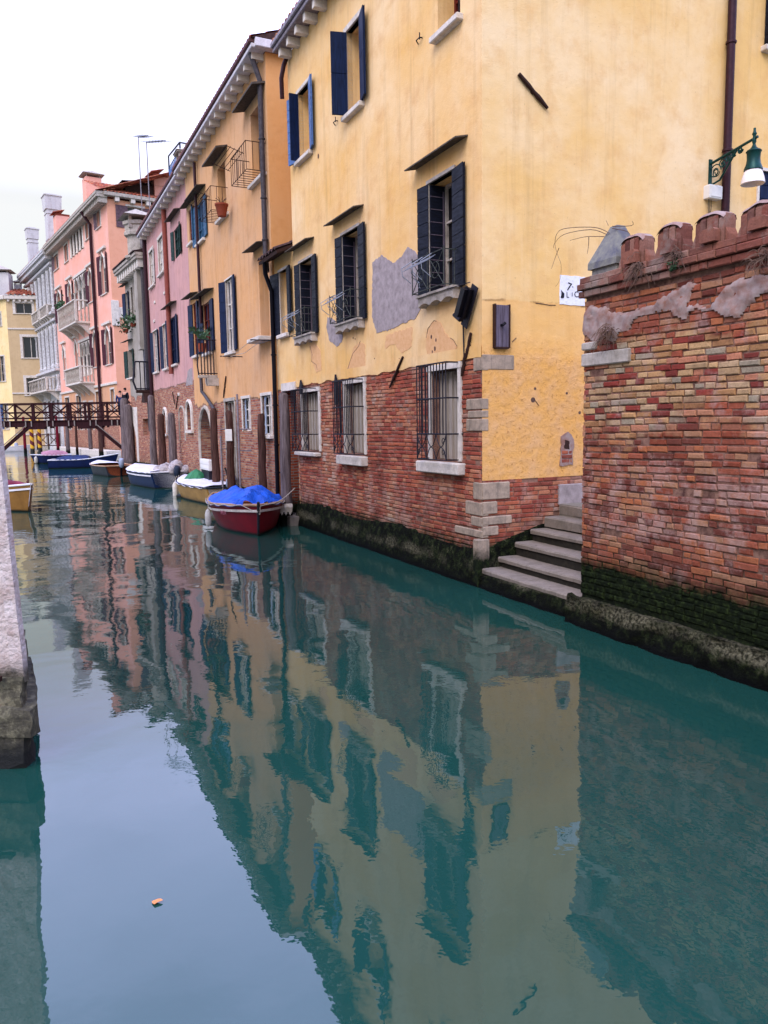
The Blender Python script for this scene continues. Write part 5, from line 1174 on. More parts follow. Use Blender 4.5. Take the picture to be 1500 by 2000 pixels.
mb = MB(); tiles(mb, HW - .2, 0, -1.0, 6, HZ + .5, .36, .4, .08); mb.build('roof', m_tile, WP, fix=False)
for (px, pt, d, w_, rg_) in ((102, 412, 2.0, 1.5, (1.2,)), (63, 468, 2.0, 1.2, (1.0,))):
    u, z1 = FH.at(px, pt, d); chimney(WP, u, d, HZ, z1, w_, m_lilac, 'bell', rings=(z1 - .5, (HZ + z1) / 2))
b_ = empty('banner', FH.P(HW + .3, -1.5), FH.rz, 'long dark red banner hanging from the white palace', 'banner')
mb = MB(); n = 10
v = []
for i in range(n + 1):
    z = 8.9 - 4.2 * i / n
    for k in range(5): u = k / 4 * .9; v.append((u * (1 - .35 * i / n), .12 * math.sin(u * 7 + i * .5), z))
mb.add(v, [(i * 5 + k, (i + 1) * 5 + k, (i + 1) * 5 + k + 1, i * 5 + k + 1) for i in range(n) for k in range(4)]); mb.build('cloth', m_red, b_, smooth=True); mb = MB(); mb.tube([(-.1, 1.5, 8.2), (-.1, 0, 9.0), (1.0, 0, 9.0)], .05, 6); mb.build('pole', m_iron, b_)

# ------------------------------------------------------------------ far yellow house at the canal bend
OI = wpt(32, 877); xI = Vector((.93, .36, 0)).normalized(); 
FI = Fac(OI, xdir=(math.cos(R(-22)) * -1, math.sin(R(-22)) * -1, 0))   # left face frame: x runs leftwards/away -> rebuilt below
FIr = Fac(OI, xdir=(math.cos(R(12)), math.sin(R(12)), 0))             # right face, corner at x=0, runs to the right
IZ = FIr.at(16, 585)[1]; IWD = 9.0
FY = empty('far_yellow_house', OI, FIr.rz, 'pale yellow and tan house closing the far end of the canal', 'house')
r1 = FIr.rect(30, 62, 592, 612); r2 = FIr.rect(45, 75, 658, 699); r3 = FIr.rect(52, 80, 738, 772)
mb = MB(); wall(mb, 0, IWD, -.2, IZ, [r1, r2, r3], .3); mb.quad((IWD, 0, 0), (IWD, 10, 0), (IWD, 10, IZ), (IWD, 0, IZ)); mb.build('wall', m_far_tan, FY)
for r, l_ in ((r1, 'wide attic window'), (r2, 'tall dark middle window'), (r3, 'tall dark lower window')): window(FY, None, r, .3, fw=.3, frame_mat=m_istria, bars=0, pane=m_glass, label=l_)
# left wall runs away to the left of the corner
TL = Matrix.Rotation(R(-40), 4, 'Z')      # canonical frame turned so that its u<0 side recedes left
mb = MB(TL); lops = [(-2.0, -1.1, z, z + h) for z, h in ((IZ - 3.0, 1.6), (IZ - 9.6, 3.0), (IZ - 15.4, 3.0))] + [(-5.6, -4.7, z, z + h) for z, h in ((IZ - 9.6, 3.0), (IZ - 15.4, 3.0))]
wall(mb, -14, 0, -.2, IZ, lops, .3); mb.build('left_wall', m_far_yellow, FY)
for i, r in enumerate(lops): window(FY, TL, r, .28, fw=.15, frame_mat=m_istria, pane=m_glass, leaves=[('l', .45, 100)], lf_mat=m_sh_slate, name='side_window')
mb = MB(); mb.cbox(-.1, IWD, -.4, 0, IZ, IZ + .5, .05); c_ = mb.build('cornice', m_istria, FY); mb = MB(TL); mb.cbox(-14, .1, -.4, 0, IZ + .001, IZ + .501, .05); mb.build('cornice', m_istria, FY)
for i in range(14): k = MB(); k.box(.2 + i * .65, .45 + i * .65, -.3, 0, IZ - .25, IZ - .001); k.build('cornice_block', m_istria, c_)
mb = MB()
for z in (IZ - 3.5, IZ - 11.2, IZ - 16.2): mb.box(0, IWD, -.1, 0, z, z + .18)
mb.build('string_courses', m_istria, FY)
mb = MB(); tiles(mb, 0, IWD, -.5, 4, IZ + .5, .3, .5, .14); mb.build('roof', m_tile, FY, fix=False)
mb = MB(); mb.quad((-12, 1, IZ + .4), (0, 0, IZ + .4), (IWD, 9, IZ + 2), (-10, 9, IZ + 2)); mb.build('roof_backing', m_tiledark, FY)
u, z = FIr.at(3, 535, 3); chimney(FY, u, 3, IZ, z, 2.0, m_lilac, 'flat'); u, z = FIr.at(35, 556, 5); chimney(FY, u, 5, IZ, z, .8, m_lilac, 'flat')
mb = MB(); mb.box(-60, 25, -.8, 30, -.4, .35); o = mb.build('far_quay', m_istria_d); o.location = OI; tag(o, 'low stone quay at the far end of the canal', kind='structure')

# ------------------------------------------------------------------ brick garden wall with merlons
FB = FA.sub(2.17); BW = 6.2; BT = 3.80
GW = empty('brick_wall', FB.O, FB.rz, 'old patched brick garden wall with notched top beside the stone steps', 'wall')
mb = MB(); mb.box(0.012, BW, .012, .40, -.4, BT + .22); core = mb.build('wall_core', m_mort_wall, GW)
rnd_edge = lambda z: .03 * math.sin(z * 23) + .02 * math.sin(z * 57)
mb = MB(); brickwork(mb, 0.0, BW, .33, BT - .01, (), course=.069, gap=.011, d=.012, out=.019, seed=21, skip=.012, lmin=.15, lmax=.29, chw=.007, sag=.025, rough=1.7); mb.build('brickwork', m_brk_wall, GW, fix=False)
mb = MB(side_at(0) @ Matrix.Diagonal((1, 1, 1, 1))); mb.T = Matrix(((0, 1, 0, 0), (1, 0, 0, 0), (0, 0, 1, 0), (0, 0, 0, 1)))
brickwork(mb, .0, .40, .42, BT - .02, (), course=.0715, gap=.013, d=.012, out=.02, seed=22, lmin=.1, lmax=.22); mb.build('brickwork', m_brk_wall, GW, fix=True)
# projecting band of two courses
for k, (zo, ot) in enumerate(((BT, .045), (BT + .078, .075), (BT + .156, .035))):
    mb = MB(); brickwork(mb, -.05, BW, zo, zo + .076, (), course=.076, gap=.008, d=-ot, out=.012, seed=40 + k, lmin=.2, lmax=.28); mb.build('band_course', m_brk_cap, GW, fix=False)
    m2 = MB(); m2.box(-.045, BW, -ot + .012, .36, zo + .002, zo + .068); m2.build('band_core', m_mort_wall, GW)
zb_ = BT + .234
TH = .15
def merlon(x, w, h, seed):
    rn = random.Random(seed); mb = MB(); n = max(2, round(w / .075)); 
    # stepped base then upright bricks with a rounded head
    for k in range(n):
        a = x + w * k / n; b = x + w * (k + 1) / n - .008; t = (k + .5) / n; hh = h * (1 - .22 * abs(2 * t - 1) ** 3) + rn.uniform(-.008, .008)
        y0_ = rn.uniform(-.012, .006); e = .02
        mb.add([(a, y0_, zb_), (b, y0_, zb_), (b, TH, zb_), (a, TH, zb_), (a, y0_, zb_ + hh - .05), (b, y0_, zb_ + hh - .05), (b, TH, zb_ + hh - .05), (a, TH, zb_ + hh - .05), (a + .005, y0_ + .03, zb_ + hh), (b - .005, y0_ + .03, zb_ + hh), (b - .005, TH - .02, zb_ + hh), (a + .005, TH - .02, zb_ + hh)],
               [(0, 1, 5, 4), (1, 2, 6, 5), (2, 3, 7, 6), (3, 0, 4, 7), (4, 5, 9, 8), (5, 6, 10, 9), (6, 7, 11, 10), (7, 4, 8, 11), (8, 9, 10, 11)])
    for k in range(2):   # sloping shoulders
        s = -1 if k == 0 else 1; xe = x if k == 0 else x + w
        mb.prism([(xe, zb_), (xe + s * .045, zb_), (xe + s * .03, zb_ + h * .2), (xe, zb_ + h * .42)], 0.01, TH - .01)
    m = mb.build('merlon', m_brk_cap, GW, fix=False)
    k_ = MB(); k_.prism([(x + w * .38, zb_ + .0), (x + w * .88, zb_ + .0), (x + w * .88, zb_ + h * .36), (x + w * .8, zb_ + h * .44), (x + w * .46, zb_ + h * .42), (x + w * .38, zb_ + h * .34)], -.085, -.014); k_.build('brick_bracket', m_brk_cap, m)
    c = MB(); n2 = 14; v = []
    for i in range(n2 + 1):
        u = x - .01 + (w + .0) * i / n2; zz = zb_ + h * (1 - .22 * abs(2 * i / n2 - 1) ** 3) + .012 + mnoise.noise(Vector((u * 9, seed, 0))) * .02
        v += [(u, -.012, zz - .03), (u, .02, zz), (u, TH, zz + .005), (u, TH + .015, zz - .04)]
    c.add(v, [(4 * i + j, 4 * i + 4 + j, 4 * i + 5 + j, 4 * i + 1 + j) for i in range(n2) for j in range(3)]); c.build('lichen_cap', m_cementd, m, smooth=True, fix=False)
for i, (l, r_, tp) in enumerate(((1213, 1275, 468), (1284, 1350, 446), (1357, 1436, 426))):
    x0, z1 = FB.at((l + r_) / 2, tp); a = FB.at(l, 480)[0]; b = FB.at(r_, 480)[0] - .12; merlon(a, b - a, z1 - zb_ + .06, i)
xx = FB.at(1447, 450)[0]
hm = FB.at(1490, 402)[1] - zb_ + .04
for i in range(5): merlon(xx + i * .52, .36, hm * (1 if i == 0 else random.uniform(.9, 1.05)), 10 + i)
# pyramid cap
x0 = FB.at(1148, 515)[0]; x1 = FB.at(1203, 515)[0]; zt_ = FB.at(1186, 436)[1]; zb2 = FB.at(1178, 520)[1]
mb = MB(); n_ = .36; m = (x0 + x1) / 2 + .02
mb.box(x0 + .04, x1 - .02, .03, .36, zb_, zb2)
mb.add([(x0, 0, zb2), (x1, 0, zb2), (x1, .40, zb2), (x0, .40, zb2), (x0, 0, zb2 + .07), (x1, 0, zb2 + .07), (x1, .40, zb2 + .07), (x0, .40, zb2 + .07),
        (m - .055, .15, zt_), (m + .055, .15, zt_), (m + .055, .26, zt_), (m - .055, .26, zt_)], [(3, 2, 1, 0), (0, 1, 5, 4), (1, 2, 6, 5), (2, 3, 7, 6), (3, 0, 4, 7), (4, 5, 9, 8), (5, 6, 10, 9), (6, 7, 11, 10), (7, 4, 8, 11), (8, 9, 10, 11)])
mb.build('pyramid_cap', simple('weathered_slate_stone', S('5c5a60'), .9, c2=S('8c8878'), scale=7, bump=.6), GW)
PB = lambda pts, s: tex_poly(pq(FB, pts), .026, .035, s)
pts = [(1138, 622), (1150, 600), (1180, 604), (1205, 612), (1232, 610), (1262, 600), (1300, 583), (1318, 566), (1345, 556), (1362, 558), (1352, 572), (1340, 600), (1385, 603), (1400, 585), (1420, 560), (1440, 548), (1500, 536), (1560, 520), (1560, 562), (1500, 574), (1470, 590), (1455, 612), (1442, 626), (1410, 620), (1392, 608), (1345, 612), (1342, 630), (1320, 622), (1308, 608), (1262, 618), (1238, 626), (1232, 642), (1208, 652), (1200, 668), (1182, 660), (1168, 672), (1150, 662), (1138, 655)]
mb = MB(); relief(mb, pq(FB, pts), .022, -.022, .02, 3); mb.build('render_patch', m_cementd, GW, fix=False, smooth=True, label= 'ragged band of grey render near the top of the wall')
mb = MB()
for (l, r_, t_, b_) in ((1136, 1167, 669, 684), (1136, 1232, 686, 712)):
    a, b, c, d = FB.rect(l, r_, t_, b_); mb.cbox(max(a, 0), b, -.04, .05, c, d, .012)
mb.build('stone_blocks', m_istria_d, GW)
mb = MB()
mb.cbox(-.04, BW, -.17, .1, -.4, .28, .03); mb.build('footing', m_slime, GW)
crust(-.02, BW, Matrix.Translation((0, -.17, 0)), parent=GW, top=.335, foot=.07, name='algae_ledge', amp=.06)
# weeds on the wall
def weeds(px, py, n, r, droop, mat, lab, F=FB, d=-.06, nm='dry_weeds', cat='weeds', wd_=.004):
    u, z = F.at(px, py, d); t = empty(nm, F.P(u, d, z), F.rz, lab, cat); mb = MB(); rn = random.Random(int(px))
    for k in range(n):
        a = rn.uniform(0, 2 * PI); p = Vector((rn.gauss(0, r * .3), 0, rn.gauss(0, r * .25))); pts = [p.copy()]; v_ = Vector((math.cos(a) * .6, -abs(math.sin(a)) * .6, rn.uniform(-.2, .8))).normalized() * r * .35
        for i in range(4): v_ = v_ * .85 + Vector((rn.gauss(0, .01), rn.gauss(0, .01), -droop * r)); p = p + v_; pts.append(p.copy())
        mb.tube(pts, [wd_, wd_, wd_ * .8, wd_ * .6, wd_ * .3], 3)
    mb.build('stems', mat, t, fix=False)
    if mat is m_leafg or nm == 'green_weed':
        mb = MB()
        for k in range(50): c = Vector((rn.gauss(0, r * .4), -abs(rn.gauss(0, r * .3)), rn.gauss(0, r * .3))); nn = Vector((rn.random() - .5, rn.random() - .5, rn.random() - .5)).normalized(); q_ = nn.orthogonal().normalized(); mb.add([c - nn * .025, c + q_ * .014, c + nn * .025, c - q_ * .014], [(0, 1, 2, 3)])
        mb.build('leaves', m_leafg, t, fix=False)
weeds(1250, 520, 60, .17, .12, m_dry, 'tuft of dry weeds under the leftmost notched merlon'); weeds(1322, 498, 45, .14, .1, m_dry, 'tuft of dry weeds under the second merlon'); weeds(1320, 518, 10, .07, .05, m_leafg, 'small green weed growing on the brick band', nm='green_weed')
weeds(1190, 645, 60, .16, .15, m_dry, 'dark dry weed hanging on the grey render of the brick wall'); weeds(1490, 505, 40, .16, .1, m_dry, 'dry weeds at the right end of the brick band')
t = empty('dry_vine', FB.P(0, .1), FB.rz, 'bare looping vine stems hanging from the pyramid cap', 'vine'); mb = MB()
for pts in ([(1190, 455), (1160, 444), (1120, 445), (1092, 452), (1080, 475), (1092, 500), (1098, 518), (1090, 545), (1086, 560)], [(1185, 458), (1150, 448), (1105, 458), (1084, 476), (1078, 484)], [(1180, 462), (1140, 462), (1116, 470)], [(1150, 462), (1146, 478), (1150, 496)], [(1196, 442), (1230, 440), (1238, 432)], [(1196, 446), (1222, 452), (1236, 466)], [(1188, 440), (1180, 430)], [(1092, 484), (1082, 500), (1080, 525)]):
    q = [FB.at(x, y, .1) for x, y in pts]; P_ = [Vector((u, .0 + .03 * math.sin(i * 2), z)) for i, (u, z) in enumerate(q)]; o2 = []
    for i in range(len(P_) - 1):
        p0, p1, p2, p3 = P_[max(i - 1, 0)], P_[i], P_[i + 1], P_[min(i + 2, len(P_) - 1)]
        for k in range(4): s_ = k / 4; o2.append(.5 * ((2 * p1) + (p2 - p0) * s_ + (2 * p0 - 5 * p1 + 4 * p2 - p3) * s_ ** 2 + (3 * p1 - p0 - 3 * p2 + p3) * s_ ** 3))
    o2.append(P_[-1]); mb.tube(o2, [.0045 * (1 - .6 * i / len(o2)) for i in range(len(o2))], 4)
mb.build('stems', m_dry, t)

# ------------------------------------------------------------------ water steps
WS = empty('water_steps', FA.O, FA.rz, 'worn stone water steps between the yellow corner and the brick wall', 'steps')
ST = [(-.03, .272), (.262, .42), (.545, .615), (.84, .79), (1.10, .962), (1.37, 1.135)]
for i, (y, z) in enumerate(ST):
    y2 = ST[i + 1][0] + .06 if i < 5 else 1.9; x0_ = .03
    rn = random.Random(i); mb = MB(); n = 14; th = .07 if i < 4 else .15
    f = []; v = []
    for k in range(n + 1):
        u = x0_ + (2.165 - x0_) * k / n; j = rn.uniform(-.008, .008); dz = -.012 * math.sin(PI * k / n) + rn.uniform(-.003, .003)
        v += [(u, y + j, z - th), (u, y + j - .004, z - .018 + dz), (u, y + j + .014, z + dz), (u, y2, z + dz * .4), (u, y2, z - th)]
    for k in range(n): f += [(5 * k + q_, 5 * k + 5 + q_, 5 * k + 5 + (q_ + 1) % 5, 5 * k + (q_ + 1) % 5) for q_ in range(5)]
    f += [(4, 3, 2, 1, 0), tuple(5 * n + q_ for q_ in range(5))]
    mb.add(v, f); s_ = mb.build('step', m_step, WS)
    zl = (ST[i - 1][1] - .02) if i else -.3
    mb = MB(); mb.box(x0_, 2.165, y + .03, y2 + .1, zl, z - th - .001); mb.build('riser', m_step_r if 0 < i < 5 else m_slime, s_)
crust(.0, 2.2, Matrix.Translation((0, -.04, 0)), parent=WS, top=.20, foot=.1, name='algae_front', amp=.04)

# ------------------------------------------------------------------ foreground pier on the left
PJ = wpt(72, 1492); dJ = Vector((-.44, .898, 0)).normalized(); FJ = Fac(PJ, xdir=(1, -.06, 0))
LP = empty('stone_pier', FJ.O, FJ.rz, 'rough whitewashed house corner with a weedy stone foot at the left edge', 'house corner')
mb = MB(); zt_ = 7.5
def jx(z): return -.03 - .036 * (z - .7)
v = []; n = 30
for i in range(n + 1):
    z = .62 + (zt_ - .62) * i / n; x = jx(z); e = mnoise.noise(Vector((0, 0, z * 5))) * .012
    v += [(-4, 0, z), (x - .10, -.0, z), (x - .09, -.035, z), (x + e, -.035, z), (x + e, .03, z), (x - .2 - 4.6, 8.0, z), (-8, 8, z)]
mb.add(v, [(7 * i + k, 7 * i + k + 1, 7 * i + 8 + k, 7 * i + 7 + k) for i in range(n) for k in range(6)]); wj = mb.build('wall', m_jwall, LP, fix=False)
def rough_block(x0, x1, y0, y1, z0, z1, mat, nm, seed, amp=.05):
    mb = MB(); N = 10; bm_v = {}; v = []; f = []
    def idx(i, j, k):
        if (i, j, k) not in bm_v:
            p = Vector((x0 + (x1 - x0) * i / N, y0 + (y1 - y0) * j / N, z0 + (z1 - z0) * k / N)); nn = mnoise.noise_vector(p * 4 + Vector((seed, 0, 0))) * amp + mnoise.noise_vector(p * 13 + Vector((seed, 0, 0))) * amp * .4
            bm_v[(i, j, k)] = len(v); p.x -= max(0, p.y) * .56; v.append(p + nn)
        return bm_v[(i, j, k)]
    for a in range(N):
        for b in range(N):
            for (s_) in (0, N):
                f.append((idx(a, b, s_), idx(a + 1, b, s_), idx(a + 1, b + 1, s_), idx(a, b + 1, s_))); f.append((idx(a, s_, b), idx(a + 1, s_, b), idx(a + 1, s_, b + 1), idx(a, s_, b + 1))); f.append((idx(s_, a, b), idx(s_, a + 1, b), idx(s_, a + 1, b + 1), idx(s_, a, b + 1)))
    mb.add(v, f); return mb.build(nm, mat, LP, smooth=False)
rough_block(-1.6, -.03, -.06, 1.2, .42, .66, m_jbase, 'foot_stone', 1, .035); rough_block(-1.5, .03, -.10, 1.1, .24, .45, m_jbase, 'foot_stone', 2, .035); rough_block(-1.5, -.02, -.08, 1.1, -.4, .26, m_jbase, 'foot_stone', 3, .04)
mb = MB(); mb.bar((-.6, -.08, .70), (-.17, -.09, .66), .05, .035); mb.build('iron_bar', m_rust, LP)

# ------------------------------------------------------------------ wooden footbridge
BY = 48.0; zR = wpt(120, 785, 0); 
def bpx(px, py, y=BY):
    r = ray(px, py); t = y / r.y; return Vector((0, 0, CAMH)) + r * t
BL = bpx(-6, 830).x; BR = bpx(246, 830).x; zr_ = bpx(120, 786).z; zd = bpx(120, 823).z; zbm = bpx(120, 833).z
WB = empty('wooden_footbridge', (BL, BY, 0), 0, 'dark wooden footbridge with crossed railings spanning the canal', 'footbridge')
BWD = BR - BL
mb = MB(); mb.box(-.5, BWD + 1.5, 0, 2.6, zd - .06, zd + .02); mb.build('deck', m_bridge, WB)
for y in (.0, 2.4):
    mb = MB(); mb.box(-.5, BWD + .6, y, y + .2, zbm, zd - .061); mb.box(-.5, BWD + .6, y - .06, y + .26, zd + .021, zd + .08); mb.build('girder', m_bridge, WB)
    posts = [BWD * k / 7 for k in range(8)]
    mb = MB(); yc = y + .1
    mb.box(-.5, BWD + .3, yc - .07, yc + .07, zr_ - .07, zr_); mb.box(-.5, BWD + .3, yc - .03, yc + .03, zd + .2, zd + .27)
    mb.box(-.5, BWD + .3, yc - .03, yc + .03, (zr_ + zd) / 2 - .02, (zr_ + zd) / 2 + .04)
    for p in posts: mb.box(p - .06, p + .06, yc - .06, yc + .06, zbm - .1, zr_ - .071)
    for k in range(7):
        a, b = posts[k] + .06, posts[k + 1] - .06; m = (a + b) / 2
        mb.bar((a, yc, zd + .25), (b, yc, zr_ - .1), .05, .05); mb.bar((a, yc + .001, zr_ - .1), (b, yc + .001, zd + .25), .05, .05)
    mb.build('railing', m_bridge, WB)
    xa = bpx(186, 832).x - BL
    if y > 1: continue
    for (p, q) in (((xa, zbm - .02), (BWD - .15, .95)), ((BWD - xa, zbm - .02), (.0, .95))):
        mb = MB(); mb.bar((p[0], y + .1, p[1]), (q[0], y + .1, q[1]), .14, .2); s = 1 if p[0] > BWD / 2 else -1
        mb.box(min(p[0], p[0] - s * 1.1), max(p[0], p[0] - s * 1.1), y - .02, y + .22, zbm - .16, zbm - .002); mb.build('brace', m_bridge, WB)
        mb = MB(); d_ = Vector((q[0] - p[0], 0, q[1] - p[1])).normalized(); up_ = Vector((-d_.z, 0, d_.x)) * (1 if -d_.z * 0 + d_.x > 0 else -1)
        mb.bar(Vector((p[0], y - .03, p[1])) + up_ * .15, Vector((q[0], y - .03, q[1])) + up_ * .15, .04, .05); mb.build('brace_edge', m_bridge_g, WB)
for x in (BWD - .05,):
    mb = MB()
    for y in (.1, 2.5): mb = MB(); mb.box(x - .11, x + .11, y - .1, y + .1, -.4, zbm - .002); mb.build('pier_post', m_bridge, WB)
mb = MB()
for k in range(6):
    x = BWD * (k + .5) / 6
    for dx in (-.18, .18): mb.box(x + dx - .035, x + dx + .035, -.09, -.062, zbm + .02, zd + .04)
mb.build('metal_strap', m_bridge_g, WB)
mb = MB(); mb.box(BR - .2, BR + 5, BY + 3.0, BY + 14, -.4, .6); o = mb.build('quay', m_istria_d); tag(o, 'narrow stone quay behind the right end of the bridge', kind='structure')

# ------------------------------------------------------------------ mooring poles
def pole(px, py_t, py_b, r, mat, lab, lean=0, name='mooring_pole', grp=None, top=None, y=None, segs=7, cap=None):
    p = wpt(px, py_b) if y is None else None
    zt_ = top if top is not None else (CP + ray(px, py_t) * (p.y / ray(px, py_t).y)).z
    o = empty(name, (p.x, p.y, 0), random.uniform(0, 6), lab, 'pole', grp); rn = random.Random(int(px * 7)); pts = []; rs = []
    for k in range(segs + 1):
        t = k / segs; pts.append((lean * t + rn.uniform(-.015, .015), rn.uniform(-.015, .015), -.5 + (zt_ + .5) * t)); rs.append(r * (1.12 - .25 * t) * rn.uniform(.95, 1.05))
    pts.append((lean, 0, zt_ + r * .5)); rs.append(r * .55); mb = MB(); mb.tube(pts, rs, 10); mb.build('trunk', mat, o, smooth=True)
    if cap: k = MB(); k.lathe([(r * 1.05, 0), (r * 1.05, .06), (.001, .1)], (lean, 0, zt_), 10); k.build('cap', cap, o)
    return o
for (px, pt, r, ln, lab) in ((248, 782, .24, -.1, 'thick grey mooring post at the bridge end, the pointed front one'), (256, 794, .24, .0, 'thick grey mooring post leaning against the pointed one'),):
    pole(px, pt, 922, r, m_pole, lab, ln, grp='post cluster at the bridge')
pole(265, 830, 921, .22, m_polered, 'stained red mooring post behind the grey post cluster', grp='post cluster at the bridge')
pole(303, 775, 935, .16, m_pole, 'tall grey mooring pole in front of the old grey house'); pole(320, 812, 941, .17, m_poled, 'brown mooring pole in front of the little arched window'); pole(341, 810, 948, .17, m_pole, 'grey mooring pole between the bricked arches')
pole(424, 802, 977, .13, m_poled, 'brown mooring pole beside the dark arched gateway'); o_ = pole(454, 806, 988, .12, m_poled, 'brown mooring pole with a small white plate'); 
mb = MB(); mb.cbox(-.1, .1, -.16, -.13, 1.95, 2.3, .01); q = mb.build('plate', m_boxw, o_); o_.rotation_euler.z = 0
pole(516, 812, 1008, .11, m_poled, 'slim brown mooring pole between the two front boats'); pole(562, 772, 1024, .13, m_pole, 'grey mooring pole before the dark doorway')
far = [(50, 884, m_polered, .14, 'dark red pole left of the striped poles'), (114, 884, m_polered, .14, 'dark red pole right of the striped poles'), (134, 889, m_pole, .17, 'grey pole under the bridge, leftmost grey one'), (151, 886, m_poled, .12, 'slim brown pole under the bridge'), (178, 887, m_pole, .18, 'grey pole before the grey doors'), (198, 892, m_poled, .18, 'brown pole right of the grey doors')]
for (px, pb, m, r, lab) in far: pole(px, 0, pb, r, m, lab, top=3.6, grp='poles beyond the bridge')
for i, (px, pb) in enumerate(((64, 884), (79, 882))): pole(px, 0, pb, .2, m_stripe, ['left yellow and maroon striped pole', 'right yellow and maroon striped pole'][i], top=3.3, name='striped_pole', grp='striped poles')
# grey ladder pipes beside poles
for (px, pt, pb, lab) in ((431, 852, 955, 'thin galvanised ladder rail by the arched gateway'), (463, 770, 950, 'thin green grey pipe beside the water door')):
    u, z1 = FC.at(px, pt, -.4); t = empty('metal_pipe', FC.P(u, -.4), FC.rz, lab, 'pipe'); mb = MB(); mb.tube([(0, 0, -.3), (0, 0, z1)], .03, 6); mb.build('pipe', m_gutter, t); mb = MB()
    for z in (.9, 1.7, 2.3): mb.tube([(0, 0, z), (0, .35, z)], .02, 5)
    mb.build('wall_tie', m_gutter, t)
u0, u1, z0, z1 = FC.rect(394, 411, 897, 918, -.3); t = empty('white_cabinet', FC.P((u0 + u1) / 2, -.3), FC.rz, 'small cream metal cabinet beside the arched gateway', 'cabinet'); w_ = u1 - u0
mb = MB(); mb.cbox(-w_ / 2, w_ / 2, -.05, .1, z0, z1, .02); c_ = mb.build('cabinet_body', m_boxw, t); mb = MB(); mb.cbox(-w_ / 2 + .05, w_ / 2 - .05, -.062, -.051, z0 + .06, (z0 + z1) / 2 - .02, .005); mb.cbox(-w_ / 2 + .05, w_ / 2 - .05, -.062, -.051, (z0 + z1) / 2 + .02, z1 - .06, .005); mb.build('door', m_boxw, c_); mb = MB(); mb.box(-w_ / 2 + .1, w_ / 2 - .1, -.04, .1, -.2, z0); mb.build('foot', m_iron, c_)
# clothes line
t = empty('clothes_line', FC.P(-1.2, 0), FC.rz, 'twin clothes lines on iron arms across the orange wall', 'clothes line'); mb = MB()
qa, qb = FC.at(440, 696, -.5), FC.at(500, 664, -.5)
for dy in (-.35, -.6): mb.tube([(qa[0] + 1.2, dy, qa[1]), ((qa[0] + qb[0]) / 2 + 1.2, dy, (qa[1] + qb[1]) / 2 - .1), (qb[0] + 1.2, dy, qb[1])], .008, 4)
mb.build('line', m_rope, t); mb = MB()
for q in (qa, qb): mb.tube([(q[0] + 1.2, 0, q[1]), (q[0] + 1.2, -.65, q[1])], .015, 5)
mb.build('arm', m_iron, t)
# balcony plant
def bush(F, px, py, d, r, lab, n=140, pot=True):
    u, z = F.at(px, py, d); t = empty('potted_plant', F.P(u, d, z), F.rz, lab, 'potted plant'); mb = MB(); rn = random.Random(int(px))
    for k in range(n // 4):
        a = rn.uniform(0, 2 * PI); p = Vector((0, 0, 0)); v_ = Vector((math.cos(a) * .5, math.sin(a) * .5, 1.1)).normalized() * r * .4; pts = [p.copy()]
        for i in range(4): p = p + v_; v_ += Vector((math.cos(a), math.sin(a), -.5)) * r * .06; pts.append(p.copy())
        for i in range(1, 4):
            c = pts[i]; dv = (pts[i + 1] - pts[i]).normalized() if i < 4 else v_; sd_ = dv.orthogonal().normalized(); mb.add([c, c + dv * r * .2 + sd_ * r * .06, c + dv * r * .45, c + dv * r * .2 - sd_ * r * .06], [(0, 1, 2, 3)])
            mb.add([c, c + (sd_ + dv * .5) * r * .2 + dv * r * .05, c + (sd_ + dv * .5) * r * .4, c + (sd_ + dv * .5) * r * .2 - dv * r * .05], [(0, 1, 2, 3)])
    mb.build('leaves', m_leafg, t, fix=False)
    if pot: mb = MB(); mb.lathe([(r * .25, -r * .6), (r * .35, 0), (r * .37, .02), (.001, .0)], (0, 0, 0), 10); mb.build('pot', m_terra, t)
bush(FC, 394, 672, -.35, .42, 'spiky green plant on the iron balcony of the orange house')
u, z = FC.at(433, 410, -.3); t = empty('flower_pot', FC.P(u, -.3, z - .18), FC.rz, 'red brown pot in the iron window rack of the orange house', 'flower pot'); mb = MB(); mb.lathe([(.12, 0), (.18, .28), (.2, .3), (.2, .34), (.16, .34), (.001, .3)], (0, 0, 0), 12); mb.build('pot', m_terra, t, smooth=True); mb = MB()
for k in range(14): a = k * .9; mb.tube([(0, 0, .3), (.08 * math.cos(a), .08 * math.sin(a), .45), (.16 * math.cos(a), .16 * math.sin(a), .5)], .01, 4)
mb.build('stems', m_dry, t)
# aerials
for i, (px, pt, pb, x2, y2) in enumerate(((270, 268, 428, 289, 265), (286, 278, 445, 323, 275))):
    u, z = FF.at(px, pt, 2.0); t = empty('tv_aerial', FF.P(u, 2.0), FF.rz, ['taller television aerial mast, short crossbar', 'shorter television aerial mast, long crossbar'][i], 'aerial', 'rooftop aerials'); mb = MB(); mb.tube([(0, 0, zf), (0, 0, z)], .028, 5); mb.build('mast', m_gutter, t)
    q = FF.at(x2, y2, 2.0); L_ = q[0] - u; dz = q[1] - z; mb = MB(); mb.tube([(0, 0, z), (L_, 0, z + dz)], .03, 5)
    for k in range(7): mb.tube([(L_ * k / 6, -.35, z + dz * k / 6), (L_ * k / 6, .35, z + dz * k / 6)], .01, 4)
    mb.build('crossbar', m_iron, t)

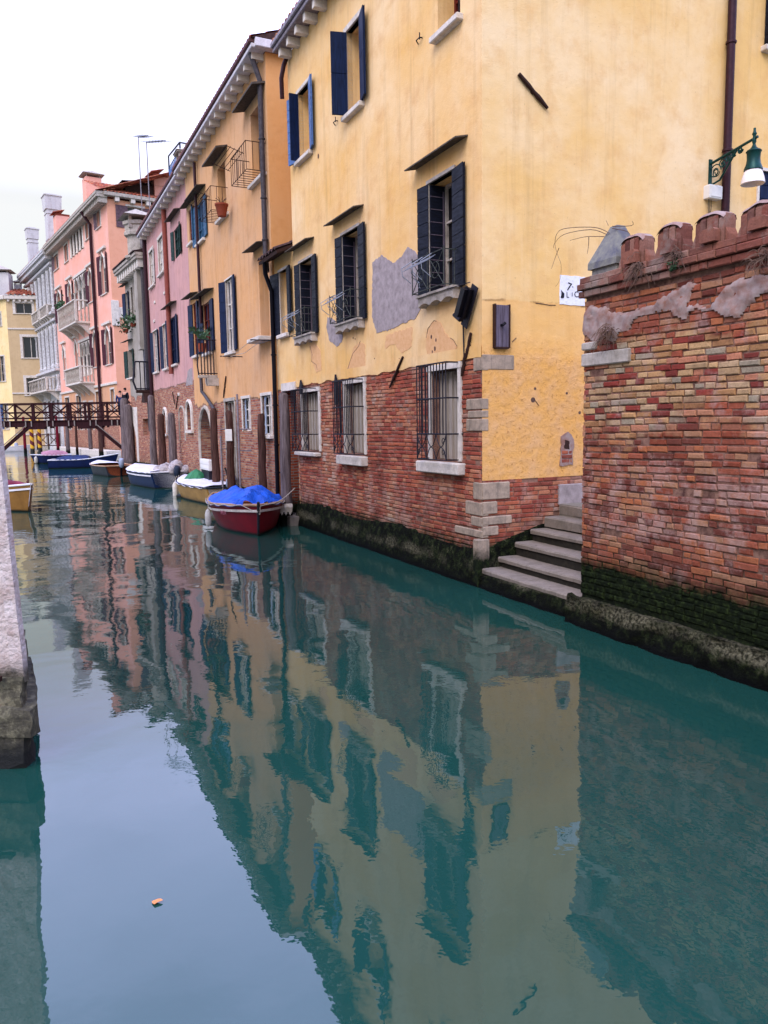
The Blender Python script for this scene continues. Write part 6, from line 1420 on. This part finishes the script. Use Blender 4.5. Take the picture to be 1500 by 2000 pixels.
# ------------------------------------------------------------------ boats
def boat(p, head, L_, B_, H, bowH, hull_m, rail_m, in_m, label, stern_w=.8, deck=None, name='moored_boat', z_in=.12, stripe=None, grp=None, flare=.80, group=None):
    """local x runs to the bow. p = point on the water under the hull's middle"""
    o = empty(name, (p[0], p[1], 0), head, label, 'boat', group); NS = 18; sec = 7
    def half(t): return B_ / 2 * ((stern_w + (1 - stern_w) * math.sin(PI / 2 * min(t / .5, 1))) if t < .5 else max(.012, (1 - ((t - .5) / .5) ** 2.4)))
    def sheer(t): return H + (bowH - H) * max(0, (t - .35) / .65) ** 2 + .06 * max(0, .3 - t)
    def shell(off, z_low, top_off=0):
        v = []
        for i in range(NS + 1):
            t = i / NS; hw = max(half(t) - off, .004); h = sheer(t) + top_off; x = -L_ / 2 + L_ * t; zk = z_low + .12 * max(0, (t - .8) / .2) ** 2
            for k in range(-sec, sec + 1):
                s = abs(k) / sec; sg = 1 if k > 0 else -1
                if s < .5: y = hw * flare * (s / .5) ** .9; z = zk + .10 * (s / .5) ** 2
                else: q = (s - .5) / .5; y = hw * (flare + (1 - flare) * q ** .8); z = zk + .10 + (h - zk - .10) * q
                rake = (.38 * (bowH)) * (z / bowH) * max(0, (t - .75) / .25) ** 1.5 if z > 0 else 0
                v.append((x + rake, sg * y if k else 0, z))
        m = 2 * sec + 1; f = [(i * m + k, (i + 1) * m + k, (i + 1) * m + k + 1, i * m + k + 1) for i in range(NS) for k in range(m - 1)]
        return v, f, m
    mb = MB(); v, f, m = shell(0, -.16); mb.add(v, f + [tuple(range(m))]); hull = mb.build('hull', hull_m, o, smooth=True)
    mb = MB(); v, f, m = shell(.045, z_in - .1); mb.add(v, f + [tuple(range(m))]); mb.build('inside', in_m, o, smooth=True)
    mb = MB()
    def edge(t, k=1, dz=0, off=0): hw = half(t) + off; return Vector((-L_ / 2 + L_ * t + .38 * (sheer(t)) * max(0, (t - .75) / .25) ** 1.5, k * hw, sheer(t) + dz))
    for k in (-1, 1): mb.tube([edge(i / NS, k, .0, -.012) for i in range(NS + 1)], .032, 6)
    mb.tube([edge(0, -1, 0, -.01), edge(0, 1, 0, -.01)], .032, 6); mb.build('gunwale', rail_m, o, smooth=True)
    if stripe:
        mb = MB()
        for k in (-1, 1):
            a = [edge(i / NS, k, -.10, .004) for i in range(NS + 1)]; v = []
            for p_ in a: v += [p_, p_ - Vector((0, 0, .055))]
            mb.add(v, [(2 * i, 2 * i + 2, 2 * i + 3, 2 * i + 1) for i in range(NS)])
        mb.build('stripe', stripe, hull, fix=False)
    o['_e'] = 0; del o['_e']
    return o, edge, half, sheer
def thwart(o, x, hw, z, mat=m_b_wood, w_=.22): mb = MB(); mb.cbox(x - w_ / 2, x + w_ / 2, -hw, hw, z - .03, z, .006); return mb.build('thwart', mat, o)
def cover(o, edge, t0, t1, hump, mat, name='deck_cover', crown=.12, drop=.03, ridged=True, seedv=0, parent=None, label=None, cat=None, wav=.02, loc=None):
    mb = MB(); n, m = 22, 16; v = []
    for i in range(n + 1):
        t = t0 + (t1 - t0) * i / n; a = edge(t, -1, 0, .03); b = edge(t, 1, 0, .03)
        for k in range(m + 1):
            s = k / m; p = a.lerp(b, s); prof = math.sin(PI * s) ** .8; e = math.sin(PI * i / n) ** .6
            z = prof * (crown + hump * e) + mnoise.noise(Vector((p.x * 2.2 + seedv, p.y * 4, 1))) * wav * (1 + prof * 2) * (1 if 0 < k < m else 0)
            if k in (0, m): z -= drop + .02 * math.sin(i * 1.7)
            v.append(p + Vector((0, 0, z + .02)))
    M_ = m + 1; mb.add(v, [(i * M_ + k, (i + 1) * M_ + k, (i + 1) * M_ + k + 1, i * M_ + k + 1) for i in range(n) for k in range(m)])
    ob = mb.build(name, mat, None if cat else o, smooth=True, fix=False)
    if cat: ob.location = o.location; ob.rotation_euler = o.rotation_euler; tag(ob, label, cat)
    return ob
def motor(o, x, z, mat=m_motor, tilt=.3, s=1.0, name='outboard_motor'):
    mb = MB(Matrix.Translation((x, 0, z)) @ Matrix.Rotation(tilt, 4, 'Y') @ Matrix.Scale(s, 4)); mb.lathe([(.09, 0), (.15, .06), (.18, .2), (.17, .36), (.12, .44), (.001, .46)], (0, 0, 0), 12, .75); m1 = mb.build(name, mat, o, smooth=True)
    mb = MB(Matrix.Translation((x, 0, z)) @ Matrix.Rotation(tilt, 4, 'Y') @ Matrix.Scale(s, 4)); mb.box(-.06, .06, -.04, .04, -.55, .02); mb.box(-.12, .10, -.02, .02, -.62, -.56); mb.tube([(.1, 0, .1), (.5, .05, .2)], .025, 6); mb.lathe([(.02, -.7), (.05, -.66), (.05, -.6), (.02, -.55)], (0, 0, 0), 8); mb.build('motor_leg', m_black, m1)
def fender(x, y, z, label, L_=.5, r=.09, grp='white fenders'):
    o = empty('fender', (x, y, z - L_), 0, label, 'fender', grp); mb = MB(); mb.lathe([(.001, 0), (r * .6, .02), (r, .1), (r, L_ - .12), (r * .6, L_ - .03), (.02, L_)], (0, 0, 0), 12); mb.build('body', m_fender, o, smooth=True); mb = MB(); mb.tube([(0, 0, L_), (.02, .02, L_ + .12), (.05, .05, L_ + .2)], .01, 4); mb.build('cord', m_rope, o)
azC = math.atan2(-FA.x.y, -FA.x.x)       # heading away along the canal
# red boat, bow toward us
pb = wpt(503, 1046); hd = azC + PI + R(-9); dr = Vector((math.cos(hd), math.sin(hd), 0)); Lr = 4.6; c = pb - dr * (Lr / 2 - .05)
o, edge, half, sheer = boat(c, hd, Lr, 1.78, .56, .70, m_b_maroon, m_b_tan, m_b_wood, 'maroon wooden boat with its bow toward the viewer under a blue tarpaulin', .72, stripe=m_istria, name='red_boat', flare=.72)
for x in (-1.9, -1.2): thwart(o, x, .6, .42)
mb = MB(); tip = edge(1, 1); mb.tube([(tip.x - .26, 0, -.1), (tip.x - .12, 0, .2), (tip.x + .02, 0, tip.z + .07)], [.02, .028, .035], 6); mb.build('stem_post', m_b_grey, o, smooth=True)
T_ = Matrix.Translation((0, 0, 0))
a_ = edge(.86, -1, 0, 0); b_ = edge(.72, -1, 0, 0)
cv = cover(o, edge, .30, .93, .25, m_tarp, 'blue_tarpaulin', .05, .05, seedv=2, label='bright blue tarpaulin humped over the maroon boat', cat='tarpaulin', wav=.075)
mb = MB(); v = []
lace = [edge(.30 + .63 * i / 24, k_, .02 - .045 * abs(math.sin(i * .8)), .045) for k_ in (1,) for i in range(25)]; lace2 = [edge(.30 + .63 * i / 24, -1, .02 - .045 * abs(math.sin(i * .8)), .045) for i in range(25)]
mb.tube(lace, .012, 4); mb.tube(lace2, .012, 4); mb.tube([lace[-1], edge(1, 1, -.02, .03), edge(1, 1, -.2, .02), lace2[-1]], .010, 4); mb.build('lashing_rope', m_rope, o)
# worn letters on the hull side
for sgn, body_ in ((-1, 'IVEA'),):
    p1 = edge(.80, sgn, -.17, .03); p2 = edge(.88, sgn, -.17, .03); ux_ = (p2 - p1).normalized(); ux_.z = 0; ux_.normalize(); nz_ = Vector((-ux_.y, ux_.x, 0)) * 1
    if nz_.dot(Vector((0, sgn, 0))) < 0: nz_ = -nz_
    ux2 = Vector((0, 0, 1)).cross(nz_); M_ = Matrix(((ux2.x, 0, nz_.x, 0), (ux2.y, 0, nz_.y, 0), (ux2.z, 1, nz_.z, 0), (0, 0, 0, 1)))
    M_ = Matrix.Translation(p1 - ux2 * .1 + nz_ * .012 - Vector((0, 0, .05))) @ M_; text_mesh(body_, .13, simple('worn_letter_paint', S('a8606c'), .7), 'hull_lettering', o, M_, .004)
w1_ = FA.P(0, 0); fp = (Matrix.Translation(o.location) @ Matrix.Rotation(hd, 4, 'Z')) @ edge(.64, -1, 0, .1); fender(fp.x, fp.y, .46, 'white fender hanging on the left side of the maroon boat', .42, .075)
fp = (Matrix.Translation(o.location) @ Matrix.Rotation(hd, 4, 'Z')) @ edge(.72, 1, 0, .08)
t = empty('rope_bundle', (fp.x, fp.y, .42), 0, 'bundle of pale frayed rope on the right gunwale of the maroon boat', 'rope'); mb = MB()
for k in range(14): mb.tube([(-.12 + .02 * k, .02, .12), (-.13 + .022 * k, -.07, .05 + .01 * math.sin(k)), (-.12 + .02 * k, -.06, -.1 - .04 * math.sin(k * 1.3))], .010, 4)
mb.build('coil', m_rope, t)
# mooring lines
def line(nm, a, b, sag, label):
    a, b = Vector(a), Vector(b); t = empty(nm, a, 0, label, 'rope', 'mooring lines'); mb = MB(); mb.tube([(b - a) * (k / 8) - Vector((0, 0, sag * math.sin(PI * k / 8))) for k in range(9)], .012, 5); mb.build('line', m_rope, t)
WMr = Matrix.Translation(o.location) @ Matrix.Rotation(hd, 4, 'Z')
line('mooring_rope', WMr @ edge(.99, 1, 0, 0), FA.P(AL + .1, -.16, .9), .12, 'pale mooring rope from the maroon boat bow to the yellow house')
line('mooring_rope', WMr @ edge(.02, 1, 0, 0), FC.P(-1.4, -.2, 1.1), .12, 'pale mooring rope from the maroon boat stern to the orange house')
# yellow boat
def canal_boat(px, py, ang, L_, *a, back=True, **k):
    p = wpt(px, py); h_ = azC + R(ang); d_ = Vector((math.cos(h_), math.sin(h_), 0)); c = p + d_ * (L_ / 2); return boat(c, h_, L_, *a, **k)
o, edge, half, sheer = canal_boat(446, 984, 5, 4.6, 1.6, .50, .62, m_b_mustard, m_b_grey, m_b_white, 'mustard yellow boat with a white cover and raised outboard motor', .85, name='yellow_boat', stripe=None, flare=.78)
cover(o, edge, .06, .97, .03, m_tarpw, 'white_cover', .06, .03, seedv=5, wav=.012)
motor(o, -2.45, .55, m_grey, -.9, 1.1)
WM = (Matrix.Translation(o.location) @ Matrix.Rotation(o.rotation_euler.z, 4, 'Z'))
for i, t_ in enumerate((.93, .86)): fp = WM @ edge(t_, 1, 0, .1); fender(fp.x, fp.y, .48, ['white fender at the tip of the mustard boat bow', 'white fender second from the mustard boat bow'][i], .6, .1)
# blue white boat
o, edge, half, sheer = canal_boat(338, 953, 8, 5.0, 1.9, .62, .72, m_b_blue, m_b_white, m_b_white, 'dark blue boat with a flat white cover and wrapped motors', .9, name='covered_blue_boat', stripe=m_b_white)
cover(o, edge, .06, .97, .02, m_tarpw, 'white_cover', .08, .03, seedv=9, wav=.01)
WM = (Matrix.Translation(o.location) @ Matrix.Rotation(o.rotation_euler.z, 4, 'Z')); rb = random.Random(4)
t = empty('wrapped_motors', WM @ Vector((-1.9, -.1, .0)), o.rotation_euler.z, 'lumpy grey white tarpaulins wrapped round the motors of the blue boat', 'tarpaulin'); mb = MB()
for (x, y, z, s_) in ((-.3, .3, .72, .24), (-.25, -.2, .82, .26), (.2, .0, .74, .22), (-.5, -.5, .68, .20), (.1, .45, .70, .18), (-.5, .05, .70, .22)):
    n, m = 9, 12; v = []
    for i in range(n + 1):
        ph = PI * i / n
        for k in range(m):
            th_ = 2 * PI * k / m; q = Vector((math.sin(ph) * math.cos(th_), math.sin(ph) * math.sin(th_), math.cos(ph))); rr_ = s_ * (1 + .22 * mnoise.noise(q * 2.5 + Vector((x * 7, y, 0)))); v.append(Vector((x, y, z)) + q * rr_)
    mb.add(v, [(i * m + k, (i + 1) * m + k, (i + 1) * m + (k + 1) % m, i * m + (k + 1) % m) for i in range(n) for k in range(m)])
mb.build('wrapping', m_tarpgr, t, smooth=True, fix=False); motor(t, -.8, .45, m_motor, -.35, 1.0)
# grey small boat
o, edge, half, sheer = canal_boat(236, 930, 8, 4.4, 1.7, .50, .62, m_b_grey, m_b_tan, m_b_wood, 'small dark boat with pale rim and wooden seats', .85, name='dark_boat')
thwart(o, -.8, .7, .42); thwart(o, .4, .75, .45); motor(o, -2.4, .45, m_grey, -.25, 1.0)
cover(o, edge, .6, .97, .02, m_tarpw, 'fore_deck', .04, .02, wav=.005)
# blue boat, broadside
pb_ = wpt(128, 915); ps_ = wpt(200, 905); c = (wpt(126, 914) + wpt(196, 912)) / 2
o, edge, half, sheer = boat((c.x, c.y), R(14), 3.7, 1.6, .50, .80, m_b_navy, m_b_white, m_b_blue, 'blue boat lying broadside with its bow to the right', .85, name='blue_boat', stripe=None)
cover(o, edge, .12, .62, .16, m_tarpn, 'navy_cover', .1, .03, seedv=3)
c = wpt(104, 904)
o, edge, half, sheer = boat((c.x, c.y), R(205), 2.4, 1.5, .55, .62, m_b_navy, m_b_white, m_b_blue, 'small navy boat with a faded red cover', .85, name='small_navy_boat'); cover(o, edge, .1, .8, .2, m_tarpr, 'faded_red_cover', .12, .03, seedv=4)
fp = (Matrix.Translation(o.location) @ Matrix.Rotation(R(200), 4, 'Z')) @ edge(.9, 1, 0, .1); fender(fp.x, fp.y, .5, 'white fender on the small navy boat', .5, .12)
# left mustard boat
pb = wpt(52, 999); hl = azC + PI - R(176); hl = R(-42); dl = Vector((math.cos(hl), math.sin(hl), 0)); Ll = 5.0; c = pb - dl * (Ll / 2 - .1)
o, edge, half, sheer = boat((c.x, c.y), hl, Ll, 1.7, .60, .82, m_b_brown, m_b_white, m_b_white, 'orange brown boat poking out behind the left house corner', .8, name='brown_boat', stripe=m_b_white)
cv = cover(o, edge, .60, .72, .16, m_red, 'red_bundle', .03, .02, seedv=7, label='small dark red cloth bundle lying on the orange brown boat', cat='cloth bundle')
c = wpt(14, 882)
o, edge, half, sheer = boat((c.x, c.y), R(5), 4.5, 1.6, .5, .7, m_b_white, m_b_white, m_b_white, 'distant small white boat at the left edge', .85, name='white_boat'); motor(o, 1.0, .4, m_grey, 0, 1.2)
# green tarp bundle on the quay
p = FC.P(FC.at(381, 935, -.6)[0], -.55); t = empty('green_bundle', (p.x, p.y, 0.0), 0, 'tent shaped green tarpaulin bundle behind the mustard boat', 'tarpaulin'); mb = MB(); n, m = 10, 22; v = []
for i in range(n + 1):
    q = i / n
    for k in range(m): a = 2 * PI * k / m; rr_ = .62 * (1 - q ** 1.8) ** .75 * (1 + .10 * math.cos(a * 7 + 1)) + .01; v.append((rr_ * math.cos(a) * .9, rr_ * math.sin(a) * .7, .1 + .85 * q))
mb.add(v, [(i * m + k, i * m + (k + 1) % m, (i + 1) * m + (k + 1) % m, (i + 1) * m + k) for i in range(n) for k in range(m)]); mb.build('cloth', m_tarpg, t, smooth=True, fix=False)
mb = MB(); mb.cbox(-.6, .6, -.45, .45, -.3, .12, .03); mb.build('float', m_b_grey, t)

# ------------------------------------------------------------------ far landing stage fence under the bridge
p = wpt(96, 880); t = empty('landing_fence', (p.x, p.y, 0), 0, 'wooden lattice fence on the landing beyond the bridge', 'fence'); mb = MB(); W_ = 1.9
for k in range(3): x = -W_ / 2 - .3 + (W_ + .6) * k / 2; mb.box(x - .06, x + .06, -.06, .06, .1, 1.9)
mb.build('post', m_poled, t); mb = MB()
for z in (.5, 1.75): mb.box(-W_ / 2 - .3, W_ / 2 + .3, -.03, .03, z, z + .1)
for k in range(2):
    a = -W_ / 2 - .24 + (W_ + .6) / 2 * k; b = a + (W_ + .6) / 2 - .12; mb.bar((a, 0, .6), (b, 0, 1.75), .06); mb.bar((a, .001, 1.75), (b, .001, .6), .06)
mb.build('lattice', m_poled, t)

# ------------------------------------------------------------------ two people at the right end of the bridge
def person(px, y, z_feet, h, coat, label, turn=0):
    x = bpx(px, 780, y).x; o = empty('person', (x, y, z_feet), turn, label, 'person', 'people on the bridge'); k = h / 1.75
    def skin_mesh(nm, verts, edges, rad, mat, parent):
        me = bpy.data.meshes.new(nm); me.from_pydata([Vector(v) * k for v in verts], edges, []); ob = bpy.data.objects.new(nm, me); col.objects.link(ob); me.materials.append(mat)
        md = ob.modifiers.new('skin', 'SKIN'); md.use_smooth_shade = True
        for i, r_ in enumerate(rad): me.skin_vertices[0].data[i].radius = (r_[0] * k, r_[1] * k) if isinstance(r_, tuple) else (r_ * k, r_ * k)
        me.skin_vertices[0].data[0].use_root = True; sb = ob.modifiers.new('sub', 'SUBSURF'); sb.levels = 2; sb.render_levels = 2
        bpy.context.view_layer.update(); dg = bpy.context.evaluated_depsgraph_get(); me2 = bpy.data.meshes.new_from_object(ob.evaluated_get(dg)); bpy.data.objects.remove(ob)
        me2.materials.clear(); me2.materials.append(mat)
        o2 = bpy.data.objects.new(nm, me2); col.objects.link(o2); o2.parent = parent; return o2
    V = [(0, 0, .95), (0, 0, 1.15), (0, 0, 1.40), (0, 0, 1.50), (0, -.01, 1.58), (0, -.02, 1.68), (.2, 0, 1.42), (.26, .02, 1.14), (.24, -.12, .92), (.24, -.17, .84), (-.2, 0, 1.42), (-.26, .02, 1.14), (-.24, -.12, .92), (-.24, -.17, .84), (.1, 0, .88), (.11, -.03, .50), (.11, .02, .09), (.11, -.13, .04), (-.1, 0, .88), (-.11, .06, .50), (-.11, .12, .09), (-.11, -.02, .04)]
    Ed = [(0, 1), (1, 2), (2, 3), (3, 4), (4, 5), (2, 6), (6, 7), (7, 8), (8, 9), (2, 10), (10, 11), (11, 12), (12, 13), (0, 14), (14, 15), (15, 16), (16, 17), (0, 18), (18, 19), (19, 20), (20, 21)]
    Rd = [(.15, .11), (.14, .10), (.16, .10), .055, (.075, .09), (.07, .085), .06, .045, .033, .04, .06, .045, .033, .04, .085, .06, .042, .045, .085, .06, .042, .045]
    skin_mesh('body', V, Ed, Rd, m_skin, o)
    jv = [V[0], V[1], V[2], V[6], V[7], V[8], V[10], V[11], V[12], (0, 0, .82)]; je = [(0, 1), (1, 2), (2, 3), (3, 4), (4, 5), (2, 6), (6, 7), (7, 8), (0, 9)]; skin_mesh('jacket', jv, je, [(.18, .14), (.17, .13), (.18, .13), .08, .064, .05, .08, .064, .05, (.18, .15)], coat, o)
    tv = [V[0], V[14], V[15], V[16], V[18], V[19], V[20]]; skin_mesh('trousers', tv, [(0, 1), (1, 2), (2, 3), (0, 4), (4, 5), (5, 6)], [(.16, .12), .10, .075, .06, .10, .075, .06], m_jeans, o)
    mb = MB(Matrix.Scale(k, 4)); mb.lathe([(.08, -.04), (.095, .02), (.09, .08), (.05, .115), (.001, .12)], (0, .005, 1.66), 12); mb.build('hair', m_hair, o, smooth=True)
zdk = zd + .02
person(235, BY + 1.6, zdk + .22, 1.66, m_coat1, 'person in a blue jacket at the right end of the bridge', R(20)); person(245, BY + 1.2, zdk + .30, 1.74, m_coat2, 'person in a black coat at the very end of the bridge', R(-30))

# ------------------------------------------------------------------ floating leaf
p = wpt(305, 1761, .006); o = None; mb = MB(); v = []
pts = [(0, -.028), (.012, -.015), (.026, -.006), (.034, .004), (.022, .012), (.006, .016), (-.012, .013), (-.024, .004), (-.016, -.012)]
mb.add([(x, y, .004 + .004 * math.sin(x * 80)) for x, y in pts], [tuple(range(len(pts)))]); o = mb.build('floating_leaf', simple('orange_leaf', S('d88c58'), .6)); o.location = p; tag(o, 'single orange leaf floating on the canal in the foreground', 'leaf')
